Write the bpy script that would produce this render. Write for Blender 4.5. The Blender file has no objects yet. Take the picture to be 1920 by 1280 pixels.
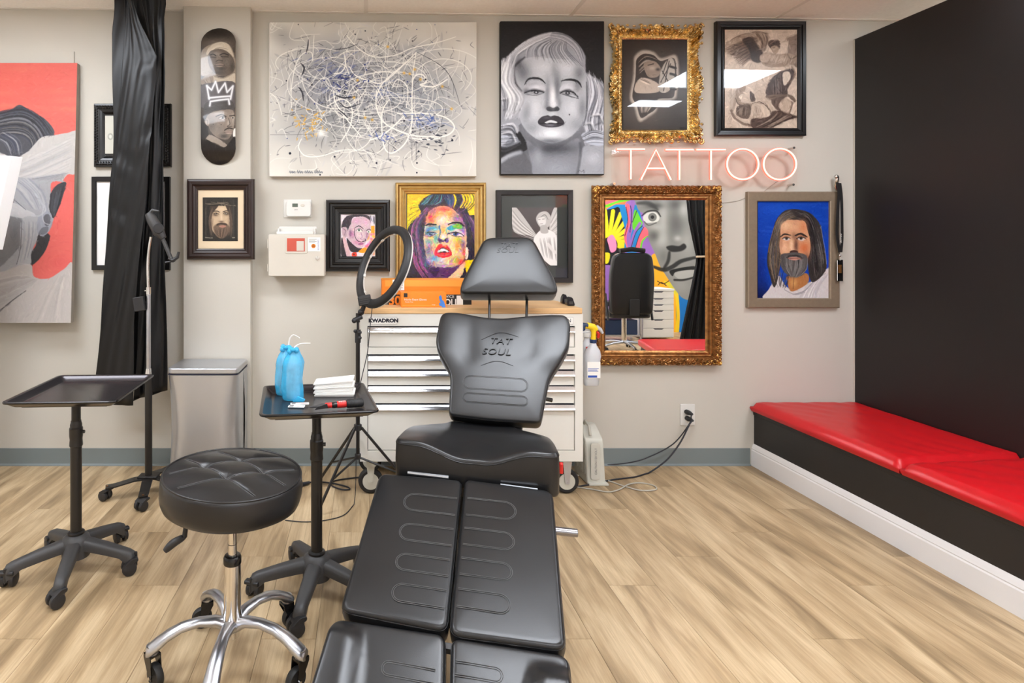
import bpy, bmesh, math, random
import numpy as np
from mathutils import Matrix, Vector
random.seed(7)
rng = np.random.default_rng(7)
PI = math.pi
SC = bpy.context.scene
COL = SC.collection

# ---------------------------------------------------------------- camera, world, exposure
F, CX, CY, CAMZ = 1080.0, 685.0, 462.0, 1.308      # focal length and horizon in pixels, eye height in metres
W = 3.445                                          # distance from camera to the picture wall
cam = bpy.data.cameras.new('camera')
cam.sensor_width = 36.0
cam.lens = F / 1920 * 36.0
cam.shift_x = (960 - CX) / 1920
cam.shift_y = -(640 - CY) / 1920
cam.clip_start = 0.02
camo = bpy.data.objects.new('camera', cam)
COL.objects.link(camo)
camo.location = (0, 0, CAMZ)
camo.rotation_euler = (PI / 2, 0, 0)
SC.camera = camo
world = bpy.data.worlds.new('world')
SC.world = world
world.use_nodes = True
world.node_tree.nodes['Background'].inputs[0].default_value = (0.9, 0.93, 1.0, 1)
world.node_tree.nodes['Background'].inputs[1].default_value = 0.3
LAMP = 26.5                                         # radiance of the ceiling light panels
SC.view_settings.view_transform = 'Standard'
SC.view_settings.look = 'None'
SC.view_settings.gamma = 1
SC.view_settings.use_curve_mapping = False
SC.view_settings.exposure = 0.0
SC.cycles.max_bounces = 8
SC.cycles.use_denoising = True

# ---------------------------------------------------------------- small maths
def wx(px, y=W): return (px - CX) / F * y
def wz(py, y=W): return CAMZ - (py - CY) / F * y
def at(px, py, y): return Vector((wx(px, y), y, wz(py, y)))
def onz(px, py, z=0.0):                            # the point at height z that projects to (px, py)
    y = F * (CAMZ - z) / (py - CY)
    return Vector((wx(px, y), y, z))
def lin(c):
    out = []
    for v in c[:3]:
        v = v / 255.0
        out.append(v / 12.92 if v <= 0.04045 else ((v + 0.055) / 1.055) ** 2.4)
    return out
def T(*a): return Matrix.Translation(Vector(a))
def RZ(a): return Matrix.Rotation(a, 4, 'Z')
def RX(a): return Matrix.Rotation(a, 4, 'X')
def RY(a): return Matrix.Rotation(a, 4, 'Y')
def frame_mat(o, x, y, z):
    m = Matrix.Identity(4)
    for i, v in enumerate((x, y, z)):
        v = Vector(v).normalized()
        for k in range(3): m[k][i] = v[k]
    for k in range(3): m[k][3] = o[k]
    return m

# ---------------------------------------------------------------- materials
def _bump(nt, bs, node_out, strength, dist=0.002):
    b = nt.nodes.new('ShaderNodeBump')
    b.inputs['Strength'].default_value = strength
    b.inputs['Distance'].default_value = dist
    nt.links.new(node_out, b.inputs['Height'])
    nt.links.new(b.outputs[0], bs.inputs['Normal'])
def mat(name, c, rough=0.5, metal=0.0, var=0.06, vscale=8, bump=0.0, bscale=120, bdist=0.001, coat=0, spec=0.5, stretch=None, rvar=0, sheen=0):
    m = bpy.data.materials.new(name); m.use_nodes = True
    nt = m.node_tree; bs = nt.nodes['Principled BSDF']
    l = lin(c)
    bs.inputs['Roughness'].default_value = rough
    bs.inputs['Metallic'].default_value = metal
    bs.inputs['Specular IOR Level'].default_value = spec
    bs.inputs['Coat Weight'].default_value = coat
    bs.inputs['Sheen Weight'].default_value = sheen
    tc = nt.nodes.new('ShaderNodeTexCoord')
    mp = nt.nodes.new('ShaderNodeMapping')
    nt.links.new(tc.outputs['Object'], mp.inputs[0])
    if stretch: mp.inputs['Scale'].default_value = stretch
    n = nt.nodes.new('ShaderNodeTexNoise'); n.inputs['Scale'].default_value = vscale; n.inputs['Detail'].default_value = 5
    nt.links.new(mp.outputs[0], n.inputs['Vector'])
    r = nt.nodes.new('ShaderNodeValToRGB')
    r.color_ramp.elements[0].position = 0.3; r.color_ramp.elements[1].position = 0.7
    r.color_ramp.elements[0].color = [v * (1 - var) for v in l] + [1]
    r.color_ramp.elements[1].color = [min(1, v * (1 + var)) for v in l] + [1]
    nt.links.new(n.outputs[0], r.inputs[0]); nt.links.new(r.outputs[0], bs.inputs['Base Color'])
    if rvar:
        mr = nt.nodes.new('ShaderNodeMapRange')
        mr.inputs['To Min'].default_value = rough - rvar; mr.inputs['To Max'].default_value = rough + rvar
        nt.links.new(n.outputs[0], mr.inputs[0]); nt.links.new(mr.outputs[0], bs.inputs['Roughness'])
    if bump:
        nb = nt.nodes.new('ShaderNodeTexNoise'); nb.inputs['Scale'].default_value = bscale; nb.inputs['Detail'].default_value = 3
        nt.links.new(mp.outputs[0], nb.inputs['Vector'])
        _bump(nt, bs, nb.outputs[0], bump, bdist)
    return m
def emit(name, c, s):
    m = bpy.data.materials.new(name); m.use_nodes = True
    bs = m.node_tree.nodes['Principled BSDF']
    bs.inputs['Base Color'].default_value = lin(c) + [1]
    bs.inputs['Emission Color'].default_value = lin(c) + [1]
    bs.inputs['Emission Strength'].default_value = s
    return m
def glass(name, c=(255, 255, 255), rough=0.0, ior=1.45):
    m = bpy.data.materials.new(name); m.use_nodes = True
    nt = m.node_tree; nt.nodes.clear()
    out = nt.nodes.new('ShaderNodeOutputMaterial')
    tr = nt.nodes.new('ShaderNodeBsdfTransparent'); tr.inputs[0].default_value = lin(c) + [1]
    gl = nt.nodes.new('ShaderNodeBsdfGlossy'); gl.inputs['Roughness'].default_value = rough
    fr = nt.nodes.new('ShaderNodeFresnel'); fr.inputs[0].default_value = ior
    mx = nt.nodes.new('ShaderNodeMixShader')
    ge = nt.nodes.new('ShaderNodeNewGeometry'); inv = nt.nodes.new('ShaderNodeMath'); inv.operation = 'SUBTRACT'; inv.inputs[0].default_value = 1.0
    nt.links.new(ge.outputs['Backfacing'], inv.inputs[1]); mu = nt.nodes.new('ShaderNodeMath'); mu.operation = 'MULTIPLY'
    nt.links.new(fr.outputs[0], mu.inputs[0]); nt.links.new(inv.outputs[0], mu.inputs[1])
    nt.links.new(mu.outputs[0], mx.inputs[0]); nt.links.new(tr.outputs[0], mx.inputs[1]); nt.links.new(gl.outputs[0], mx.inputs[2])
    nt.links.new(mx.outputs[0], out.inputs[0])
    return m
def plastic_film(name, c, alpha, rough=0.2):
    m = bpy.data.materials.new(name); m.use_nodes = True
    bs = m.node_tree.nodes['Principled BSDF']
    bs.inputs['Base Color'].default_value = lin(c) + [1]
    bs.inputs['Alpha'].default_value = alpha; bs.inputs['Roughness'].default_value = rough
    return m
def paint_mat(name, rough=0.55, gain=1.0, bump=0.15, coat=0):
    m = bpy.data.materials.new(name); m.use_nodes = True
    nt = m.node_tree; bs = nt.nodes['Principled BSDF']
    a = nt.nodes.new('ShaderNodeVertexColor'); a.layer_name = 'paint'
    nt.links.new(a.outputs[0], bs.inputs['Base Color'])
    bs.inputs['Roughness'].default_value = rough
    bs.inputs['Specular IOR Level'].default_value = 0.3
    bs.inputs['Coat Weight'].default_value = coat
    tc = nt.nodes.new('ShaderNodeTexCoord')
    nb = nt.nodes.new('ShaderNodeTexNoise'); nb.inputs['Scale'].default_value = 260; nb.inputs['Detail'].default_value = 2
    nt.links.new(tc.outputs['Object'], nb.inputs['Vector'])
    _bump(nt, bs, nb.outputs[0], bump, 0.0006)
    return m

M = {}
M['wall_far'] = mat('white_wall_paint', (240, 238, 234), 0.8, var=0.01)
M['wall'] = mat('warm_grey_wall_paint', (199, 194, 183), 0.75, var=0.015, vscale=2, bump=0.12, bscale=350)
M['wall_black'] = mat('black_wall_paint', (21, 17, 17), 0.48, var=0.08, vscale=3, bump=0.15, bscale=200)
M['ceiling'] = mat('ceiling_tile', (252, 247, 240), 0.9, var=0.03, vscale=60, bump=0.5, bscale=260, bdist=0.002)
M['tbar'] = mat('ceiling_grid_white', (236, 230, 222), 0.5, var=0.01)
M['vinyl'] = mat('grey_vinyl_base', (118, 127, 128), 0.5, var=0.03, vscale=3)
M['white_trim'] = mat('white_trim_paint', (232, 230, 230), 0.4, var=0.01)
M['leather'] = mat('black_vinyl_leather', (27, 27, 28), 0.31, var=0.08, vscale=5, bump=0.25, bscale=700, bdist=0.0006, rvar=0.05)
M['leather2'] = mat('black_stool_leather', (27, 26, 26), 0.34, var=0.08, vscale=5, bump=0.3, bscale=500, bdist=0.0006, rvar=0.06)
M['stitch'] = mat('grey_stitch_thread', (84, 84, 84), 0.6)
M['seamline'] = mat('black_seam', (14, 14, 15), 0.4)
M['red_vinyl'] = mat('red_vinyl', (192, 14, 24), 0.36, var=0.05, vscale=3, bump=0.3, bscale=7, bdist=0.006)
M['black_paint'] = mat('black_bench_paint', (34, 31, 30), 0.5, var=0.12, vscale=4, bump=0.2, bscale=60)
M['black_plastic'] = mat('black_plastic', (34, 33, 34), 0.5, var=0.06, bump=0.1, bscale=400)
M['grey_plastic'] = mat('dark_grey_plastic', (58, 57, 57), 0.5, var=0.05)
M['black_gloss'] = mat('black_gloss_enamel', (16, 15, 15), 0.22, var=0.05)
M['black_metal'] = mat('black_powder_coat', (24, 22, 21), 0.34, var=0.05)
M['tray'] = mat('black_enamel_tray', (52, 48, 50), 0.25, metal=0.55, var=0.08, vscale=3)
M['chrome'] = mat('chrome', (215, 212, 208), 0.12, metal=1.0, var=0.02)
M['chrome_dark'] = mat('dark_chrome', (150, 150, 156), 0.2, metal=1.0)  # even, darker chrome tone for the tattoo chair's handle bar
M['pull'] = mat('bright_drawer_pull', (226, 228, 232), 0.2, metal=0.92, var=0.01)
M['alu'] = mat('polished_aluminium', (190, 192, 198), 0.3, metal=1.0, var=0.05, vscale=20, bump=0.1, bscale=60)
M['steel'] = mat('brushed_stainless', (196, 199, 205), 0.34, metal=0.85, var=0.02, vscale=4)
M['cart'] = mat('white_cart_enamel', (226, 224, 216), 0.35, var=0.01)
M['cartline'] = mat('dark_gap', (24, 24, 48), 0.6)
M['rubber'] = mat('black_rubber', (26, 26, 26), 0.6, var=0.1)
M['hub'] = mat('pale_grey_wheel_hub', (196, 194, 182), 0.5)
M['white_plastic'] = mat('white_plastic', (222, 220, 214), 0.4, var=0.01)
M['cream_plastic'] = mat('cream_plastic', (208, 201, 188), 0.45, var=0.015)
M['wood_top'] = mat('maple_worktop', (222, 180, 128), 0.5, var=0.14, vscale=6, stretch=(1, 14, 14))
M['orange'] = mat('orange_card', (240, 134, 28), 0.5, var=0.02)
M['orange2'] = mat('orange_glove_card', (247, 140, 34), 0.5, var=0.02)
M['orange_pale'] = mat('light_orange_card', (250, 160, 60), 0.5, var=0.02)
M['cardblack'] = mat('black_card', (28, 26, 26), 0.5, var=0.05)
M['paper'] = mat('white_paper', (240, 238, 232), 0.8, var=0.01)
M['ink'] = mat('dark_ink', (20, 22, 40), 0.6)
M['ink_soft'] = mat('soft_grey_ink', (120, 118, 118), 0.6)
M['blue_ink'] = mat('blue_ink', (46, 84, 170), 0.6)
M['blue_glove'] = mat('blue_glove', (70, 130, 215), 0.5)
M['yellow'] = mat('yellow_plastic', (245, 206, 30), 0.4, var=0.02)
M['navy'] = mat('navy_plastic', (28, 52, 88), 0.4)
M['red'] = mat('red_plastic', (205, 36, 30), 0.4)
M['blue_film'] = mat('blue_plastic_film', (66, 188, 238), 0.15, var=0.18, vscale=22, bump=0.8, bscale=60, bdist=0.004)
M['blue_film'].node_tree.nodes['Principled BSDF'].inputs['Alpha'].default_value = 0.62
M['milky'] = plastic_film('milky_plastic', (225, 228, 232), 0.72, 0.3)
M['frame_black'] = mat('black_frame_lacquer', (18, 16, 16), 0.3, var=0.06)
M['frame_brown'] = mat('dark_brown_frame_lacquer', (40, 24, 20), 0.3, var=0.15, vscale=10)
M['frame_taupe'] = mat('taupe_frame', (140, 124, 104), 0.42, metal=0.25, var=0.06, vscale=60, stretch=(1, 1, 1))
M['gold'] = mat('bright_gold_leaf', (226, 194, 138), 0.24, metal=0.95, var=0.4, vscale=34, bump=0.25, bscale=50, bdist=0.003)
M['gold_flat'] = mat('satin_gold_frame', (198, 166, 104), 0.36, metal=0.75, var=0.1, vscale=30)
M['bronze'] = mat('antique_bronze_gold', (150, 104, 58), 0.3, metal=0.75, var=0.45, vscale=40, bump=0.5, bscale=90, bdist=0.003)
M['bronze_gold'] = mat('worn_gold_highlight', (228, 180, 100), 0.3, metal=0.85, var=0.4, vscale=50, bump=0.4, bscale=70, bdist=0.003)
M['mirror'] = mat('silver_mirror', (240, 240, 238), 0.0, metal=1.0, var=0.0)
M['glass'] = glass('picture_glass')
M['acrylic'] = glass('clear_acrylic', (255, 253, 252), ior=1.3)
M['satin'] = mat('black_satin_curtain', (11, 11, 12), 0.42, var=0.1, vscale=3, bump=0.15, bscale=9, bdist=0.004, spec=0.35)
M['canvas_edge'] = mat('canvas_edge_grey', (158, 148, 136), 0.7)
M['canvas_black'] = mat('canvas_edge_black', (22, 21, 22), 0.6)
M['canvas_white'] = mat('canvas_edge_white', (226, 220, 210), 0.7)
M['mat_cream'] = mat('cream_mount_board', (222, 200, 168), 0.8, var=0.01)
M['mat_dark'] = mat('dark_mount_board', (46, 50, 46), 0.7)
M['light'] = emit('light_panel_diffuser', (240, 246, 255), LAMP)
M['neon_side'] = emit('neon_tube_coral', (255, 112, 94), 1.15)
M['neon_core'] = emit('neon_tube_core', (255, 204, 184), 1.25)
M['cord'] = mat('black_cord', (26, 28, 36), 0.5)
M['cord_grey'] = mat('pale_grey_cord', (176, 172, 160), 0.5)
M['lcd'] = mat('grey_green_lcd', (92, 104, 92), 0.3)
M['sharps_red'] = mat('red_sharps_bin', (196, 84, 66), 0.4)
M['paint'] = paint_mat('painted_canvas')
M['paint_gloss'] = paint_mat('varnished_print', 0.3, coat=0.3)

# ---------------------------------------------------------------- mesh builder
def catmull(pts, n=8, closed=False):
    P = [Vector(p) for p in pts]; out = []
    N = len(P)
    for i in range(N if closed else N - 1):
        if closed: a, b, c, d = P[i - 1], P[i], P[(i + 1) % N], P[(i + 2) % N]
        else: a, b, c, d = P[max(i - 1, 0)], P[i], P[i + 1], P[min(i + 2, N - 1)]
        for k in range(n):
            t = k / n
            out.append(0.5 * ((2 * b) + (c - a) * t + (2 * a - 5 * b + 4 * c - d) * t * t + (3 * b - a - 3 * c + d) * t ** 3))
    if not closed: out.append(P[-1])
    return out
def floorcat(pts, n=8, z=0.004):
    return [Vector((v.x, v.y, max(v.z, z))) for v in catmull(pts, n)]
def rounded(pts, r, seg=5):                        # closed 2-D outline with its corners rounded
    out = []; N = len(pts)
    for i in range(N):
        p0, p, p1 = Vector(pts[i - 1]), Vector(pts[i]), Vector(pts[(i + 1) % N])
        rr = r[i] if isinstance(r, (list, tuple)) else r
        a = p0 - p; b = p1 - p
        ra = min(rr, a.length * 0.48); rb = min(rr, b.length * 0.48)
        a = p + a.normalized() * ra; b = p + b.normalized() * rb
        for k in range(seg + 1):
            t = k / seg
            out.append(a * (1 - t) ** 2 + p * 2 * t * (1 - t) + b * t * t)
    return out
def rect(w, h, cx=0, cy=0): return [(cx - w / 2, cy - h / 2), (cx + w / 2, cy - h / 2), (cx + w / 2, cy + h / 2), (cx - w / 2, cy + h / 2)]

class MB:
    def __init__(s, xf=None): s.v = []; s.f = []; s.xf = xf or Matrix.Identity(4)
    def add(s, vs, fs):
        n = len(s.v); s.v += [s.xf @ Vector(v) for v in vs]; s.f += [tuple(n + i for i in f) for f in fs]; return s
    def box(s, x0, x1, y0, y1, z0, z1):
        return s.add([(x, y, z) for z in (z0, z1) for y in (y0, y1) for x in (x0, x1)],
                     [(0, 2, 3, 1), (4, 5, 7, 6), (0, 1, 5, 4), (2, 6, 7, 3), (0, 4, 6, 2), (1, 3, 7, 5)])
    def loft(s, rings, cap0=True, cap1=True, closed=True, wrap=False):
        n = len(rings[0]); vs = [p for r in rings for p in r]; fs = []
        R = len(rings)
        for i in range(R if wrap else R - 1):
            j2 = (i + 1) % R
            for k in range(n if closed else n - 1):
                k2 = (k + 1) % n
                fs.append((i * n + k, i * n + k2, j2 * n + k2, j2 * n + k))
        if cap0 and not wrap: fs.append(tuple(range(n - 1, -1, -1)))
        if cap1 and not wrap: fs.append(tuple((R - 1) * n + k for k in range(n)))
        return s.add(vs, fs)
    def tube(s, pts, r, n=8, closed=False, sx=1.0):
        P = [Vector(p) for p in pts]; N = len(P)
        rr = r if isinstance(r, (list, tuple)) else [r] * N
        rings = []; up = None
        for i in range(N):
            a = P[i - 1] if (i > 0 or closed) else P[i]
            b = P[(i + 1) % N] if (i < N - 1 or closed) else P[i]
            t = (b - a)
            t = t.normalized() if t.length > 1e-9 else Vector((0, 0, 1))
            if up is None: up = Vector((0, 0, 1)) if abs(t.z) < 0.9 else Vector((1, 0, 0))
            x = t.cross(up)
            x = x.normalized() if x.length > 1e-6 else t.orthogonal().normalized()
            y = x.cross(t).normalized(); up = y
            rings.append([P[i] + (x * math.cos(2 * PI * k / n) * sx + y * math.sin(2 * PI * k / n)) * rr[i] for k in range(n)])
        return s.loft(rings, wrap=closed)
    def cyl(s, a, b, r, r2=None, n=20): return s.tube([a, b], [r, r if r2 is None else r2], n)
    def lathe(s, prof, n=28, o=(0, 0, 0), ax=None):
        m = T(*o) @ (ax or Matrix.Identity(4))
        rings = [[m @ Vector((r * math.cos(2 * PI * k / n), r * math.sin(2 * PI * k / n), z)) for k in range(n)] for r, z in prof]
        return s.loft(rings)
    def prism(s, out, z0, z1, m=None):
        m = m or Matrix.Identity(4)
        return s.loft([[m @ Vector((p[0], p[1], z)) for p in out] for z in (z0, z1)])
    def ball(s, c, r, n=12, m=10):
        r = r if isinstance(r, (tuple, list)) else (r, r, r)
        rings = []
        for j in range(m + 1):
            a = PI * (0.02 + 0.96 * j / m)
            rings.append([(c[0] + r[0] * math.sin(a) * math.cos(2 * PI * k / n), c[1] + r[1] * math.sin(a) * math.sin(2 * PI * k / n), c[2] - r[2] * math.cos(a)) for k in range(n)])
        return s.loft(rings)
    def torus(s, c, R, r, n=32, k=10, m=None, sy=1.0):
        m = m or Matrix.Identity(4)
        pts = [m @ Vector((c[0] + R * math.cos(2 * PI * i / n), c[1] + R * sy * math.sin(2 * PI * i / n), c[2])) for i in range(n)]
        return s.tube(pts, r, k, closed=True)
    def build(s, name, m, parent=None, bevel=0.0, smooth=35, sub=0, world=False, seg=2, fix=True):
        me = bpy.data.meshes.new(name)
        vs = s.v
        if parent is not None and world:
            inv = XF[parent.name].inverted(); vs = [inv @ v for v in vs]
        me.from_pydata([tuple(v) for v in vs], [], s.f)
        me.materials.append(M[m] if isinstance(m, str) else m)
        if fix:
            bm = bmesh.new(); bm.from_mesh(me); bmesh.ops.recalc_face_normals(bm, faces=bm.faces); bm.to_mesh(me); bm.free()
        if smooth:
            me.polygons.foreach_set('use_smooth', [True] * len(me.polygons))
            me.set_sharp_from_angle(angle=math.radians(smooth))
        o = bpy.data.objects.new(name, me); COL.objects.link(o)
        if parent is not None: o.parent = parent; XF[o.name] = XF[parent.name]
        else: XF[o.name] = Matrix.Identity(4)
        if bevel:
            b = o.modifiers.new('bevel', 'BEVEL'); b.width = bevel; b.segments = seg; b.limit_method = 'ANGLE'; b.angle_limit = math.radians(40)
            b.harden_normals = False
        if sub:
            b = o.modifiers.new('sub', 'SUBSURF'); b.levels = sub; b.render_levels = sub
        return o
XF = {}
def tag(o, label, cat, group=None, kind=None):
    o['label'] = label; o['category'] = cat
    if group: o['group'] = group
    if kind: o['kind'] = kind
    return o
def thing(name, label, cat, loc=(0, 0, 0), rz=0.0, group=None):
    o = bpy.data.objects.new(name, None); COL.objects.link(o); o.empty_display_size = 0.05
    o.location = loc; o.rotation_euler = (0, 0, rz)
    XF[o.name] = T(*loc) @ RZ(rz)
    return tag(o, label, cat, group)
def struct(o): o['kind'] = 'structure'; return o
def copy_tree(o, parent=None):
    c = o.copy(); COL.objects.link(c); c.parent = parent
    XF[c.name] = XF[o.name]
    for ch in list(o.children): copy_tree(ch, c)
    return c
def text(body, name, m, parent, mw, size, depth=0.0005, sx=1.0, shear=0.0, align='CENTER', world=True, spacing=1.0, bold=0.0):
    cu = bpy.data.curves.new(name, 'FONT'); cu.body = body; cu.size = size; cu.extrude = depth; cu.shear = shear
    cu.align_x = align; cu.align_y = 'CENTER'; cu.resolution_u = 3; cu.space_character = spacing; cu.offset = bold
    tmp = bpy.data.objects.new('tmp', cu); COL.objects.link(tmp)
    dg = bpy.context.evaluated_depsgraph_get(); dg.update()
    me = bpy.data.meshes.new_from_object(tmp.evaluated_get(dg))
    bpy.data.objects.remove(tmp); bpy.data.curves.remove(cu)
    me.materials.clear(); me.materials.append(M[m])
    me.transform(mw @ Matrix.Diagonal((sx, 1, 1, 1)))
    if parent is not None and world: me.transform(XF[parent.name].inverted())
    me.name = name
    o = bpy.data.objects.new(name, me); COL.objects.link(o)
    if parent is not None: o.parent = parent; XF[o.name] = XF[parent.name]
    return o
WALLTXT = lambda x, y, z: frame_mat((x, y, z), (1, 0, 0), (0, 0, 1), (0, -1, 0))
# ================================================================ THE ROOM
XL, XR, YB, ZC = -3.66, 6.1, -1.95, 2.71
def ceil_z(x): return 2.727 - 0.014 * (x + 2.0)         # the grid sags slightly to the right
# --- floor: planks running away from the camera
def wood_mat():
    m = bpy.data.materials.new('oak_vinyl_plank'); m.use_nodes = True
    nt = m.node_tree; L = nt.links; N = nt.nodes; bs = N['Principled BSDF']
    oi = N.new('ShaderNodeObjectInfo'); tc = N.new('ShaderNodeTexCoord')
    cm = N.new('ShaderNodeCombineXYZ'); mul = N.new('ShaderNodeMath'); mul.operation = 'MULTIPLY'; mul.inputs[1].default_value = 37
    L.new(oi.outputs['Random'], mul.inputs[0]); L.new(mul.outputs[0], cm.inputs[2])
    ad = N.new('ShaderNodeVectorMath'); ad.operation = 'ADD'
    L.new(tc.outputs['Object'], ad.inputs[0]); L.new(cm.outputs[0], ad.inputs[1])
    def noise(scale, sc, detail=4, dist=0.0):
        mp = N.new('ShaderNodeMapping'); mp.inputs['Scale'].default_value = sc
        L.new(ad.outputs[0], mp.inputs[0])
        n = N.new('ShaderNodeTexNoise'); n.inputs['Scale'].default_value = scale; n.inputs['Detail'].default_value = detail; n.inputs['Distortion'].default_value = dist
        L.new(mp.outputs[0], n.inputs['Vector']); return n
    broad = noise(3.0, (4.4, 0.62, 1), 3, 0.7)
    grain = noise(9, (15, 0.45, 1), 6, 0.5)
    fine = noise(30, (26, 0.9, 1), 3)
    r1 = N.new('ShaderNodeValToRGB'); e = r1.color_ramp.elements
    e[0].position = 0.3; e[0].color = lin((140, 118, 88)) + [1]; e[1].position = 0.68; e[1].color = lin((204, 181, 146)) + [1]
    k = e.new(0.48); k.color = lin((178, 153, 118)) + [1]
    L.new(broad.outputs[0], r1.inputs[0])
    r2 = N.new('ShaderNodeValToRGB'); e = r2.color_ramp.elements
    e[0].position = 0.3; e[0].color = (0.84, 0.81, 0.77, 1); e[1].position = 0.62; e[1].color = (1.03, 1.03, 1.02, 1)
    L.new(grain.outputs[0], r2.inputs[0])
    r3 = N.new('ShaderNodeValToRGB'); e = r3.color_ramp.elements
    e[0].position = 0.35; e[0].color = (0.92, 0.91, 0.90, 1); e[1].position = 0.6; e[1].color = (1.02, 1.02, 1.02, 1)
    L.new(fine.outputs[0], r3.inputs[0])
    def mult(a, b):
        x = N.new('ShaderNodeMix'); x.data_type = 'RGBA'; x.blend_type = 'MULTIPLY'; x.inputs[0].default_value = 1
        L.new(a, x.inputs[6]); L.new(b, x.inputs[7]); return x.outputs[2]
    c = mult(mult(r1.outputs[0], r2.outputs[0]), r3.outputs[0])
    r4 = N.new('ShaderNodeMapRange'); r4.inputs['To Min'].default_value = 0.93; r4.inputs['To Max'].default_value = 1.06
    L.new(oi.outputs['Random'], r4.inputs[0])
    hsv = N.new('ShaderNodeHueSaturation'); L.new(r4.outputs[0], hsv.inputs['Value']); L.new(c, hsv.inputs['Color'])
    L.new(hsv.outputs[0], bs.inputs['Base Color'])
    bs.inputs['Roughness'].default_value = 0.42
    _bump(nt, bs, grain.outputs[0], 0.12, 0.0008)
    return m
M['plank'] = wood_mat()
M['subfloor'] = mat('plank_joint', (120, 92, 60), 0.8)
fl = struct(MB().box(XL - 0.1, XR + 0.1, YB - 0.1, W + 0.1, -0.06, -0.0045).build('floor', 'subfloor'))
PW, PL_ = 0.184, 1.22
def plank_mesh(w, l):
    b = MB().box(-w / 2, w / 2, -l / 2, l / 2, -0.005, 0.0)
    me = bpy.data.meshes.new('plank'); me.from_pydata([tuple(v) for v in b.v], [], b.f); me.materials.append(M['plank']); return me
pm = {}
nx = int((XR - XL) / PW) + 1
for i in range(nx):
    x = XL + PW * (i + 0.5)
    off = [0.0, 0.47, 0.83, 0.25, 0.66][i % 5] * PL_
    y = W - off
    edges = [W]
    if off > 0.05: edges.append(y)
    while edges[-1] > YB: edges.append(edges[-1] - PL_)
    for a, b in zip(edges[:-1], edges[1:]):
        b = max(b, YB)
        l = round(a - b - 0.0012, 4)
        if l < 0.02: continue
        key = (l,)
        if key not in pm: pm[key] = plank_mesh(PW - 0.0012, l)
        o = bpy.data.objects.new('plank', pm[key]); COL.objects.link(o); o.parent = fl
        o.location = (x, (a + b) / 2, 0.0)
# --- walls
struct(MB().box(XL - 0.1, XR + 0.1, W, W + 0.1, 0, 3.0).build('wall_back', 'wall'))
struct(MB().box(XL - 0.1, XL, YB, W, 0, 3.0).build('wall_left', 'wall_far'))
struct(MB().box(XR, XR + 0.1, YB, W, 0, 3.0).build('wall_right', 'wall_far'))
struct(MB().box(XL - 0.1, XR + 0.1, YB - 0.1, YB, 0, 3.0).build('wall_front', 'wall_far'))
pil = struct(MB().box(wx(350), wx(474), W - 0.065, W, 0, 2.76).build('trim_1', 'wall', bevel=0.003))
# partition painted black
struct(MB().box(2.918, 3.04, 2.02, W, 0, 2.545).build('wall_partition', 'wall_black', bevel=0.004))
struct(MB().box(2.9165, 2.919, W - 0.012, W - 0.0005, 0.38, 2.54).build('trim_2', 'wall'))
# a thin cover plate high on the wall behind the coral canvas
tag(MB().box(wx(96), wx(140), W - 0.008, W, wz(140), wz(97)).build('cover_plate', 'wall', bevel=0.001), 'blank painted cover plate on the wall peeking above the coral painting', 'plate')
# vinyl baseboard with a toe
def base_run(name, x0, x1, yw):
    prof = [(0, 0), (-0.012, 0.0), (-0.010, 0.006), (-0.004, 0.012), (-0.003, 0.10), (-0.0015, 0.103), (0, 0.103)]
    rings = [[(x, yw + p[0], p[1]) for p in prof] for x in (x0, x1)]
    struct(MB().loft(rings).build(name, 'vinyl', smooth=0))
base_run('baseboard_back', wx(476), 2.3, W)
base_run('baseboard_left', XL, wx(348), W)
base_run('baseboard_pilaster', wx(349), wx(474), W - 0.065)
# --- ceiling: tiles on a 4 ft by 2 ft grid
GX, GY = 1.2192, 0.6096
gx0, gy0 = 0.0032, 3.105
cl = struct(MB().box(XL - 0.1, XR + 0.1, YB - 0.1, W + 0.1, 2.9, 2.96).build('ceiling', 'wall'))
xs = [gx0 + GX * i for i in range(-3, 5)] + [XR]
xs = [max(x, XL) for x in xs]
ys = [W] + [gy0 - GY * j for j in range(0, 9)]
ys = [y for y in ys if y > YB] + [YB]
LIGHTS = {(2.444, 2.4954): 1}
lamps = []                                             # (x cell, y cell) of the fixtures
def cell(x, y):
    for i in range(len(xs) - 1):
        if xs[i] <= x < xs[i + 1]:
            for j in range(len(ys) - 1):
                if ys[j] >= y > ys[j + 1]: return (i, j)
lampcells = [cell(3.0, 2.2), cell(0.6, 1.6), cell(-1.8, 2.2), cell(-1.8, 0.4), cell(0.6, -0.9), cell(5.2, 0.9), cell(5.2, -0.9), cell(3.0, -1.4)]
lamplab = ['behind the picture wall lights, over the red bench', 'above the tattoo chair', 'above the left instrument stand', 'at the left, behind the viewer', 'in the middle, behind the viewer', 'at the far right over the drawer unit', 'at the rear right corner', 'over the reflected curtain']
def sl(b):                                             # follow the slight sag of the grid
    b.v = [Vector((v.x, v.y, v.z + ceil_z(v.x))) for v in b.v]; return b
for i in range(len(xs) - 1):
    for j in range(len(ys) - 1):
        if (i, j) in lampcells: continue
        if xs[i + 1] - xs[i] < 0.03: continue
        sl(MB().box(xs[i] + 0.004, xs[i + 1] - 0.004, ys[j + 1] + 0.004, ys[j] - 0.004, 0.004, 0.02)).build('ceiling_tile', 'ceiling', cl, smooth=0)
for x in xs[1:-1]: sl(MB().box(x - 0.012, x + 0.012, YB, W, -0.0005, 0.006)).build('grid_bar', 'tbar', cl, smooth=0)
for y in ys[1:-1]: sl(MB().box(XL, XR, y - 0.012, y + 0.012, -0.0002, 0.0056)).build('cross_bar', 'tbar', cl, smooth=0)
sl(MB().box(XL, XR, W - 0.022, W, -0.001, 0.012)).build('wall_angle', 'tbar', cl, smooth=0)
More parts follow.
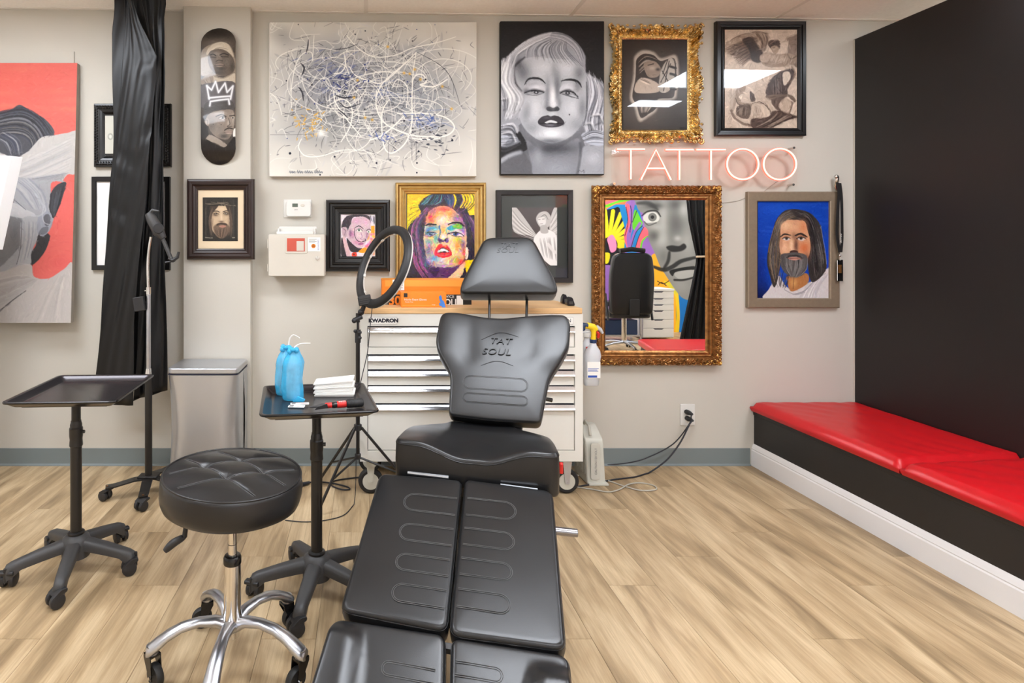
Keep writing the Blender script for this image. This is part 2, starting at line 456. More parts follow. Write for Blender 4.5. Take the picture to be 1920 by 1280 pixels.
for n, (i, j) in enumerate(lampcells):
    x0, x1, y0, y1 = xs[i] + 0.014, xs[i + 1] - 0.014, ys[j + 1] + 0.014, ys[j] - 0.014
    t = thing('ceiling_light', 'flat lit ceiling panel ' + lamplab[n], 'light', ((x0 + x1) / 2, (y0 + y1) / 2, ceil_z((x0 + x1) / 2)), 0, 'lit ceiling panels')
    b = MB()
    for q in ((x0, x1, y0, y0 + 0.03), (x0, x1, y1 - 0.03, y1), (x0, x0 + 0.03, y0 + 0.03, y1 - 0.03), (x1 - 0.03, x1, y0 + 0.03, y1 - 0.03)):
        b.box(q[0], q[1], q[2], q[3], 0.0, 0.03)
    sl(b).build('light_frame', 'tbar', t, world=True, smooth=0)
    sl(MB().box(x0 + 0.03, x1 - 0.03, y0 + 0.03, y1 - 0.03, 0.006, 0.012)).build('diffuser', 'light', t, world=True, smooth=0)
# narrow surface fixture reflected in the gold framed glass
x0, x1, y0, y1 = 2.47, 2.88, 1.39, 1.64
t = thing('strip_light', 'narrow lit strip light on the ceiling, reflected in the gold framed glass', 'light', ((x0 + x1) / 2, 1.5, ceil_z(2.6)))
sl(MB().box(x0, x1, y0, y1, -0.03, 0.0)).build('light_frame', 'tbar', t, world=True, smooth=0)
sl(MB().box(x0 + .01, x1 - .01, y0 + .01, y1 - .01, -0.034, -0.03)).build('diffuser', 'light', t, world=True, smooth=0)
# ================================================================ THE BENCH
bx0, bx1, by0, by1 = 2.322, 2.916, 1.2, W
bx1b = bx1
t = thing('built_in_bench', 'long black painted built-in bench with a white skirting along the black wall', 'bench', (2.62, 2.6, 0))
MB().box(bx0, bx1, 1.96, by1 - 0.001, 0.0, 0.318).build('bench_box', 'black_paint', t, world=True, bevel=0.004)
MB().box(bx0 - 0.004, bx1, 1.958, by1 - 0.001, 0.302, 0.326).build('bench_lid', 'black_paint', t, world=True, bevel=0.003)
prof = [(0, 0), (-0.015, 0.0), (-0.015, 0.092), (-0.011, 0.098), (-0.013, 0.103), (-0.009, 0.112), (-0.006, 0.124), (-0.002, 0.130), (0, 0.130)]
MB().loft([[(bx0 + p[0], y, p[1]) for p in prof] for y in (1.96, by1 - 0.001)]).build('skirting', 'white_trim', t, world=True, smooth=30)
def cushion(y0, y1, label, sk, sk2=0.0):
    # a soft vinyl mat; a dense sheet with gentle creases
    nx_, ny_ = 30, int((y1 - y0) / 0.022)
    b = MB(); rings = []
    x0, x1 = bx0 - 0.022, bx1 - 0.003
    th = 0.062
    def top(u, v):
        x = x0 + (x1 - x0) * u; y = y0 + sk * (u) + (y1 + sk2 * u - y0 - sk * u) * v
        e = min(u * (x1 - x0), (1 - u) * (x1 - x0) + 0.02, v * (y1 - y0), (1 - v) * (y1 - y0))
        z = th * (1 - 0.55 * math.exp(-e / 0.012))
        d = max(0, (0.16 - v * (y1 - y0)) / 0.16) ** 1.0
        z += 0.0022 * math.sin(38 * u + 9 * v + 4 * math.sin(7 * v)) * (0.4 + d) * min(1, e / 0.03)
        z += 0.003 * math.sin((u * 0.6 + v * (y1 - y0)) * 44 + 2 * math.sin(u * 5)) * math.exp(-((1 - v) * (y1 - y0)) / 0.25) * min(1, e / 0.03)
        return (x, y, 0.327 + z)
    vs = []; fs = []
    for j in range(ny_ + 1):
        v = j / ny_
        for i in range(nx_ + 1):
            vs.append(top((i / nx_) ** 1.0, v))
    for j in range(ny_):
        for i in range(nx_):
            a = j * (nx_ + 1) + i; fs.append((a, a + 1, a + nx_ + 2, a + nx_ + 1))
    n0 = len(vs)
    per = [(i, 0) for i in range(nx_)] + [(nx_, j) for j in range(ny_)] + [(nx_ - i, ny_) for i in range(nx_)] + [(0, ny_ - j) for j in range(ny_)]
    cxm, cym = (x0 + x1) / 2, (y0 + y1) / 2
    for k, (i, j) in enumerate(per):
        p = vs[j * (nx_ + 1) + i]
        dx = -0.004 if i == 0 else (0.002 if i == nx_ else 0)
        dy = -0.004 if j == 0 else (0.001 if j == ny_ else 0)
        vs.append((p[0] + dx, p[1] + dy, 0.327 + 0.02))
    for k, (i, j) in enumerate(per):
        p = vs[j * (nx_ + 1) + i]; vs.append((p[0] + (0.006 if i == 0 else 0), p[1] + (0.006 if j == 0 else 0), 0.3275))
    P = len(per)
    for k in range(P):
        k2 = (k + 1) % P
        a, c = per[k][1] * (nx_ + 1) + per[k][0], per[k2][1] * (nx_ + 1) + per[k2][0]
        fs.append((a, n0 + k, n0 + k2, c)); fs.append((n0 + k, n0 + P + k, n0 + P + k2, n0 + k2))
    fs.append(tuple(n0 + P + k for k in range(P)))
    b.add(vs, fs)
    return tag(b.build('bench_cushion', 'red_vinyl', smooth=60), label, 'cushion', 'red bench cushions')
cushion(2.482, W - 0.004, 'red vinyl bench cushion in the corner against the grey wall', 0.075)
cushion(1.955, 2.474, 'red vinyl bench cushion nearest the viewer, cut by the right picture edge', 0.0, 0.07)
# ================================================================ A SMALL PAINTBOX: flat artwork as vertex colour on dense sheets
class Cv:
    def __init__(s, x0, y0, x1, y1, res=1.0, bg=128):
        s.x0, s.y0, s.x1, s.y1 = x0, y0, x1, y1
        s.w = max(2, int((x1 - x0) * res)); s.h = max(2, int((y1 - y0) * res))
        s.X, s.Y = np.meshgrid(np.linspace(x0, x1, s.w), np.linspace(y0, y1, s.h))
        s.A = np.zeros((s.h, s.w, 3)); s.A[:] = s.c(bg)
        s.view(0, 0, 1.0)
    def view(s, ox, oy, k): s.ox, s.oy, s.k = ox, oy, k; return s
    def c(s, c): return np.array([c, c, c] if np.isscalar(c) else c, float)
    def p(s, pts): return [(s.ox + x / s.k, s.oy + y / s.k) for x, y in pts]
    def _win(s, P, m):
        P = np.array(P); a = P.min(0) - m; b = P.max(0) + m
        sx = (s.w - 1) / (s.x1 - s.x0); sy = (s.h - 1) / (s.y1 - s.y0)
        i0 = max(0, int((a[0] - s.x0) * sx)); i1 = min(s.w, int((b[0] - s.x0) * sx) + 2)
        j0 = max(0, int((a[1] - s.y0) * sy)); j1 = min(s.h, int((b[1] - s.y0) * sy) + 2)
        return slice(j0, max(j0, j1)), slice(i0, max(i0, i1))
    def _mix(s, sl, m, col):
        A = s.A[sl]; A += (s.c(col) - A) * m[..., None]
    def crv(s, pts, closed=False, n=5):
        return [(v[0], v[1]) for v in catmull([(x, y, 0) for x, y in pts], n, closed)]
    def poly(s, pts, col, soft=1.2, alpha=1.0, smooth=True):
        P = s.p(pts)
        if smooth: P = s.crv(P, True)
        soft = soft / s.k if s.k > 1 else soft
        sl = s._win(P, soft + 1)
        X, Y = s.X[sl], s.Y[sl]
        if X.size == 0: return s
        D = np.full(X.shape, 1e9); ins = np.zeros(X.shape, bool)
        for (ax, ay), (bx, by) in zip(P, P[1:] + P[:1]):
            dx, dy = bx - ax, by - ay; L = dx * dx + dy * dy + 1e-12
            t = np.clip(((X - ax) * dx + (Y - ay) * dy) / L, 0, 1)
            D = np.minimum(D, (X - ax - t * dx) ** 2 + (Y - ay - t * dy) ** 2)
            if ay != by:
                ins ^= ((ay > Y) != (by > Y)) & (X < ax + (Y - ay) * dx / (by - ay if by != ay else 1e-9))
        sd = np.sqrt(D) * np.where(ins, 1, -1)
        m = np.clip(sd / max(soft, 0.6) + 0.5, 0, 1); m = m * m * (3 - 2 * m)
        s._mix(sl, m * alpha, col); return s
    def line(s, pts, w, col, alpha=1.0, soft=1.0, taper=0.0, smooth=True):
        P = s.p(pts); w = w / s.k; soft = max(0.7, soft / s.k)
        if smooth and len(P) > 2: P = s.crv(P)
        sl = s._win(P, w + soft + 1); X, Y = s.X[sl], s.Y[sl]
        if X.size == 0: return s
        best = np.full(X.shape, -1e9); n = len(P) - 1
        for i in range(n):
            (ax, ay), (bx, by) = P[i], P[i + 1]
            dx, dy = bx - ax, by - ay; L = dx * dx + dy * dy + 1e-12
            t = np.clip(((X - ax) * dx + (Y - ay) * dy) / L, 0, 1)
            d = np.sqrt((X - ax - t * dx) ** 2 + (Y - ay - t * dy) ** 2)
            u = (i + t) / n
            r = w / 2 * (1 - taper * np.abs(2 * u - 1) ** 2)
            best = np.maximum(best, r - d)
        m = np.clip(best / soft + 0.5, 0, 1) * min(1.0, (w + 0.3) / 0.9)
        s._mix(sl, m * alpha, col); return s
    def blob(s, x, y, rx, ry, col, alpha=1.0, rot=0.0):
        (cx, cy), = s.p([(x, y)]); rx /= s.k; ry /= s.k
        R = 2.6 * max(rx, ry); sl = s._win([(cx - R, cy - R), (cx + R, cy + R)], 0)
        X, Y = s.X[sl] - cx, s.Y[sl] - cy
        if X.size == 0: return s
        c, n = math.cos(rot), math.sin(rot)
        m = np.exp(-(((X * c + Y * n) / rx) ** 2 + ((-X * n + Y * c) / ry) ** 2))
        s._mix(sl, m * alpha, col); return s
    def dot(s, x, y, rx, ry, col, soft=2, alpha=1.0):
        return s.poly([(x + rx * math.cos(a * PI / 6), y + ry * math.sin(a * PI / 6)) for a in range(12)], col, soft, alpha)
    def hair(s, A, B, n, cols, w=6, alpha=0.7, jit=0.0, taper=0.8):
        for i in range(n):
            t = (i + rng.random() * 0.9) / n
            P = [(a[0] * (1 - t) + b[0] * t + rng.normal() * jit, a[1] * (1 - t) + b[1] * t + rng.normal() * jit) for a, b in zip(A, B)]
            c0 = s.c(cols[rng.integers(len(cols))]) + rng.normal() * 6
            s.line(P, w * (0.6 + 0.8 * rng.random()), c0, alpha, 2, taper)
        return s
    def noise(s, amp, sc=3):
        h, w = s.h, s.w
        g = rng.normal(size=(max(3, int(h / sc)) + 2, max(3, int(w / sc)) + 2))
        yi = np.linspace(0, g.shape[0] - 1.001, h); xi = np.linspace(0, g.shape[1] - 1.001, w)
        y0 = yi.astype(int); x0 = xi.astype(int); fy = (yi - y0)[:, None]; fx = (xi - x0)[None]
        v = g[y0][:, x0] * (1 - fy) * (1 - fx) + g[y0 + 1][:, x0] * fy * (1 - fx) + g[y0][:, x0 + 1] * (1 - fy) * fx + g[y0 + 1][:, x0 + 1] * fy * fx
        s.A += (v * amp)[..., None]; return s
def brush(c, n, ln=5, w=1.6, amp=10, alpha=.6, hue=0, box=None, keep=None):
    """short strokes that follow the shapes, each in a slightly shifted local colour"""
    g = c.A.mean(-1); gy, gx = np.gradient(g)
    for _ in range(4):
        gx = (gx + np.roll(gx, 1, 0) + np.roll(gx, -1, 0) + np.roll(gx, 1, 1) + np.roll(gx, -1, 1)) / 5; gy = (gy + np.roll(gy, 1, 0) + np.roll(gy, -1, 0) + np.roll(gy, 1, 1) + np.roll(gy, -1, 1)) / 5
    k, ox, oy = c.k, c.ox, c.oy; c.view(0, 0, 1.0)
    x0, y0, x1, y1 = box or (c.x0, c.y0, c.x1, c.y1)
    for _ in range(n):
        x = x0 + (x1 - x0) * rng.random(); y = y0 + (y1 - y0) * rng.random()
        i = min(c.w - 1, int((x - c.x0) / (c.x1 - c.x0) * (c.w - 1))); j = min(c.h - 1, int((y - c.y0) / (c.y1 - c.y0) * (c.h - 1)))
        if keep is not None and keep[j, i]: continue
        a = math.atan2(gy[j, i], gx[j, i]) + PI / 2 + rng.normal() * .3; l = ln * (.5 + rng.random())
        col = c.A[j, i] + rng.normal() * amp + (rng.normal(size=3) * hue if hue else 0)
        c.line([(x - l * .5 * math.cos(a), y - l * .5 * math.sin(a)), (x + l * .5 * math.cos(a), y + l * .5 * math.sin(a))], w * (.6 + .8 * rng.random()), np.clip(col, 0, 255), alpha, .8, .6)
    c.view(ox, oy, k); return c
def sheet(name, cv, parent, m='paint', y=None, fn=None, gain=1.0, mask=None):
    """the artwork as a flat sheet at depth y, or bent through fn(px, py) -> point"""
    A = np.clip(cv.A, 0, 255) / 255.0
    L = np.where(A <= 0.04045, A / 12.92, ((A + 0.055) / 1.055) ** 2.4) * gain
    if fn is None:
        V = np.stack([(cv.X - CX) / F * y, np.full(cv.X.shape, y), CAMZ - (cv.Y - CY) / F * y], -1).reshape(-1, 3)
    else:
        V = np.array([fn(a, b) for a, b in zip(cv.X.ravel(), cv.Y.ravel())])
    inv = np.array(XF[parent.name].inverted())
    V = V @ inv[:3, :3].T + inv[:3, 3]
    h, w = cv.h, cv.w
    j, i = np.meshgrid(np.arange(h - 1), np.arange(w - 1), indexing='ij'); a = j * w + i
    Fc = np.stack([a, a + w, a + w + 1, a + 1], -1)
    if mask is not None:
        k = mask[:-1, :-1] & mask[1:, :-1] & mask[:-1, 1:] & mask[1:, 1:]; Fc = Fc[k]
    Fc = Fc.reshape(-1, 4); n = len(Fc)
    me = bpy.data.meshes.new(name)
    me.vertices.add(len(V)); me.vertices.foreach_set('co', V.astype(np.float32).ravel())
    me.loops.add(n * 4); me.loops.foreach_set('vertex_index', Fc.astype(np.int32).ravel())
    me.polygons.add(n); me.polygons.foreach_set('loop_start', (np.arange(n) * 4).astype(np.int32))
    me.update(calc_edges=True)
    at_ = me.color_attributes.new('paint', 'FLOAT_COLOR', 'POINT')
    at_.data.foreach_set('color', np.concatenate([L.reshape(-1, 3), np.ones((len(V), 1))], 1).astype(np.float32).ravel())
    me.materials.append(M[m])
    if fn is not None: me.polygons.foreach_set('use_smooth', [True] * n)
    o = bpy.data.objects.new(name, me); COL.objects.link(o); o.parent = parent; XF[o.name] = XF[parent.name]
    return o

def art_blonde():                                  # airbrushed black and white portrait
    c = Cv(939.5, 40, 1132, 326, 1.35, (30, 29, 31)).view(930, 30, 4.195)
    c.blob(440, 40, 500, 100, (20, 19, 21), .6)
    c.poly([(20, 400), (60, 345), (180, 230), (300, 160), (440, 125), (560, 150), (650, 225), (700, 310), (705, 400), (715, 450), (800, 505), (850, 600), (880, 1010), (690, 1020), (640, 900), (200, 900), (20, 1000)], (150, 152, 160), 14)
    c.hair([(440, 128), (250, 190), (100, 320), (40, 500), (45, 700)], [(420, 170), (260, 260), (150, 360), (120, 520), (170, 740)], 34, [(205, 206, 212), (170, 172, 180), (120, 122, 130), (225, 226, 230)], 12, .55)
    c.hair([(440, 130), (560, 155), (650, 230), (690, 330)], [(400, 180), (500, 200), (600, 270), (660, 380)], 26, [(190, 190, 198), (120, 122, 128), (90, 92, 98), (165, 166, 175)], 9, .6)
    c.hair([(720, 470), (790, 560), (800, 700), (740, 880)], [(850, 560), (870, 700), (860, 830), (780, 960)], 30, [(90, 92, 98), (150, 152, 162), (200, 204, 214), (110, 112, 120), (70, 70, 76)], 12, .6)
    c.hair([(30, 860), (120, 850), (150, 930)], [(30, 1060), (90, 1060), (200, 1000)], 20, [(70, 72, 78), (190, 196, 208), (130, 134, 144), (60, 60, 64)], 14, .6)
    c.hair([(60, 330), (20, 480), (70, 640), (50, 820)], [(170, 300), (130, 480), (230, 640), (180, 800)], 60, [(214, 216, 222), (176, 178, 186), (236, 238, 240), (140, 142, 150), (120, 122, 130)], 16, .5, 6)
    c.hair([(720, 440), (740, 600), (690, 800), (700, 920)], [(840, 520), (880, 660), (850, 820), (850, 940)], 60, [(200, 204, 212), (150, 152, 162), (110, 112, 122), (224, 226, 232), (84, 86, 94)], 14, .55, 8)
    for x, y, r_ in ((70, 700, 40), (150, 720, 34), (110, 900, 40), (90, 970, 44), (790, 820, 36), (730, 880, 30)):
        c.line([(x - r_, y - r_), (x + r_ * .6, y - r_ * .8), (x + r_, y + r_ * .4), (x - r_ * .2, y + r_)], 20, (60, 62, 68), .55, 14, .5); c.line([(x - r_ * 1.3, y - r_ * .9), (x + r_ * .6, y - r_ * 1.3), (x + r_ * 1.5, y + r_ * .4)], 16, (232, 234, 238), .6, 12, .6)
    # neck and shoulders
    c.poly([(200, 840), (240, 1000), (230, 1060), (35, 1130), (20, 1260), (870, 1260), (860, 1000), (700, 1020), (660, 850)], (104, 106, 112), 10)
    c.poly([(20, 1140), (120, 1085), (210, 1065), (250, 1120), (300, 1260), (20, 1260)], (92, 93, 98), 14)
    c.line([(20, 1150), (110, 1095), (190, 1070)], 34, (172, 176, 184), .8, 20)
    c.poly([(240, 980), (330, 1040), (450, 1060), (640, 960), (660, 1060), (640, 1260), (320, 1260), (280, 1160)], (128, 131, 138), 16)
    c.blob(440, 1040, 190, 46, (62, 64, 70), .9); c.blob(330, 1090, 40, 90, (168, 172, 180), .5); c.blob(480, 1200, 120, 60, (156, 160, 170), .6)
    c.poly([(680, 1040), (760, 1020), (860, 1010), (860, 1260), (640, 1260)], (150, 153, 160), 16)
    c.line([(660, 1000), (665, 1080), (640, 1240)], 22, (78, 80, 86), .7, 14); c.blob(760, 1120, 60, 50, (186, 190, 196), .6)
    c.poly([(670, 940), (730, 905), (850, 910), (860, 1010), (740, 1010)], (176, 182, 194), 12)
    c.hair([(670, 950), (760, 900), (850, 920)], [(700, 1005), (780, 1000), (850, 1005)], 14, [(210, 214, 222), (120, 124, 134), (70, 72, 78)], 8, .6)
    # face
    face = [(158, 470), (165, 400), (205, 345), (300, 322), (450, 335), (600, 350), (680, 395), (708, 470), (714, 600), (708, 720), (690, 810), (640, 900), (560, 965), (450, 1000), (360, 985), (280, 940), (215, 870), (188, 790), (215, 690), (208, 600), (170, 540)]
    c.poly(face, (176, 180, 186), 10)
    c.blob(215, 440, 60, 80, (104, 106, 112), .9); c.blob(400, 400, 110, 60, (200, 203, 208), .8); c.blob(455, 420, 26, 70, (140, 142, 148), .6); c.blob(560, 410, 60, 50, (206, 208, 214), .7)
    c.blob(655, 450, 40, 60, (112, 114, 120), .8); c.blob(180, 380, 30, 50, (58, 58, 62), .6)
    c.blob(300, 720, 70, 90, (206, 209, 214), .8); c.blob(600, 720, 60, 70, (204, 207, 212), .8); c.blob(240, 760, 34, 80, (130, 133, 140), .7, .2); c.blob(680, 730, 34, 90, (122, 125, 132), .8)
    c.blob(640, 860, 60, 50, (140, 143, 150), .7); c.blob(280, 880, 60, 50, (136, 140, 148), .7)
    c.blob(440, 925, 90, 46, (228, 232, 236), .95); c.blob(430, 985, 120, 24, (92, 95, 102), .8)
    c.blob(480, 560, 30, 120, (92, 95, 102), .75); c.blob(405, 600, 22, 110, (120, 122, 130), .7); c.blob(445, 640, 22, 80, (222, 224, 228), .95); c.blob(450, 690, 28, 26, (214, 216, 222), .9)
    c.blob(415, 715, 34, 22, (110, 112, 118), .7); c.poly([(395, 722), (420, 712), (450, 722), (480, 710), (500, 728), (490, 745), (450, 750), (405, 745)], (62, 63, 68), 8)
    c.blob(440, 770, 30, 14, (200, 203, 208), .7)
    # lids and eyes
    for pts, br in (([(215, 560), (260, 520), (320, 510), (375, 545), (385, 590), (300, 600), (230, 600)], 0), ([(500, 590), (520, 545), (570, 528), (630, 545), (668, 590), (620, 620), (560, 600)], 0)):
        c.poly(pts, (186, 188, 194), 16)
    c.blob(290, 540, 60, 26, (140, 142, 148), .6); c.blob(320, 560, 30, 22, (214, 216, 220), .7); c.blob(560, 560, 36, 22, (212, 214, 220), .7); c.blob(640, 560, 30, 40, (90, 92, 98), .6); c.blob(235, 590, 26, 30, (80, 82, 88), .6)
    for cxx, dy in ((318, 0), (565, 6)):
        c.poly([(cxx - 62, 606 + dy), (cxx - 20, 588 + dy), (cxx + 20, 586 + dy), (cxx + 58, 602 + dy), (cxx + 20, 616 + dy), (cxx - 30, 616 + dy)], (150, 152, 158), 5)
        c.dot(cxx - 2, 600 + dy, 20, 13, (60, 62, 68), 5); c.dot(cxx - 2, 600 + dy, 6, 6, (180, 182, 188), 3)
    c.line([(222, 606), (262, 592), (300, 586), (345, 590), (378, 602)], 10, (22, 22, 26), .95, 4, .5)
    c.line([(505, 608), (535, 592), (575, 590), (615, 606), (645, 640)], 10, (22, 22, 26), .95, 4, .4)
    c.line([(240, 612), (300, 624), (375, 608)], 6, (70, 72, 78), .7, 4, .5); c.line([(520, 612), (570, 628), (650, 650)], 7, (58, 60, 66), .8, 4, .4)
    c.line([(225, 540), (250, 500), (290, 488), (350, 496), (388, 530)], 16, (30, 30, 34), .95, 6, .75)
    c.line([(512, 512), (560, 500), (620, 506), (655, 526), (672, 560)], 17, (30, 30, 34), .95, 6, .75)
    # mouth
    c.poly([(328, 838), (350, 800), (400, 780), (430, 788), (465, 782), (510, 800), (538, 842), (500, 868), (430, 876), (365, 866)], (54, 52, 58), 6)
    c.poly([(385, 836), (430, 818), (480, 832), (470, 842), (430, 838), (395, 842)], (206, 208, 212), 5)
    c.line([(345, 842), (430, 846), (522, 846)], 6, (24, 22, 26), .8, 4); c.blob(425, 858, 40, 10, (130, 130, 138), .8); c.blob(400, 800, 30, 10, (90, 88, 94), .7)
    c.dot(578, 775, 6, 6, (50, 50, 54), 4)
    c.hair([(400, 180), (300, 210), (240, 260), (225, 330)], [(560, 200), (560, 260), (600, 310), (690, 400)], 30, [(110, 112, 118), (180, 182, 190), (80, 82, 88), (200, 202, 208)], 7, .55)
    c.line([(225, 325), (170, 370), (135, 420), (150, 520), (200, 590)], 20, (52, 52, 56), .8, 12, .5)
    c.hair([(60, 350), (50, 500), (90, 650), (110, 790)], [(140, 380), (150, 540), (215, 640), (170, 760)], 22, [(210, 212, 216), (150, 152, 158), (226, 228, 232)], 12, .45)
    c.hair([(130, 640), (150, 700), (150, 770)], [(50, 640), (70, 720), (60, 800)], 8, [(60, 60, 66)], 12, .4)
    c.line([(712, 520), (716, 640), (712, 760), (690, 860)], 12, (60, 62, 68), .7, 8, .4)
    c.line([(645, 1222), (660, 1215), (672, 1226), (690, 1212), (692, 1236)], 4, (60, 60, 64), .8, 2)
    c.hair([(60, 360), (30, 500), (80, 650), (60, 800)], [(150, 380), (140, 520), (225, 650), (150, 800)], 26, [(222, 224, 228), (150, 152, 158), (240, 242, 244)], 12, .4, 6)
    c.blob(448, 640, 16, 70, (232, 234, 238), .7); c.blob(400, 690, 14, 40, (120, 122, 130), .6); c.blob(500, 690, 14, 40, (120, 122, 130), .6); c.blob(448, 700, 26, 16, (224, 226, 230), .8)
    c.blob(318, 556, 60, 16, (210, 212, 218), .6); c.blob(575, 566, 50, 14, (206, 208, 214), .6)
    c.line([(225, 598), (300, 578), (380, 594)], 14, (40, 40, 46), .55, 10, .6); c.line([(505, 600), (575, 580), (640, 630)], 14, (40, 40, 46), .55, 10, .5)
    brush(c, 2600, 7, 1.6, 7, .4)
    c.A = 128 + (c.A - 128) * 1.12 + 10
    return c.noise(1.5, 2)
def art_colour_woman():
    c = Cv(763.5, 364, 891, 524, 2.0, (242, 208, 24)).view(740, 340, 6.737)
    c.blob(250, 200, 160, 60, (240, 180, 30), .7)
    D = (44, 38, 52)
    c.poly([(300, 290), (420, 180), (560, 150), (820, 150), (900, 300), (940, 420), (1030, 470), (1030, 940), (880, 1010), (860, 1240), (200, 1240), (170, 1080), (200, 880), (160, 620), (230, 500), (330, 400)], D, 6)
    for a, b in (((180, 330), (320, 300)), ((190, 350), (330, 325)), ((170, 440), (330, 350)), ((170, 500), (310, 400)), ((165, 560), (290, 440))):
        c.line([a, ((a[0] + b[0]) / 2, (a[1] + b[1]) / 2 - 12), b], 5, D, .9, 3, .6)
    c.hair([(440, 170), (380, 240), (320, 300)], [(620, 160), (600, 250), (520, 300)], 16, [(50, 130, 140), (80, 60, 110), (36, 36, 50), (110, 190, 180)], 13, .7)
    c.hair([(600, 160), (640, 230), (680, 320)], [(740, 170), (740, 260), (720, 330)], 12, [(40, 80, 130), (30, 30, 44), (96, 110, 140)], 13, .7)
    for k, x in enumerate((745, 850, 905, 965)):
        c.line([(x, 150), (x + 28 - k * 4, 230), (x + (5 - k * 26), 330)], 30 - k * 2, (244, 216, 30), .95, 4, .5)
    for k in range(9):
        x = 720 + 36 * k; c.line([(x, 150), (x + 30, 240), (x - 10 - 6 * k, 350), (x - 60 - 12 * k, 400)], 10, D if k % 3 else (120, 80, 130), .9, 3, .5)
    c.hair([(400, 330), (240, 520), (200, 720), (180, 1000)], [(440, 340), (330, 560), (360, 800), (480, 1230)], 34, [(98, 62, 108), (38, 32, 44), (140, 90, 130), (60, 44, 70), (190, 110, 160), (46, 60, 90)], 15, .75)
    c.hair([(200, 900), (230, 1060), (330, 1230)], [(330, 960), (380, 1080), (490, 1220)], 16, [(214, 110, 160), (120, 60, 120), (40, 30, 44), (170, 80, 140)], 14, .7)
    c.hair([(860, 380), (960, 560), (1000, 760)], [(980, 460), (1030, 560), (1030, 900)], 16, [(98, 62, 108), (40, 34, 46), (140, 96, 140)], 13, .7)
    # neck
    c.poly([(460, 1070), (850, 1060), (690, 1210), (620, 1240), (440, 1240)], (92, 52, 104), 6); c.poly([(670, 1230), (760, 1140), (880, 1010), (880, 1100), (800, 1240)], (240, 206, 160), 5)
    c.poly([(470, 1080), (560, 1090), (520, 1200), (440, 1140)], (60, 34, 74), 8)
    face = [(385, 560), (400, 440), (470, 350), (600, 308), (720, 340), (820, 430), (880, 540), (908, 680), (900, 840), (880, 960), (820, 1040), (720, 1078), (560, 1078), (460, 1050), (410, 980), (380, 860), (365, 700)]
    c.poly(face, (238, 196, 140), 5)
    for x, y, rx, ry, col, a in ((450, 470, 60, 90, (226, 92, 70), .95), (620, 350, 110, 40, (232, 84, 72), .95), (480, 380, 50, 50, (150, 80, 130), .7), (560, 420, 70, 40, (244, 150, 50), .9), (700, 410, 50, 40, (246, 150, 50), .8),
                             (790, 460, 70, 70, (150, 96, 150), .9), (600, 490, 60, 70, (252, 226, 214), .95), (660, 560, 34, 60, (248, 196, 190), .9), (850, 560, 40, 60, (120, 70, 130), .9), (860, 640, 36, 50, (150, 70, 190), .9),
                             (480, 590, 80, 34, (60, 160, 206), .95), (420, 640, 40, 50, (40, 90, 170), .8), (460, 720, 60, 60, (250, 214, 110), .9), (520, 720, 30, 60, (60, 176, 170), .85), (430, 760, 50, 40, (70, 160, 190), .7),
                             (620, 620, 36, 60, (240, 170, 80), .8), (610, 690, 30, 30, (250, 240, 235), .95), (700, 700, 50, 50, (250, 214, 180), .9), (800, 740, 50, 40, (190, 204, 40), .9), (730, 850, 60, 90, (250, 226, 176), .95),
                             (790, 820, 40, 60, (246, 160, 60), .9), (860, 800, 34, 70, (120, 84, 140), .9), (880, 900, 30, 60, (230, 80, 70), .8), (430, 860, 50, 70, (90, 80, 150), .9), (480, 860, 40, 60, (232, 176, 130), .7),
                             (500, 970, 60, 50, (64, 150, 212), .95), (420, 990, 40, 50, (150, 130, 196), .8), (600, 1000, 60, 50, (180, 214, 230), .9), (700, 1000, 60, 30, (244, 190, 150), .8), (780, 990, 60, 50, (164, 172, 60), .9), (840, 1010, 50, 40, (222, 70, 76), .9),
                             (580, 1060, 140, 26, (150, 140, 190), .7), (460, 1040, 50, 30, (110, 84, 150), .8)):
        c.blob(x, y, rx, ry, col, a)
    c.poly([(655, 590), (720, 545), (800, 535), (850, 560), (850, 600), (760, 600), (700, 620)], (60, 150, 190), 6); c.poly([(730, 560), (800, 535), (848, 560), (840, 598), (770, 590)], (110, 190, 60), 6)
    c.poly([(680, 650), (760, 604), (850, 640), (868, 684), (780, 690), (720, 676)], (232, 220, 214), 4); c.poly([(400, 670), (450, 640), (530, 648), (500, 676), (430, 690)], (150, 170, 190), 4)
    c.dot(770, 664, 34, 20, (44, 92, 140), 5); c.dot(770, 662, 13, 12, (16, 16, 24), 3); c.poly([(680, 655), (740, 622), (810, 622), (860, 664), (800, 646), (730, 646)], (206, 190, 190), 5); c.dot(455, 664, 26, 13, (30, 40, 60), 4); c.dot(462, 660, 4, 4, (240, 240, 240), 2)
    c.poly([(395, 672), (440, 636), (530, 648), (450, 656)], (70, 120, 170), 5)
    c.line([(672, 656), (720, 648), (780, 644), (840, 662), (872, 690)], 12, (24, 18, 30), 1, 4, .5); c.line([(680, 660), (760, 690), (866, 690)], 8, (24, 18, 30), .9, 4, .4)
    c.line([(380, 680), (430, 640), (530, 652)], 11, (24, 18, 30), .95, 4, .5); c.line([(390, 690), (450, 690), (520, 664)], 9, (24, 18, 30), .9, 4, .5)
    c.line([(675, 542), (740, 522), (820, 522), (870, 560)], 20, (26, 20, 34), 1, 5, .5); c.line([(392, 556), (440, 540), (525, 548)], 20, (26, 20, 34), 1, 5, .5)
    c.line([(560, 560), (575, 640), (545, 740)], 14, (36, 70, 130), .8, 8, .4); c.line([(655, 600), (660, 660), (680, 760)], 10, (50, 170, 180), .7, 6, .4)
    c.poly([(545, 745), (560, 712), (610, 735), (660, 712), (682, 750), (660, 775), (610, 760), (560, 775)], (92, 62, 130), 5); c.dot(575, 745, 16, 12, (34, 24, 50), 4); c.dot(640, 742, 16, 12, (34, 24, 50), 4)
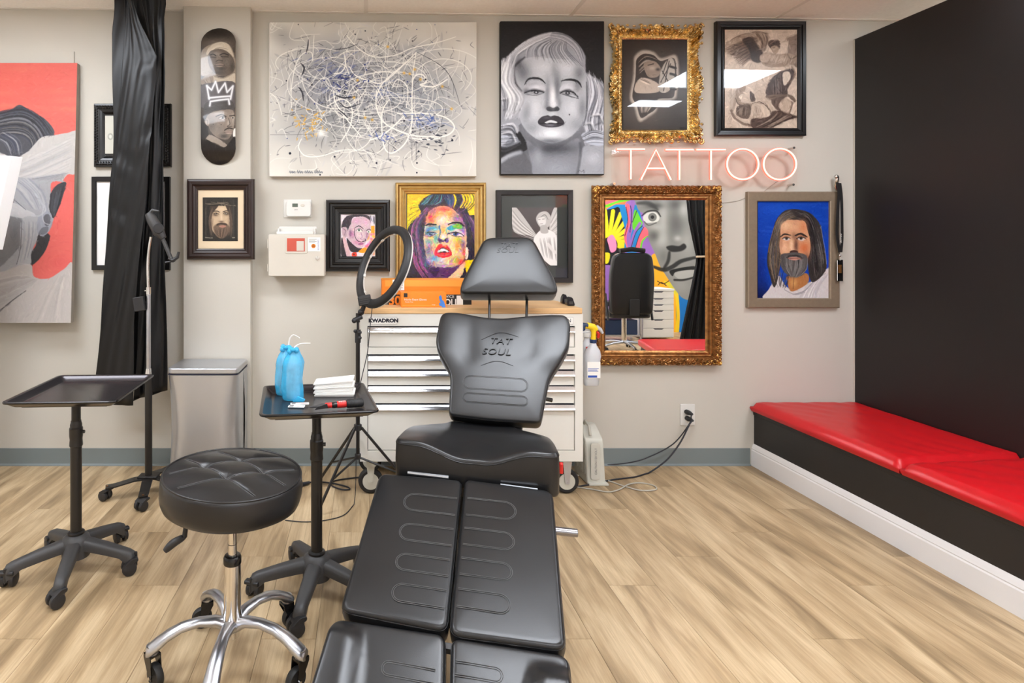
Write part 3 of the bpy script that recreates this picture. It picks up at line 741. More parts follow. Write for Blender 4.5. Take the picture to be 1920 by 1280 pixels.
    # mouth
    c.poly([(498, 905), (550, 800), (600, 795), (620, 812), (650, 798), (700, 860), (726, 915), (690, 950), (610, 960), (540, 945)], (222, 40, 52), 4)
    c.poly([(540, 890), (590, 838), (640, 838), (690, 888), (640, 900), (590, 896)], (46, 16, 26), 4); c.poly([(545, 888), (590, 852), (640, 852), (680, 888), (620, 878)], (240, 238, 240), 3)
    c.line([(530, 925), (600, 935), (690, 920)], 16, (240, 100, 100), .8, 6, .5); c.blob(620, 815, 40, 14, (240, 90, 100), .8)
    c.poly([(900, 840), (925, 850), (925, 960), (900, 985), (890, 940)], (240, 226, 200), 4)
    brush(c, 2400, 5, 1.5, 12, .75, 14); brush(c, 500, 6, 2.2, 10, .55, 30, (795, 400, 870, 500))
    c.line([(675, 542), (740, 522), (820, 522), (870, 560)], 18, (26, 20, 34), .9, 5, .5); c.line([(392, 556), (440, 540), (525, 548)], 18, (26, 20, 34), .9, 5, .5)
    c.line([(672, 656), (720, 648), (780, 644), (840, 662), (872, 690)], 10, (24, 18, 30), .9, 4, .5); c.dot(770, 664, 10, 9, (16, 16, 24), 3); c.line([(540, 892), (590, 870), (640, 870), (690, 890)], 7, (245, 243, 245), .8, 3)
    return c.noise(2, 2)
def art_bearded():
    c = Cv(1421, 373.5, 1561.5, 561.5, 1.6, (14, 62, 168)).view(1320, 320, 4.5725)
    for k in range(26):
        y = 250 + 33 * k; x = 440 + 560 * rng.random(); c.line([(x, y), (x + 120, y + 6), (x + 240, y)], 18, (26 + 30 * rng.random(), 76 + 30 * rng.random(), 180 + 20 * rng.random()), .4, 14, .6)
    c.blob(640, 330, 160, 60, (30, 84, 196), .6); c.blob(480, 1080, 90, 130, (8, 16, 60), .95); c.blob(480, 850, 50, 200, (14, 34, 110), .7); c.blob(1080, 760, 40, 120, (12, 60, 200), .6)
    c.poly([(540, 1110), (560, 1010), (640, 900), (720, 1000), (900, 960), (1000, 880), (1110, 830), (1120, 1110)], (206, 200, 200), 5)
    c.hair([(880, 960), (840, 1040), (800, 1100)], [(1100, 850), (1000, 980), (960, 1100)], 12, [(176, 170, 174), (226, 222, 220), (190, 184, 186)], 12, .6)
    c.line([(760, 1060), (860, 1030), (930, 960), (1040, 880)], 7, (120, 116, 122), .8, 4, .5); c.line([(690, 1020), (780, 1060), (860, 1040)], 7, (150, 144, 146), .8, 4)
    c.poly([(720, 900), (880, 880), (890, 960), (800, 1020), (740, 1030), (716, 960)], (170, 112, 66), 6); c.blob(770, 960, 30, 40, (214, 164, 100), .8); c.line([(770, 910), (765, 1010)], 10, (120, 78, 50), .6, 6)
    H = (56, 50, 48)
    c.poly([(745, 330), (680, 350), (620, 420), (590, 520), (555, 640), (540, 780), (560, 880), (600, 1000), (640, 900), (700, 600), (860, 560), (900, 900), (950, 950), (1040, 860), (1048, 760), (1020, 600), (1000, 470), (920, 370), (830, 335)], H, 5)
    c.hair([(745, 335), (650, 400), (600, 560), (560, 760), (600, 960)], [(780, 400), (700, 440), (650, 560), (650, 700), (640, 880)], 40, [(96, 90, 88), (40, 36, 36), (130, 124, 118), (66, 58, 54), (150, 120, 80)], 8, .65, 5)
    c.hair([(790, 340), (900, 380), (980, 540), (1030, 740), (1030, 860)], [(800, 430), (880, 460), (910, 600), (900, 760), (920, 930)], 44, [(86, 80, 80), (34, 30, 32), (120, 114, 112), (56, 50, 48), (26, 24, 26)], 8, .65, 5)
    c.line([(1000, 480), (1035, 660), (1050, 800)], 5, (170, 170, 190), .6, 3); c.line([(640, 400), (590, 520), (550, 700)], 5, (190, 140, 90), .6, 3)
    for k in range(60):
        s_ = k % 2; x = (560 + 100 * rng.random()) if s_ else (890 + 140 * rng.random()); y = 480 + 380 * rng.random(); g = 30 + 100 * rng.random()
        c.line([(x, y), (x + 5 + 6 * rng.random(), y + 34), (x - 4 + 8 * rng.random(), y + 70)], 5, (g + 8, g, g), .45, 3, .7)
    face = [(655, 560), (660, 470), (710, 425), (780, 420), (860, 432), (885, 500), (908, 590), (912, 680), (880, 760), (800, 800), (720, 790), (665, 730), (648, 650)]
    c.poly(face, (208, 152, 116), 5)
    for x, y, rx, ry, col, a in ((700, 470, 44, 40, (226, 184, 146), .9), (790, 480, 60, 40, (216, 164, 126), .8), (850, 480, 34, 50, (206, 128, 86), .8), (690, 660, 34, 50, (226, 178, 144), .9), (860, 660, 44, 50, (204, 110, 66), .95), (880, 740, 24, 40, (120, 76, 60), .8),
                             (750, 640, 16, 70, (232, 196, 160), .9), (790, 640, 18, 70, (92, 62, 52), .85), (770, 560, 22, 30, (132, 92, 74), .7), (760, 690, 26, 18, (220, 174, 140), .8), (660, 620, 14, 60, (170, 120, 92), .6)):
        c.blob(x, y, rx, ry, col, a)
    c.poly([(672, 582), (700, 562), (740, 578), (712, 598)], (214, 204, 196), 3); c.poly([(800, 580), (830, 558), (872, 580), (836, 600)], (200, 186, 176), 3)
    c.dot(708, 581, 13, 12, (70, 62, 58), 3); c.dot(832, 579, 14, 12, (70, 62, 58), 3); c.poly([(668, 580), (700, 556), (744, 574), (706, 570)], (176, 124, 94), 4); c.poly([(794, 578), (830, 552), (878, 576), (832, 568)], (160, 108, 82), 4); c.dot(708, 581, 5, 5, (20, 16, 16), 2); c.dot(832, 579, 5, 5, (20, 16, 16), 2)
    c.line([(668, 584), (700, 570), (742, 580)], 7, (40, 28, 26), .9, 3, .4); c.line([(796, 582), (830, 567), (876, 582)], 8, (40, 28, 26), .9, 3, .4)
    c.line([(656, 566), (690, 544), (742, 552)], 14, (38, 30, 28), .95, 5, .5); c.line([(782, 556), (830, 540), (884, 568)], 17, (38, 30, 28), .95, 5, .5)
    c.poly([(736, 690), (770, 680), (806, 690), (800, 706), (770, 702), (742, 706)], (70, 44, 40), 4)
    B = (84, 80, 80)
    c.poly([(660, 720), (720, 705), (800, 700), (880, 730), (885, 820), (850, 890), (790, 912), (730, 900), (680, 860), (655, 800)], B, 6)
    c.hair([(670, 730), (680, 820), (740, 910)], [(885, 740), (870, 830), (800, 912)], 60, [(120, 116, 114), (50, 46, 46), (150, 146, 144), (90, 86, 84)], 6, .6, 6)
    c.line([(710, 745), (740, 728), (800, 728), (840, 748)], 12, (46, 40, 38), .9, 5, .3); c.poly([(718, 750), (770, 738), (830, 750), (775, 768)], (196, 140, 124), 4); c.line([(716, 750), (770, 750), (832, 750)], 5, (96, 50, 44), .8, 3)
    c.hair([(640, 840), (620, 930), (630, 1000)], [(740, 900), (730, 960), (700, 1010)], 9, [(50, 46, 48), (90, 84, 84)], 6, .8, 5)
    brush(c, 1700, 5, 1.2, 9, .6, 4)
    return c.noise(2, 2)
def art_coral():                                   # bent over head in grey on coral
    c = Cv(-70, 118, 145, 605, 1.1, (250, 116, 104)).view(0, 110, 5.33)
    # coordinates: first crop scale 5.33 from (0,110)
    for k in range(14): c.blob(-200 + 1000 * rng.random(), 60 + 500 * rng.random(), 160, 26, (255, 128 + 14 * rng.random(), 112), .35)
    c.poly([(-400, 560), (-100, 540), (80, 530), (150, 485), (220, 462), (330, 530), (450, 590), (545, 690), (560, 760), (500, 850), (300, 960), (160, 1010), (0, 960), (-400, 900)], (88, 88, 94), 6)
    c.hair([(-100, 560), (120, 500), (260, 490), (420, 580), (550, 740)], [(-100, 800), (100, 760), (260, 780), (330, 850), (330, 930)], 50, [(60, 60, 64), (130, 130, 138), (76, 78, 92), (160, 156, 152), (48, 48, 52), (110, 104, 98)], 14, .6)
    c.hair([(-80, 780), (60, 840), (120, 960)], [(80, 720), (220, 820), (250, 960)], 22, [(120, 122, 130), (60, 62, 74), (176, 176, 180), (86, 88, 104)], 10, .6)
    c.poly([(-100, 930), (60, 950), (160, 990), (300, 930), (430, 790), (560, 765), (690, 742), (800, 745), (780, 1130), (700, 1160), (560, 1330), (300, 1400), (-100, 1400)], (214, 208, 202), 6)
    c.hair([(100, 1080), (300, 1000), (740, 780)], [(120, 1330), (420, 1260), (740, 1120)], 34, [(224, 220, 216), (196, 192, 188), (176, 176, 180), (232, 228, 224)], 20, .35)
    c.hair([(120, 1200), (380, 1180), (720, 1130)], [(120, 1340), (360, 1330), (640, 1220)], 18, [(150, 152, 160), (120, 122, 130), (190, 190, 194)], 14, .5)
    # second crop: scale 4.925 from (0,350)
    c.view(0, 350, 4.925)
    c.poly([(-100, -20), (400, -60), (640, -40), (600, 150), (540, 280), (520, 380), (420, 440), (330, 640), (340, 760), (200, 900), (-100, 900)], (186, 186, 188), 5)
    c.poly([(500, -30), (640, -30), (700, 30), (690, 760), (505, 845), (360, 820), (340, 720), (440, 600), (500, 400), (540, 240)], (250, 118, 110), 4)
    c.blob(600, 700, 90, 60, (240, 100, 96), .6)
    c.poly([(500, 60), (560, -20), (640, -40), (620, 60), (585, 180), (530, 290), (490, 200), (495, 120)], (72, 72, 76), 4)
    c.hair([(510, 60), (500, 200), (530, 280)], [(630, -20), (590, 140), (545, 270)], 10, [(110, 112, 118), (50, 50, 54), (90, 92, 98)], 9, .6)
    c.poly([(400, 440), (500, 440), (480, 560), (420, 660), (345, 722), (325, 630), (380, 540)], (70, 69, 71), 4)
    c.hair([(70, -40), (200, 40), (330, 200)], [(300, -80), (440, 60), (480, 240)], 34, [(196, 196, 200), (150, 154, 164), (172, 174, 182), (214, 212, 212)], 16, .5)
    c.poly([(60, 70), (110, 80), (165, 145), (60, 140)], (98, 98, 104), 4)
    c.poly([(40, 145), (170, 150), (280, 210), (360, 250), (360, 290), (300, 305), (180, 280), (30, 290)], (216, 214, 214), 4)
    c.line([(80, 60), (180, 130), (280, 215)], 6, (90, 92, 100), .8, 3, .4); c.line([(30, 296), (240, 296), (330, 300)], 6, (110, 110, 114), .8, 4, .3)
    c.poly([(-60, 300), (245, 300), (240, 440), (225, 560), (60, 740), (-60, 820)], (146, 146, 148), 5); c.blob(60, 480, 80, 90, (170, 166, 162), .6); c.blob(180, 420, 40, 110, (128, 128, 130), .7)
    c.poly([(245, 300), (390, 290), (400, 440), (340, 600), (330, 720), (215, 720), (235, 560)], (196, 196, 198), 5); c.line([(243, 310), (240, 560), (210, 715)], 6, (90, 90, 94), .8, 4)
    c.hair([(260, 320), (270, 500), (240, 700)], [(380, 320), (370, 480), (330, 640)], 12, [(214, 212, 212), (170, 172, 178)], 16, .5)
    c.poly([(395, 270), (440, 255), (470, 220), (515, 260), (520, 350), (480, 430), (420, 455), (385, 400)], (176, 180, 190), 4)
    c.poly([(440, 280), (480, 250), (505, 290), (495, 350), (460, 360)], (118, 118, 124), 4); c.poly([(400, 440), (430, 380), (490, 370), (470, 430)], (132, 134, 142), 5); c.line([(440, 180), (430, 260), (450, 330), (500, 350)], 9, (214, 214, 220), .8, 4)
    c.line([(360, 70), (420, 150), (460, 210), (400, 270), (340, 260)], 14, (210, 212, 220), .7, 8)
    c.poly([(-80, 850), (100, 780), (215, 730), (340, 720), (372, 830), (505, 845), (640, 760), (720, 730), (720, 1300), (-80, 1300)], (212, 204, 198), 5)
    c.hair([(-60, 880), (240, 820), (360, 850)], [(-60, 1180), (160, 1040), (400, 860)], 24, [(222, 214, 208), (190, 182, 178), (204, 198, 194)], 26, .4)
    c.line([(-60, 1230), (60, 1150), (180, 1050), (300, 960)], 10, (78, 76, 78), .85, 5, .3)
    c.hair([(200, 1250), (400, 1000), (520, 860)], [(660, 1250), (650, 1000), (680, 780)], 20, [(228, 218, 210), (206, 198, 192), (196, 188, 184)], 26, .35)
    brush(c, 3000, 9, 2.2, 7, .45, 2)
    return c.noise(1, 2)
def art_skateboard():
    c = Cv(375, 47, 443, 308, 2.0, (70, 62, 56)).view(365, 40, 4.741)
    c.blob(200, 60, 160, 90, (22, 18, 17), .95); c.blob(200, 190, 150, 50, (120, 108, 98), .7)
    # upper man with headscarf
    c.poly([(50, 300), (90, 230), (200, 185), (300, 200), (350, 300), (360, 470), (150, 480), (50, 470)], (150, 136, 120), 8)
    c.poly([(100, 300), (130, 225), (220, 180), (300, 205), (345, 310), (320, 300), (240, 245), (160, 270)], (196, 182, 162), 6); c.hair([(110, 290), (180, 220), (250, 195)], [(120, 310), (220, 250), (330, 290)], 9, [(150, 136, 118), (214, 200, 180), (110, 98, 86)], 8, .6)
    c.poly([(50, 310), (110, 300), (125, 400), (150, 460), (60, 470)], (160, 146, 130), 8)
    c.poly([(118, 320), (140, 265), (230, 245), (310, 285), (350, 350), (352, 430), (300, 480), (210, 478), (150, 430), (125, 380)], (98, 86, 76), 6)
    for x, y, rx, ry, g, a in ((200, 290, 40, 20, 150, .7), (160, 370, 24, 40, 128, .6), (290, 360, 34, 40, 120, .6), (215, 330, 18, 30, 156, .8), (230, 420, 50, 16, 60, .7), (330, 400, 18, 50, 60, .7), (210, 455, 60, 16, 66, .6)):
        c.blob(x, y, rx, ry, (g, g * .92, g * .84), a)
    c.line([(135, 300), (165, 292), (190, 305)], 8, (30, 26, 24), .9, 4); c.line([(225, 300), (260, 285), (300, 300)], 8, (30, 26, 24), .9, 4); c.line([(140, 318), (190, 320)], 6, (30, 26, 24), .8, 4); c.line([(235, 312), (300, 316)], 6, (30, 26, 24), .8, 4)
    c.poly([(195, 325), (215, 315), (240, 325), (235, 345), (200, 350)], (120, 106, 94), 4); c.line([(190, 355), (215, 345), (250, 352)], 6, (34, 28, 26), .8, 4); c.poly([(180, 392), (215, 375), (265, 385), (225, 408)], (140, 122, 110), 4); c.line([(178, 394), (220, 392), (266, 388)], 5, (36, 30, 28), .9, 3)
    c.poly([(160, 480), (250, 500), (355, 460), (360, 560), (150, 560)], (190, 176, 156), 6); c.line([(165, 480), (250, 505), (352, 450)], 10, (120, 108, 96), .7, 4)
    c.poly([(55, 560), (60, 510), (150, 465), (160, 560)], (140, 124, 108), 6); c.hair([(70, 520), (110, 560)], [(140, 480), (160, 560)], 6, [(90, 78, 70), (190, 176, 160)], 7, .5)
    c.poly([(50, 580), (160, 545), (360, 545), (365, 760), (50, 760)], (86, 80, 80), 10)
    # lower man with bandana
    c.poly([(80, 770), (120, 715), (320, 705), (350, 780), (330, 790), (200, 800), (110, 840), (90, 860)], (70, 66, 64), 6)
    c.poly([(55, 880), (100, 860), (120, 960), (110, 1040), (50, 1030)], (34, 30, 29), 6)
    c.poly([(110, 840), (200, 795), (330, 785), (352, 850), (348, 930), (330, 1000), (290, 1048), (220, 1040), (150, 990), (120, 920)], (132, 118, 106), 5)
    for x, y, rx, ry, g, a in ((220, 820, 70, 20, 170, .7), (150, 930, 34, 60, 96, .7), (220, 960, 36, 40, 120, .6), (300, 900, 16, 40, 176, .8), (260, 1020, 40, 20, 60, .8), (340, 860, 14, 60, 180, .6)):
        c.blob(x, y, rx, ry, (g, g * .93, g * .86), a)
    c.poly([(85, 880), (110, 860), (130, 890), (120, 930), (95, 910)], (150, 136, 122), 4); c.line([(92, 880), (112, 878), (115, 910)], 5, (60, 52, 48), .8, 3)
    c.line([(190, 845), (240, 828), (275, 846)], 8, (30, 26, 24), .9, 4); c.line([(310, 840), (350, 835)], 8, (30, 26, 24), .9, 4)
    c.poly([(215, 860), (250, 846), (275, 860), (248, 870)], (176, 168, 160), 3); c.dot(250, 858, 9, 9, (20, 18, 18), 2); c.line([(212, 860), (250, 844), (278, 860)], 5, (24, 20, 20), .9, 3)
    c.poly([(320, 856), (340, 848), (352, 856), (338, 864)], (176, 168, 160), 3); c.dot(338, 856, 6, 7, (20, 18, 18), 2)
    c.line([(300, 860), (312, 910), (290, 935), (330, 930)], 6, (60, 52, 48), .8, 4); c.line([(265, 968), (300, 948), (340, 955)], 11, (34, 28, 26), .9, 4, .4); c.poly([(262, 985), (300, 972), (335, 980), (300, 1000)], (168, 146, 134), 4); c.line([(262, 985), (335, 982)], 4, (40, 32, 30), .9, 3)
    c.dot(165, 915, 4, 4, (30, 26, 26)); c.dot(235, 918, 4, 4, (30, 26, 26))
    c.poly([(345, 960), (370, 950), (370, 1020), (340, 1020)], (226, 220, 212), 5)
    c.poly([(105, 1030), (150, 1010), (280, 1090), (265, 1120), (180, 1080), (105, 1060)], (150, 138, 126), 5)
    c.poly([(45, 1030), (110, 1050), (200, 1100), (270, 1115), (355, 1020), (370, 1100), (330, 1220), (210, 1270), (90, 1220), (45, 1100)], (30, 25, 24), 6)
    brush(c, 1500, 5, 1.3, 9, .5)
    # spray painted crown
    cr = [(108, 570), (130, 672), (130, 620), (180, 530), (210, 640), (272, 545), (285, 630), (340, 570), (310, 690)]
    G = [(108, 572), (150, 610), (186, 535), (212, 632), (270, 548), (288, 630), (340, 572), (318, 690)]
    for w, col, a in ((34, (150, 150, 156), .35), (15, (236, 236, 238), .95)):
        c.line(G, w, col, a, 8, 0, False); c.line([(108, 572), (128, 690)], w, col, a, 8); c.line([(128, 680), (220, 672), (312, 664)], w, col, a, 8); c.line([(134, 750), (140, 712), (220, 700), (300, 690), (308, 735)], w, col, a, 8, 0, False)
    return c
def art_abstract():
    c = Cv(506, 42, 893, 330, 1.6, (222, 218, 208)).view(480, 0, 3.764)
    c.noise(6, 40)
    c.blob(800, 700, 560, 360, (136, 138, 142), .8); c.blob(560, 560, 260, 200, (110, 114, 130), .7); c.blob(1150, 700, 260, 240, (132, 138, 148), .6); c.blob(500, 880, 220, 130, (126, 128, 128), .6)
    c.blob(200, 260, 90, 60, (150, 150, 150), .5, .7); c.blob(500, 360, 160, 90, (150, 152, 156), .5); c.blob(1150, 350, 120, 40, (140, 146, 156), .5); c.blob(260, 960, 160, 60, (180, 180, 180), .5)
    R = rng
    def inside(sx=430, sy=280): return 790 + R.normal() * sx * .8, 660 + R.normal() * sy * .8
    for _ in range(420):                           # scrubbed greys
        x, y = inside(); a = R.random() * PI; l = 30 + 90 * R.random(); g = 110 + 110 * R.random()
        c.line([(x, y), (x + l * math.cos(a), y + l * math.sin(a))], 5 + 16 * R.random(), (g, g, g + 6), .28, 6, .8)
    for _ in range(60):
        x, y = 540 + R.normal() * 110, 560 + R.normal() * 90; c.line([(x, y), (x + 50, y - 40 + 40 * R.random())], 9, (84, 96, 150), .5, 6, .8)
    for _ in range(40):
        x, y = (870, 640) if R.random() < .4 else (1150, 850); c.line([(x + R.normal() * 60, y + R.normal() * 40), (x + 80 + R.normal() * 60, y + 20 + R.normal() * 40)], 8, (100, 116, 168), .45, 6, .8)
    for _ in range(330):                           # thin dark scratches
        x, y = inside(480, 330); a = R.normal() * 1.0 + (0.4 if R.random() < .5 else -0.6); l = 20 + 120 * R.random()
        c.line([(x, y), (x + l * .5 * math.cos(a) + R.normal() * 8, y + l * .5 * math.sin(a)), (x + l * math.cos(a), y + l * math.sin(a))], 2.4 + 2 * R.random(), (50, 50, 56), .6, 2, .7)
    for _ in range(800):                           # dense short scratching
        x, y = 780 + R.normal() * 300, 680 + R.normal() * 190; a = R.random() * PI; l = 12 + 40 * R.random(); g = 40 + 120 * R.random()
        c.line([(x, y), (x + l * math.cos(a), y + l * math.sin(a))], 4 + 3 * R.random(), (g, g, g + 8), .6, 2, .7)
    for _ in range(340):                           # thin white
        x, y = inside(430, 290); a = R.random() * 2 * PI; l = 40 + 200 * R.random(); b = R.normal() * .8
        c.line([(x, y), (x + l * .5 * math.cos(a), y + l * .5 * math.sin(a)), (x + l * math.cos(a + b), y + l * math.sin(a + b))], 3 + 3 * R.random(), (240, 238, 230), .75, 2, .5)
    for _ in range(26):                            # big looping white arcs
        x, y = inside(300, 190); rx, ry = 80 + 280 * R.random(), 60 + 200 * R.random(); a0 = R.random() * 6; a1 = a0 + 2 + 3 * R.random()
        c.line([(x + rx * math.cos(a0 + (a1 - a0) * k / 8), y + ry * math.sin(a0 + (a1 - a0) * k / 8)) for k in range(9)], 4 + 3 * R.random(), (244, 242, 234), .8, 2, .4)
    for P, w in (([(640, 250), (720, 340), (830, 400), (980, 390), (1100, 340), (1280, 300), (1410, 260)], 7), ([(660, 470), (700, 530), (800, 570), (900, 580), (1060, 440), (1130, 370)], 8),
                 ([(1130, 370), (1110, 500), (1100, 700), (1100, 860), (1060, 1000), (960, 1080), (900, 1020), (890, 800), (940, 700)], 9), ([(850, 640), (850, 760), (900, 860), (1000, 920), (1140, 960), (1330, 960), (1400, 900), (1340, 830), (1200, 800), (1000, 800)], 10),
                 ([(1060, 440), (900, 580), (850, 680)], 8), ([(1100, 580), (1130, 530), (1180, 530), (1200, 580), (1160, 600), (1260, 610), (1350, 560)], 11), ([(500, 750), (600, 700), (660, 730), (680, 800), (660, 900), (600, 1000)], 8),
                 ([(550, 640), (560, 720), (640, 840), (740, 960)], 8), ([(320, 980), (300, 1040), (350, 1100), (460, 1100), (600, 1060), (770, 1060)], 7), ([(400, 430), (390, 370), (330, 380), (280, 460), (250, 620), (250, 760)], 6),
                 ([(400, 430), (405, 330), (410, 250)], 5), ([(550, 520), (600, 510), (630, 460), (620, 370)], 8), ([(800, 990), (880, 960), (960, 900), (1040, 820)], 10), ([(1100, 975), (1200, 985), (1300, 975)], 10), ([(960, 620), (1000, 560), (1070, 620), (1060, 760)], 6)):
        c.line(P, w, (246, 244, 236), .95, 2, .3)
    for P, w in (([(370, 280), (365, 330), (355, 370)], 9), ([(320, 450), (340, 480), (325, 530)], 13), ([(300, 615), (325, 650), (335, 710)], 10), ([(560, 670), (620, 690), (700, 680)], 11), ([(590, 720), (640, 760), (740, 730)], 8), ([(580, 770), (650, 830)], 9), ([(1140, 370), (1300, 460), (1380, 560), (1440, 740)], 4), ([(560, 350), (640, 340), (720, 310)], 5)):
        c.line(P, w, (30, 30, 40), .85, 3, .6)
    for _ in range(110):
        x, y = 790 + R.normal() * 420, 640 + R.normal() * 340; r = 2 + 5 * R.random() ** 2
        c.dot(x, y, r, r, [(20, 22, 34), (30, 44, 110), (60, 60, 64)][R.integers(3)], 2, .9)
    for x, y, r in ((240, 1082, 9), (850, 1150, 7), (1135, 1218, 6), (1148, 1068, 7), (1385, 990, 8), (700, 242, 5), (771, 218, 5), (215, 570, 5), (1045, 852, 7), (555, 1105, 7)): c.dot(x, y, r, r, (16, 20, 40), 2)
    for _ in range(34):
        x, y = 1220 + R.normal() * 80, 960 + R.normal() * 50; c.line([(x, y), (x + 10 + 16 * R.random(), y - 6 + 14 * R.random())], 8, (30, 34, 50), .8, 3, .6)
    for _ in range(26):
        x, y = 590 + R.normal() * 60, 580 + R.normal() * 30; c.line([(x, y), (x + 22, y + R.normal() * 14)], 8, (36, 46, 110), .8, 3, .6)
    for _ in range(14): x = 1180 + R.normal() * 60; c.line([(x, 840 + R.normal() * 22), (x + 26, 838 + R.normal() * 18)], 5, (44, 76, 160), .8, 3, .6)
    for _ in range(12): x = 880 + R.normal() * 50; c.line([(x, 970 + R.normal() * 22), (x + 26, 968 + R.normal() * 18)], 6, (44, 70, 160), .7, 3, .6)
    for _ in range(46):
        x, y = 380 + R.normal() * 70, 870 + R.normal() * 70; c.line([(x, y), (x + R.normal() * 24, y + 10 + R.normal() * 16)], 7, (226, 170, 60), .85, 3, .5)
    for x, y in ((275, 830), (717, 567), (692, 688), (770, 830), (820, 845), (930, 330), (1045, 515), (1160, 560), (1085, 520), (1120, 490), (1315, 610), (1380, 768)): c.blob(x, y, 9, 9, (232, 176, 66), .95)
    c.line([(100, 950), (250, 950), (400, 945)], 3, (60, 60, 60), .6, 2); c.blob(460, 940, 36, 26, (250, 248, 240), .95)
    for x in (1130, 935, 1100): c.line([(x, 1000), (x, 1130)], 3, (50, 52, 60), .7, 2)
    # the illegible brush signature
    x = 235
    while x < 475:
        h = 8 + 10 * R.random(); c.line([(x, 1218), (x + 5, 1218 - h), (x + 9, 1222), (x + 13, 1212)], 4, (84, 90, 100), .8, 2); x += 15 if R.random() < .8 else 24
    return c
def art_goldframe():
    c = Cv(1168, 75, 1288, 243, 1.6, (38, 33, 31)).view(920, 0, 3.764)
    c.blob(1150, 560, 190, 220, (110, 104, 98), .6); c.blob(1080, 780, 160, 110, (96, 92, 86), .6)
    body = [(1030, 420), (1080, 380), (1150, 390), (1200, 430), (1290, 410), (1310, 500), (1300, 640), (1280, 690), (1180, 700), (1170, 760), (1120, 800), (1060, 830), (1030, 740), (1000, 680), (1020, 560), (1025, 480)]
    c.poly([(x + (x - 1160) * .12, y + (y - 600) * .12) for x, y in body], (176, 168, 158), 26, .8)
    c.poly(body, (52, 46, 44), 6)
    c.hair([(1040, 440), (1100, 395), (1180, 420)], [(1050, 520), (1100, 480), (1160, 480)], 14, [(120, 112, 104), (40, 36, 34), (150, 142, 132)], 9, .7)
    c.poly([(1080, 450), (1150, 430), (1200, 480), (1180, 540), (1110, 540)], (126, 114, 104), 6); c.blob(1140, 480, 30, 16, (164, 152, 140), .7); c.line([(1110, 460), (1150, 450)], 6, (30, 26, 24), .8, 3); c.blob(1180, 490, 14, 10, (30, 26, 24), .8)
    c.poly([(1060, 550), (1130, 560), (1190, 600), (1180, 650), (1030, 655), (1020, 600)], (160, 148, 136), 8); c.hair([(1060, 540), (1140, 580)], [(1050, 570), (1120, 600)], 5, [(90, 82, 76), (200, 188, 176)], 8, .6)
    c.poly([(1200, 500), (1250, 420), (1290, 420), (1300, 520), (1260, 640), (1190, 640)], (150, 144, 136), 6)
    for a, b in (((1210, 500), (1290, 640)), ((1260, 430), (1220, 640)), ((1200, 580), (1270, 450)), ((1250, 420), (1215, 520))): c.line([a, b], 6, (30, 26, 26), .9, 3)
    for k in range(4): c.line([(1270, 470 + 50 * k), (1305, 480 + 50 * k)], 16, (24, 20, 20), .9, 5)
    c.hair([(1040, 720), (1060, 800)], [(1170, 710), (1110, 790)], 12, [(180, 170, 158), (50, 46, 44), (120, 112, 106)], 10, .7)
    brush(c, 1300, 4, 1.2, 12, .5)
    c.A = 70 + (c.A - 60) * 1.4 - 14
    return c
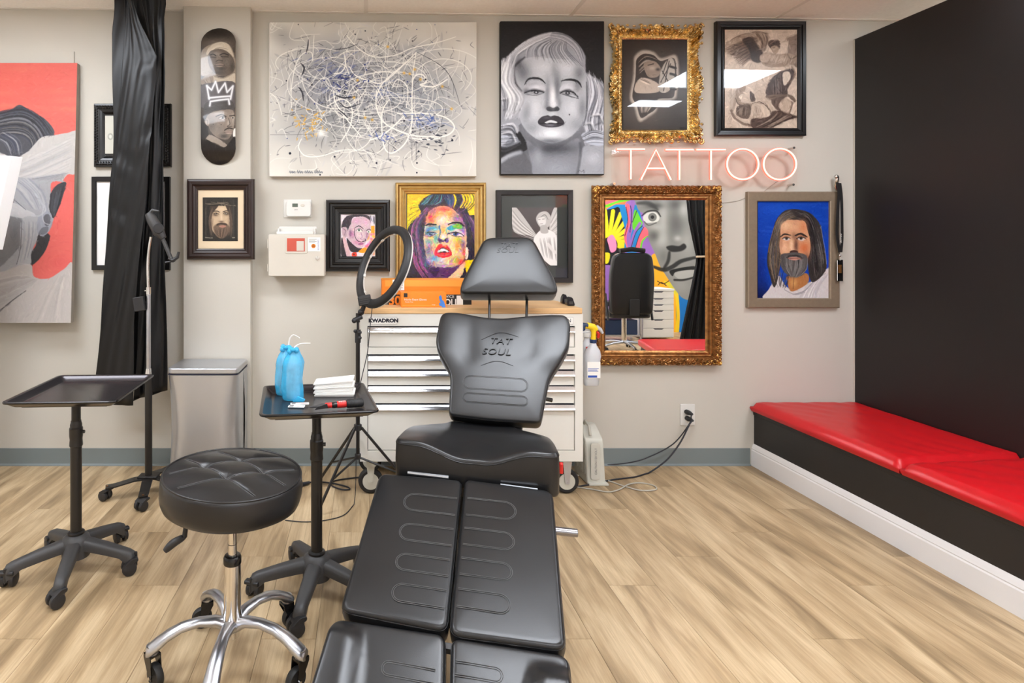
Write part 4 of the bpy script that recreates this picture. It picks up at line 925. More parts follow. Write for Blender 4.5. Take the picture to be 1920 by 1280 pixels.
def art_angel():
    c = Cv(1359, 53, 1500, 240, 1.5, (186, 172, 158)).view(1350, 45, 6.244)
    c.noise(5, 20)
    c.hair([(90, 720), (120, 900), (80, 1180)], [(300, 740), (200, 900), (140, 1150)], 16, [(150, 136, 124), (206, 194, 180), (170, 156, 142)], 20, .4)
    D = (58, 46, 40)
    c.poly([(60, 240), (200, 140), (400, 90), (520, 95), (580, 150), (560, 200), (500, 330), (480, 440), (360, 430), (250, 400), (60, 330)], (150, 134, 120), 12, .8)
    for k in range(15):
        y = 230 + 14 * k; c.line([(60 + 14 * k, y + 60), (240 + 8 * k, y - 20), (430, 150 + 16 * k)], 16, D if k % 2 else (104, 88, 78), .75, 12, .6)
    c.poly([(260, 190), (360, 150), (430, 240), (500, 340), (470, 450), (370, 420), (340, 300)], D, 26, .9)
    c.hair([(400, 100), (480, 200), (480, 320)], [(540, 100), (560, 190), (520, 320)], 16, [(120, 104, 92), (170, 154, 140), (84, 70, 62)], 14, .5)
    c.line([(70, 220), (240, 130), (430, 90), (540, 110)], 7, (84, 70, 62), .6, 5)
    c.poly([(780, 170), (860, 140), (930, 140), (930, 480), (860, 480), (790, 330), (800, 230)], (120, 106, 96), 14, .85); c.line([(760, 200), (790, 150), (880, 125)], 6, (110, 96, 86), .6, 4)
    c.poly([(560, 230), (590, 190), (660, 180), (700, 210), (700, 280), (640, 300), (600, 290)], (88, 74, 66), 8); c.hair([(570, 240), (640, 190)], [(600, 290), (700, 230)], 12, [(50, 40, 36), (130, 112, 100)], 8, .6)
    c.poly([(600, 270), (650, 250), (690, 280), (680, 330), (640, 350), (605, 310)], (156, 138, 122), 6); c.line([(620, 280), (640, 276)], 5, (50, 40, 36), .8, 3)
    c.poly([(520, 340), (600, 340), (700, 350), (800, 340), (890, 380), (860, 470), (720, 500), (560, 500), (480, 440)], (150, 134, 120), 10)
    c.hair([(560, 350), (520, 430)], [(880, 380), (850, 480)], 18, [(104, 88, 78), (196, 182, 168), (130, 114, 102)], 12, .55)
    c.poly([(480, 360), (590, 350), (560, 440), (470, 430)], (170, 154, 140), 8); c.line([(790, 350), (830, 410), (890, 375)], 9, (84, 70, 62), .8, 5)
    c.poly([(560, 700), (640, 600), (720, 550), (830, 520), (870, 560), (840, 660), (790, 760), (780, 840), (660, 860), (540, 840)], (92, 80, 76), 10)
    c.hair([(600, 690), (600, 830)], [(720, 560), (740, 840)], 12, [(150, 138, 130), (66, 56, 54), (110, 98, 92)], 10, .5); c.poly([(740, 570), (810, 560), (820, 640), (760, 720), (735, 660)], (200, 188, 174), 8)
    c.line([(840, 500), (880, 580), (850, 650), (790, 690)], 14, (130, 114, 102), .8, 6); c.poly([(540, 840), (780, 820), (860, 850), (870, 920), (620, 900)], (120, 106, 96), 10)
    # fallen figure
    c.poly([(600, 900), (700, 850), (800, 860), (860, 900), (850, 1000), (790, 1070), (660, 1000)], (110, 96, 88), 8); c.poly([(690, 940), (780, 850), (840, 900), (800, 1040), (720, 1010)], (176, 160, 146), 12); c.line([(790, 860), (860, 920), (830, 1040)], 16, (206, 194, 180), .8, 6)
    c.poly([(380, 930), (480, 915), (590, 1020), (560, 1080), (420, 1110), (360, 1060)], (186, 172, 158), 8); c.hair([(390, 940), (430, 1100)], [(560, 980), (570, 1070)], 12, [(120, 104, 94), (210, 198, 184), (150, 136, 124)], 9, .5)
    c.line([(380, 930), (480, 915), (590, 1020), (560, 1090), (430, 1130)], 8, D, .8, 4)
    c.poly([(200, 740), (280, 700), (300, 760), (240, 860), (260, 920), (360, 930), (350, 960), (220, 950), (175, 860)], (150, 134, 120), 8); c.poly([(220, 850), (260, 820), (250, 880)], (214, 204, 190), 6)
    c.poly([(350, 790), (400, 820), (410, 900), (360, 900)], (96, 82, 74), 8); c.line([(180, 860), (220, 940), (350, 960)], 7, D, .8, 4); c.line([(380, 760), (430, 910)], 9, (206, 194, 180), .8, 5)
    c.poly([(200, 970), (300, 930), (360, 960), (350, 1080), (290, 1110), (190, 1060)], (110, 96, 86), 8); c.hair([(210, 970), (200, 1060)], [(340, 960), (320, 1090)], 16, [(60, 48, 42), (160, 144, 130), (90, 76, 68)], 8, .6)
    c.line([(130, 1010), (160, 1080), (260, 1160), (370, 1190), (390, 1230)], 26, (120, 104, 94), .9, 10); c.line([(115, 1030), (160, 1120), (280, 1200)], 10, (206, 194, 182), .7, 6)
    c.poly([(370, 1110), (560, 1090), (640, 1010), (900, 1080), (780, 1130), (620, 1200), (400, 1230)], (86, 72, 66), 14, .9); c.hair([(400, 1200), (560, 1120), (640, 1030)], [(560, 1240), (760, 1140), (900, 1080)], 14, [(150, 136, 124), (60, 48, 44), (190, 176, 162)], 14, .5)
    brush(c, 2400, 8, 1.8, 14, .5)
    c.A = 128 + (c.A - 128) * 1.35
    return c
def art_thorn():
    c = Cv(380, 370, 446, 452, 2.2, (40, 36, 32)).view(0, 320, 3.764)
    c.hair([(1430, 200), (1430, 480)], [(1680, 200), (1680, 480)], 30, [(60, 56, 50), (24, 22, 20), (84, 78, 70)], 8, .5)
    c.poly([(1500, 260), (1560, 235), (1610, 265), (1635, 350), (1615, 430), (1570, 475), (1530, 460), (1490, 400), (1482, 320)], (190, 164, 134), 6)
    for x, y, rx, ry, col, a in ((1560, 270, 40, 16, (216, 192, 160), .8), (1520, 310, 18, 10, (60, 48, 40), .8), (1600, 305, 20, 10, (60, 48, 40), .8), (1562, 330, 8, 34, (220, 196, 166), .8), (1490, 370, 12, 50, (90, 72, 60), .7), (1625, 370, 12, 50, (80, 64, 54), .7), (1562, 358, 16, 6, (80, 60, 50), .8)): c.blob(x, y, rx, ry, col, a)
    c.dot(1528, 306, 8, 4, (170, 156, 140), 3); c.dot(1592, 302, 8, 4, (170, 156, 140), 3); c.dot(1528, 304, 3.5, 3.5, (30, 26, 24), 2); c.dot(1592, 300, 3.5, 3.5, (30, 26, 24), 2); c.line([(1508, 300), (1528, 298), (1545, 306)], 4, (40, 32, 28), .9, 3); c.line([(1576, 302), (1592, 294), (1612, 298)], 4, (40, 32, 28), .9, 3); c.line([(1502, 288), (1530, 284), (1548, 292)], 6, (50, 40, 34), .9, 3); c.line([(1574, 290), (1598, 282), (1618, 288)], 6, (50, 40, 34), .9, 3); c.poly([(1480, 250), (1530, 236), (1540, 250), (1500, 300), (1490, 340)], (60, 48, 40), 6); c.poly([(1590, 240), (1630, 250), (1640, 340), (1622, 310)], (60, 48, 40), 6)
    c.poly([(1505, 400), (1540, 372), (1590, 370), (1622, 400), (1610, 450), (1570, 478), (1525, 460)], (84, 66, 54), 12, .75); c.hair([(1515, 410), (1530, 450), (1560, 474)], [(1620, 400), (1600, 450), (1572, 474)], 26, [(60, 46, 38), (120, 98, 80), (90, 72, 60)], 5, .6, 2); c.poly([(1532, 374), (1562, 366), (1596, 372), (1600, 386), (1562, 378), (1530, 388)], (64, 50, 42), 4); c.poly([(1545, 392), (1570, 384), (1596, 390), (1570, 402)], (170, 120, 104), 4)
    for k in range(22): c.line([(1450 + 210 * rng.random(), 215 + 30 * rng.random()), (1560, 225 + 22 * rng.random()), (1450 + 220 * rng.random(), 215 + 34 * rng.random())], 5, (110, 98, 84) if k % 2 else (30, 26, 22), .8, 3)
    c.hair([(1490, 250), (1470, 350), (1480, 470)], [(1510, 270), (1488, 350), (1510, 460)], 8, [(40, 32, 28), (90, 74, 62)], 6, .8); c.hair([(1620, 250), (1640, 350), (1640, 470)], [(1610, 280), (1625, 380), (1610, 460)], 8, [(40, 32, 28), (90, 74, 62)], 6, .8)
    c.line([(1450, 472), (1500, 474)], 5, (200, 190, 170), .6, 2); c.line([(1640, 472), (1656, 472)], 5, (200, 190, 170), .6, 2)
    brush(c, 900, 3, .9, 10, .5)
    return c
def art_moustache():
    c = Cv(639, 402, 703.5, 480.5, 2.4, (226, 214, 220)).view(608, 370, 9.016)
    for _ in range(40): c.blob(700 + 160 * rng.random(), 600 + 380 * rng.random(), 24, 24, [(240, 150, 30), (230, 90, 130), (250, 240, 235), (214, 90, 170), (250, 200, 40)][rng.integers(5)], .8)
    c.poly([(790, 480), (850, 480), (850, 610), (790, 600)], (244, 160, 20), 6, smooth=False); c.hair([(760, 310), (800, 400)], [(850, 310), (850, 460)], 8, [(30, 30, 40), (200, 200, 210)], 12, .8)
    c.poly([(290, 480), (330, 370), (430, 300), (720, 300), (780, 380), (770, 470), (700, 400), (500, 330), (440, 480), (400, 560), (300, 520)], (52, 44, 52), 8)
    c.poly([(300, 520), (340, 495), (390, 530), (380, 660), (340, 680), (305, 620)], (190, 160, 170), 8); c.line([(320, 530), (360, 560), (340, 640)], 10, (90, 70, 84), .8, 6)
    c.poly([(440, 460), (500, 350), (640, 320), (760, 380), (785, 480), (760, 620), (700, 760), (640, 850), (560, 850), (440, 760), (380, 680), (395, 560)], (206, 180, 186), 8)
    for x, y, rx, ry, col, a in ((540, 400, 70, 50, (214, 150, 186), .7), (700, 420, 60, 60, (220, 160, 190), .6), (470, 620, 50, 60, (180, 100, 150), .7), (600, 640, 60, 50, (230, 200, 206), .8), (560, 760, 80, 40, (210, 130, 170), .7), (440, 600, 20, 60, (90, 60, 90), .6), (720, 640, 20, 60, (150, 90, 130), .7)): c.blob(x, y, rx, ry, col, a)
    c.poly([(380, 690), (450, 760), (560, 850), (640, 860), (580, 920), (460, 920), (400, 820)], (46, 36, 44), 8)
    c.poly([(290, 690), (340, 780), (390, 1000), (290, 1000)], (40, 34, 42), 6); c.poly([(310, 690), (360, 700), (440, 940), (430, 1000), (380, 1000)], (214, 176, 180), 8)
    c.poly([(540, 560), (590, 520), (640, 560), (600, 585)], (226, 226, 214), 5); c.dot(588, 552, 17, 17, (60, 90, 70), 4); c.dot(588, 552, 7, 7, (10, 10, 10), 3); c.line([(535, 562), (590, 520), (645, 566)], 8, (30, 20, 30), .9, 4)
    c.poly([(720, 580), (750, 558), (775, 585), (745, 600)], (220, 220, 210), 4); c.dot(748, 580, 11, 12, (60, 90, 70), 4)
    c.line([(520, 510), (590, 480), (660, 530)], 14, (40, 28, 40), .95, 6, .4); c.line([(710, 560), (760, 535), (785, 560)], 12, (40, 28, 40), .9, 6, .4)
    c.line([(620, 600), (640, 670), (610, 700), (670, 705)], 8, (120, 70, 110), .8, 6); c.line([(515, 520), (510, 620), (550, 720), (620, 750), (660, 740)], 9, (30, 20, 28), .95, 4, .3); c.line([(660, 740), (700, 730), (690, 700)], 12, (30, 20, 28), .95, 5)
    c.poly([(570, 790), (620, 765), (665, 780), (620, 805)], (160, 90, 130), 5)
    c.poly([(590, 900), (680, 845), (720, 880), (670, 935), (590, 930)], (244, 154, 24), 6); c.poly([(470, 940), (540, 930), (545, 990), (470, 990)], (226, 60, 40), 6); c.blob(500, 960, 12, 12, (20, 20, 30), .9)
    brush(c, 1300, 3, 1.0, 14, .6, 8)
    return c
def art_stone_angel():
    c = Cv(960, 389, 1044.5, 497.5, 2.0, (60, 48, 48)).view(900, 330, 3.764)
    W_ = (232, 229, 226)
    c.poly([(220, 220), (260, 225), (360, 360), (410, 440), (350, 420), (250, 400), (225, 330)], (190, 186, 182), 5); c.poly([(545, 225), (515, 240), (490, 340), (500, 430), (545, 440)], (196, 192, 188), 5)
    for k in range(9): c.line([(228, 240 + 18 * k), (300, 330 + 12 * k), (400, 420 + 4 * k)], 5, (236, 232, 228) if k % 2 else (130, 124, 120), .7, 3, .4)
    for k in range(7): c.line([(545, 240 + 28 * k), (500, 330 + 16 * k)], 5, (230, 226, 222) if k % 2 else (140, 134, 130), .7, 3)
    c.poly([(380, 440), (430, 380), (490, 380), (545, 440), (545, 632), (500, 632), (420, 560), (390, 500)], W_, 5)
    c.hair([(400, 440), (430, 560)], [(530, 430), (545, 600)], 22, [(236, 234, 230), (160, 154, 150), (190, 186, 182), (130, 124, 120)], 7, .6)
    c.poly([(395, 300), (420, 258), (470, 250), (500, 290), (490, 350), (450, 375), (415, 350)], (186, 182, 178), 5); c.hair([(400, 290), (450, 255), (495, 300)], [(430, 290), (460, 275), (480, 310)], 9, [(226, 222, 218), (130, 124, 120)], 6, .6)
    c.poly([(410, 300), (455, 290), (465, 330), (440, 355), (415, 335)], (222, 218, 214), 5); c.line([(412, 308), (425, 305)], 4, (90, 84, 82), .8, 2); c.line([(440, 304), (455, 302)], 4, (90, 84, 82), .8, 2); c.line([(425, 338), (442, 336)], 4, (110, 100, 96), .8, 2)
    c.poly([(430, 350), (470, 350), (480, 400), (430, 400)], (176, 170, 166), 5)
    c.line([(480, 480), (520, 530), (545, 540)], 22, (226, 222, 218), .9, 6)
    return c
def art_mural():                                   # coloured graffiti wall with a giant grey face
    c = Cv(1040, 330, 1420, 700, 1.25, (150, 104, 180)).view(1125, 365, 4.268)
    BL, YE, PK, GR, PU, K, OR = (20, 124, 186), (232, 214, 30), (250, 96, 116), (98, 196, 40), (146, 98, 176), (20, 20, 26), (246, 172, 32)
    c.poly([(-400, -200), (300, -200), (300, 40), (230, 30), (160, 110), (60, 130), (-400, 140)], (250, 120, 70), 4)
    c.line([(-300, 90), (0, 100), (120, 60), (220, 40)], 22, GR, 1, 3); c.line([(-300, 60), (0, 70), (130, 40)], 20, PK, 1, 3); c.line([(60, 130), (120, 100), (190, 100)], 40, BL, 1, 3)
    c.poly([(-400, 130), (40, 120), (150, 110), (200, 300), (180, 440), (100, 560), (30, 560), (-400, 560)], K, 4)
    for k in range(12):
        a = -2.5 + 0.27 * k; cx, cy = 60, 380
        c.line([(cx + 50 * math.cos(a), cy + 40 * math.sin(a)), (cx + (150 + 90 * (k < 8)) * math.cos(a), cy + (130 + 120 * (k < 8)) * math.sin(a))], 32, YE, 1, 3)
        c.line([(cx + 60 * math.cos(a + .13), cy + 50 * math.sin(a + .13)), (cx + 200 * math.cos(a + .13), cy + 200 * math.sin(a + .13))], 4, K, 1, 2)
    c.dot(70, 400, 62, 62, K, 3); c.poly([(50, 350), (90, 320), (120, 370), (120, 440), (80, 460), (60, 400)], (250, 140, 180), 4); c.poly([(20, 470), (70, 470), (60, 540), (30, 545)], YE, 3)
    c.poly([(150, 110), (200, 100), (290, 90), (330, 260), (300, 450), (190, 450), (195, 300)], BL, 4); c.line([(210, 90), (230, 200), (200, 330), (225, 430)], 34, PK, 1, 3); c.line([(260, 40), (240, 150), (250, 230), (220, 330), (230, 440)], 34, PU, 1, 3)
    c.poly([(270, 120), (320, 200), (330, 230), (290, 290), (250, 260)], GR, 3); c.line([(310, 230), (270, 300), (240, 400)], 24, PU, 1, 3); c.poly([(340, 260), (380, 290), (370, 340), (330, 360), (310, 440), (270, 440), (300, 340)], (250, 96, 110), 3)
    c.line([(370, 335), (330, 370), (315, 440)], 14, GR, 1, 3); c.poly([(340, 380), (380, 340), (440, 460), (420, 500), (340, 460)], PU, 3)
    for P in ([(200, 100), (215, 220), (190, 330)], [(235, 90), (245, 170), (230, 300)], [(340, 260), (300, 340), (270, 440)], [(330, 250), (280, 300), (240, 420)], [(285, 130), (250, 220)]): c.line(P, 5, K, 1, 2)
    c.poly([(400, 490), (470, 500), (600, 760), (600, 1400), (380, 1400), (380, 640)], OR, 4); c.poly([(500, 690), (600, 740), (620, 830), (590, 1100), (600, 830)], YE, 3); c.poly([(610, 800), (720, 800), (720, 1300), (590, 1300), (600, 1100)], (14, 110, 180), 4); c.line([(605, 800), (615, 960), (608, 1100)], 26, (240, 200, 30), 1, 3)
    c.line([(450, 690), (500, 710), (550, 680)], 6, K, 1, 2); c.line([(455, 720), (480, 700), (520, 725)], 6, K, 1, 2)
    # the face
    G = lambda g: (g, g * .99, g * .95)
    c.poly([(275, -200), (285, 90), (345, 160), (345, 240), (375, 290), (380, 360), (430, 470), (470, 570), (520, 650), (600, 770), (660, 830), (760, 850), (1100, 900), (1200, -200)], G(132), 5)
    for x, y, rx, ry, g, a in ((500, 200, 40, 160, 176, .8), (600, 240, 70, 120, 86, .9), (480, 360, 50, 60, 170, .9), (600, 340, 50, 50, 112, .8), (340, 60, 60, 30, 160, .7), (420, 90, 70, 24, 60, .9), (600, 80, 60, 40, 70, .8), (660, 120, 40, 60, 170, .8), (440, 260, 60, 30, 170, .8), (420, 330, 40, 40, 80, .8), (690, 380, 60, 90, 160, .7), (500, 500, 40, 60, 110, .8), (640, 720, 80, 60, 150, .7), (560, 600, 30, 40, 170, .7), (700, 640, 60, 30, 170, .6), (800, 300, 100, 300, 120, .7)):
        c.blob(x, y, rx, ry, G(g), a)
    c.poly([(335, 180), (370, 145), (430, 140), (465, 180), (450, 215), (390, 225), (350, 220)], G(206), 5); c.dot(410, 180, 34, 34, G(110), 5); c.dot(410, 180, 14, 14, G(20), 4)
    c.line([(325, 170), (370, 135), (440, 130), (475, 175)], 12, G(30), .9, 6, .4); c.line([(345, 215), (380, 245), (440, 225)], 8, G(70), .8, 6); c.line([(290, 70), (380, 70), (450, 120)], 34, G(52), .8, 18, .5)
    c.poly([(520, 420), (560, 405), (620, 410), (660, 390), (680, 420), (640, 450), (560, 455)], G(30), 14); c.line([(545, 460), (535, 530), (500, 590)], 26, G(34), .9, 12, .3)
    c.line([(420, 575), (500, 600), (570, 575), (640, 530), (760, 500)], 34, G(30), .9, 10, .4); c.poly([(545, 610), (600, 590), (740, 570), (740, 600), (600, 620), (570, 650)], G(26), 8); c.line([(585, 680), (660, 680), (750, 655)], 16, G(26), .9, 8); c.poly([(590, 620), (740, 600), (740, 650), (620, 670)], G(164), 8)
    c.blob(610, 350, 30, 24, G(176), .8)
    return c
# ================================================================ THINGS ON THE WALL
def wall_thing(name, label, cat, px0, py0, px1, py1, yw=W, group=None):
    return thing(name, label, cat, (wx((px0 + px1) / 2, yw), yw, wz(py1, yw)), 0, group)
def mitre(t, x0, x1, z0, z1, prof, m, yw=W, name='frame', smooth=0):
    rings = [[(x0 + i, yw - h, z0 + i), (x1 - i, yw - h, z0 + i), (x1 - i, yw - h, z1 - i), (x0 + i, yw - h, z1 - i)] for i, h in prof]
    b = MB(); b.loft(rings, cap0=False, cap1=False)
    return b.build(name, m, t, world=True, smooth=smooth)
def quad(t, name, m, x0, x1, z0, z1, y, th=0.002):
    return MB().box(x0, x1, y, y + th, z0, z1).build(name, m, t, world=True, smooth=0)
def pic_thing(name, label, cat, o, i, dep, prof, fm, art=None, glaze=True, mount=None, pm='paint_gloss', yw=W, mmat='mat_cream'):
    """o, i: outer and inner pixel boxes; prof: (fraction across moulding, fraction of depth)"""
    t = wall_thing(name, label, cat, *o, yw)
    yf = yw - dep
    X0, X1, Z0, Z1 = wx(o[0], yf), wx(o[2], yf), wz(o[3], yf), wz(o[1], yf)
    wm = (wx(i[0], yf) - X0)
    mitre(t, X0, X1, Z0, Z1, [(0.0, 0.0)] + [(a * wm, b * dep) for a, b in prof] + [(wm, dep * 0.3)], fm, yw)
    yi = yw - dep * 0.45
    quad(t, 'backing', 'frame_black', X0 + 0.004, X1 - 0.004, Z0 + 0.004, Z1 - 0.004, yw - dep * 0.25, dep * 0.2)
    if mount is not None:
        quad(t, 'mount', mmat, X0 + wm - 0.002, X1 - wm + 0.002, Z0 + wm - 0.002, Z1 - wm + 0.002, yi + 0.0015)
    if art is not None: sheet('picture', art, t, pm, yi)
    if glaze: quad(t, 'glass', 'glass', X0 + wm - 0.001, X1 - wm + 0.001, Z0 + wm - 0.001, Z1 - wm + 0.001, yi - 0.006, 0.0015)
    return t
def canvas(label, o, dep, art, em, cat='painting', name='canvas_painting', r=0.006):
    t = wall_thing(name, label, cat, *o)
    y = W - dep
    x0, x1, z0, z1 = wx(o[0], y), wx(o[2], y), wz(o[3], y), wz(o[1], y)
    MB().box(x0, x1, y, W - 0.004, z0, z1).build('stretched_canvas', em, t, world=True, bevel=r)
    sheet('painted_face', art, t, 'paint', y - 0.0006)
    return t
canvas('wide abstract drip painting with white, black and blue splashes on pale canvas', (504, 41, 894, 331), 0.038, art_abstract(), 'canvas_white')
canvas('black and white airbrushed canvas portrait of a blonde woman with dark lips', (938, 39, 1133.5, 328), 0.034, art_blonde(), 'canvas_black')
P_STEP = [(0.0, 0.7), (0.06, 0.95), (0.2, 1.0), (0.3, 0.8), (0.42, 0.78), (0.5, 0.9), (0.58, 0.8), (0.62, 0.62), (0.86, 0.55), (0.9, 0.62), (0.97, 0.6)]
P_FLAT = [(0.0, 0.9), (0.08, 1.0), (0.9, 0.96), (1.0, 0.85)]
P_BLK = [(0.0, 0.85), (0.1, 1.0), (0.45, 0.95), (0.5, 0.72), (0.62, 0.7), (0.66, 0.8), (0.9, 0.6)]
pic_thing('framed_drawing', 'charcoal drawing of a winged angel over a fallen figure in a black frame, top right', 'picture', (1344, 39, 1513, 254), (1359.5, 53, 1500, 240), 0.03, P_BLK, 'frame_black', art_angel())
pic_thing('framed_portrait', 'taupe framed portrait of a long haired bearded man on a blue ground', 'picture', (1403, 359, 1575, 577), (1421, 374, 1561, 561), 0.026, P_FLAT, 'frame_taupe', art_bearded(), glaze=False)
pic_thing('framed_portrait', 'gold framed multicoloured portrait of a woman with red lips on yellow', 'picture', (742, 342, 912, 546), (763, 364, 891, 525), 0.05, [(0.0, 0.85), (0.08, 1.0), (0.2, 0.96), (0.3, 0.7), (0.34, 0.86), (0.5, 0.8), (0.58, 0.58), (0.68, 0.64), (0.84, 0.5), (0.9, 0.58), (0.98, 0.52)], 'gold_flat', art_colour_woman(), glaze=False)
pic_thing('framed_portrait', 'small colourful portrait of a man with a long curled moustache in a heavy black frame', 'picture', (611, 374, 731.5, 509), (639, 402, 703, 480), 0.045, P_STEP, 'frame_black', art_moustache(), glaze=False)
pic_thing('framed_portrait', 'dark brown framed portrait of a man with a thorn crown on the pilaster', 'picture', (349, 335, 476, 486.5), (370, 356.5, 455, 465), 0.036, [(0.0, 0.6), (0.08, 0.85), (0.2, 0.9), (0.3, 1.0), (0.5, 0.95), (0.6, 0.7), (0.78, 0.6), (0.84, 0.7), (0.95, 0.62)], 'frame_brown', art_thorn(), glaze=False, mount=1, yw=W - 0.065)
pic_thing('framed_picture', 'black framed print of a winged stone angel in a wide dark mount', 'picture', (931, 356, 1075, 530), (940.5, 365.5, 1066, 520.5), 0.03, P_FLAT, 'frame_black', art_stone_angel(), mount=1, mmat='mat_dark')
# the two frames half hidden by the curtain
def art_lime():
    c = Cv(181, 340, 308, 498, 0.7, (246, 244, 242)); c.noise(4, 10)
    c.hair([(205, 370), (203, 430), (201, 490)], [(300, 360), (296, 430), (290, 490)], 14, [(206, 222, 60), (190, 214, 40), (224, 232, 110)], 9, .8, 2); return c
pic_thing('framed_picture', 'thin black framed print with lime green on white half behind the curtain', 'picture', (171, 331, 318, 506), (180, 340, 309, 498), 0.022, P_FLAT, 'frame_black', art_lime())
def art_pale():
    c = Cv(197, 217, 296, 288, 0.8, (206, 204, 192)); c.dot(207, 256, 5, 6, (150, 150, 140), 1.5); c.dot(207, 256, 3, 4, (220, 220, 210), 1.5); return c
t = pic_thing('framed_picture', 'carved black frame around a pale print, upper one behind the curtain', 'picture', (174, 193, 319, 312), (194, 213, 299, 292), 0.035, [(0.0, 0.6), (0.05, 0.8), (0.3, 0.85), (0.55, 0.7), (0.6, 0.8), (0.8, 0.7)], 'frame_black', art_pale())
b = MB(); yf = W - 0.03                              # carved leaf beads along the moulding
for k in range(26):
    for (xa, ya, xb, yb, n) in ((180, 200, 313, 200, 26), (180, 306, 313, 306, 26), (180, 202, 180, 304, 20), (313, 202, 313, 304, 20)):
        if k >= n: continue
        u = (k + 0.5) / n; p = at(xa + (xb - xa) * u, ya + (yb - ya) * u, yf)
        for q in range(2):
            w = 0.0085 if q == 0 else 0.006
            horizontal = ya == yb
            o_ = (0.008 if q else -0.004)
            c = p + (Vector((o_ * 0.4, 0, -o_ if ya < 250 else o_)) if horizontal else Vector((o_ if xa < 250 else -o_, 0, o_ * 0.4)))
            b.ball(c, (w, 0.006, w * 0.6) if horizontal else (w * 0.6, 0.006, w), 8, 5)
o = b.build('carved_beading', 'frame_black', t, world=True, smooth=60); o['kind'] = 'stuff'

# ---- carved gold frames: dense mitred moulding with relief, plus scrolls
def carved(t, x0, x1, z0, z1, wd, prof, relief, edge, m, yw=W, name='carved_moulding', ns=200, nt=16):
    vs = []; fs = []
    def ph(u):
        for (a, ha), (b_, hb) in zip(prof[:-1], prof[1:]):
            if a <= u <= b_: return ha + (hb - ha) * (u - a) / max(1e-6, b_ - a)
        return prof[-1][1]
    corners = [(x0, z0, 1, 1), (x1, z0, -1, 1), (x1, z1, -1, -1), (x0, z1, 1, -1)]
    for k in range(4):
        ax, az, asx, asz = corners[k]; bx, bz, bsx, bsz = corners[(k + 1) % 4]
        L = math.hypot(bx - ax, bz - az); n = max(20, int(ns * L / 0.8)); base = len(vs)
        ox, oz = ((0, -1), (1, 0), (0, 1), (-1, 0))[k]
        for i in range(n + 1):
            s = i / n
            for j in range(nt + 1):
                u = j / nt
                px = (ax + asx * wd * u) * (1 - s) + (bx + bsx * wd * u) * s
                pz = (az + asz * wd * u) * (1 - s) + (bz + bsz * wd * u) * s
                sl_ = s * L; e = edge(k, s, sl_, L) * (1 - u) ** 1.5
                h = ph(u) + relief(k, s, sl_, L, u) * min(1, (j if j < nt / 2 else nt - j) / 1.5)
                vs.append((px + ox * e, yw - max(0.001, h), pz + oz * e))
        for i in range(n):
            for j in range(nt):
                a = base + i * (nt + 1) + j; fs.append((a, a + 1, a + nt + 2, a + nt + 1))
    b = MB(); b.add(vs, fs); o = b.build(name, m, t, world=True, smooth=45, fix=False)
    bm = bmesh.new(); bm.from_mesh(o.data); bmesh.ops.remove_doubles(bm, verts=bm.verts, dist=0.0002); bmesh.ops.recalc_face_normals(bm, faces=bm.faces); bm.to_mesh(o.data); bm.free()
    return o
def scroll(b, c, R, r, turns, a0, cw, y, squash=1.0):
    pts = []; n = int(14 * turns)
    for i in range(n + 1):
        f = i / n; a = a0 + cw * f * turns * 2 * PI; rr = R * (1 - 0.8 * f)
        pts.append((c[0] + rr * math.cos(a), y - 0.006 * f, c[1] + rr * math.sin(a) * squash))
    b.tube(pts, [r * (0.4 + 0.8 * math.sin(PI * min(1, 0.15 + i / n))) for i in range(n + 1)], 6)
    b.ball((pts[-1][0], pts[-1][1], pts[-1][2]), r * 1.6, 8, 6)
# rococo frame
O, I = (1144, 45, 1319, 268), (1168, 75, 1288, 243)
t = wall_thing('rococo_frame', 'pierced bright gold rococo frame with a dark airbrushed head behind reflecting glass', 'picture', *O)
y = W - 0.04; x0, x1, z0, z1 = wx(O[0], y), wx(O[2], y), wz(O[3], y), wz(O[1], y)
ix0, ix1, iz0, iz1 = wx(I[0], y), wx(I[2], y), wz(I[3], y), wz(I[1], y)
wd = 0.084
def edge_r(k, s, l, L): return 0.010 * math.cos(2 * PI * s * 2) - 0.008 + 0.004 * math.cos(2 * PI * s * 12) + 0.003 * math.sin(2 * PI * s * 31)
def rel_r(k, s, l, L, u):
    return 0.010 * abs(math.sin(PI * l / 0.024 + 5 * u)) * (1 if 0.08 < u < 0.6 else 0.15) + 0.006 * math.sin(l * 190 + 40 * u * math.sin(l * 30)) * (u < 0.7) + (0.003 * (1 if math.sin(2 * PI * l / 0.009) > 0 else 0) if 0.8 < u < 0.95 else 0)
carved(t, x0 + 0.006, x1 - 0.006, z0 + 0.007, z1 - 0.006, 0.077, [(0, 0.018), (0.12, 0.034), (0.35, 0.042), (0.6, 0.026), (0.75, 0.018), (0.85, 0.024), (1, 0.016)], rel_r, edge_r, 'gold', ns=240, nt=18)
b = MB(); yo = W - 0.034
cx_, cz_ = (x0 + x1) / 2, (z0 + z1) / 2
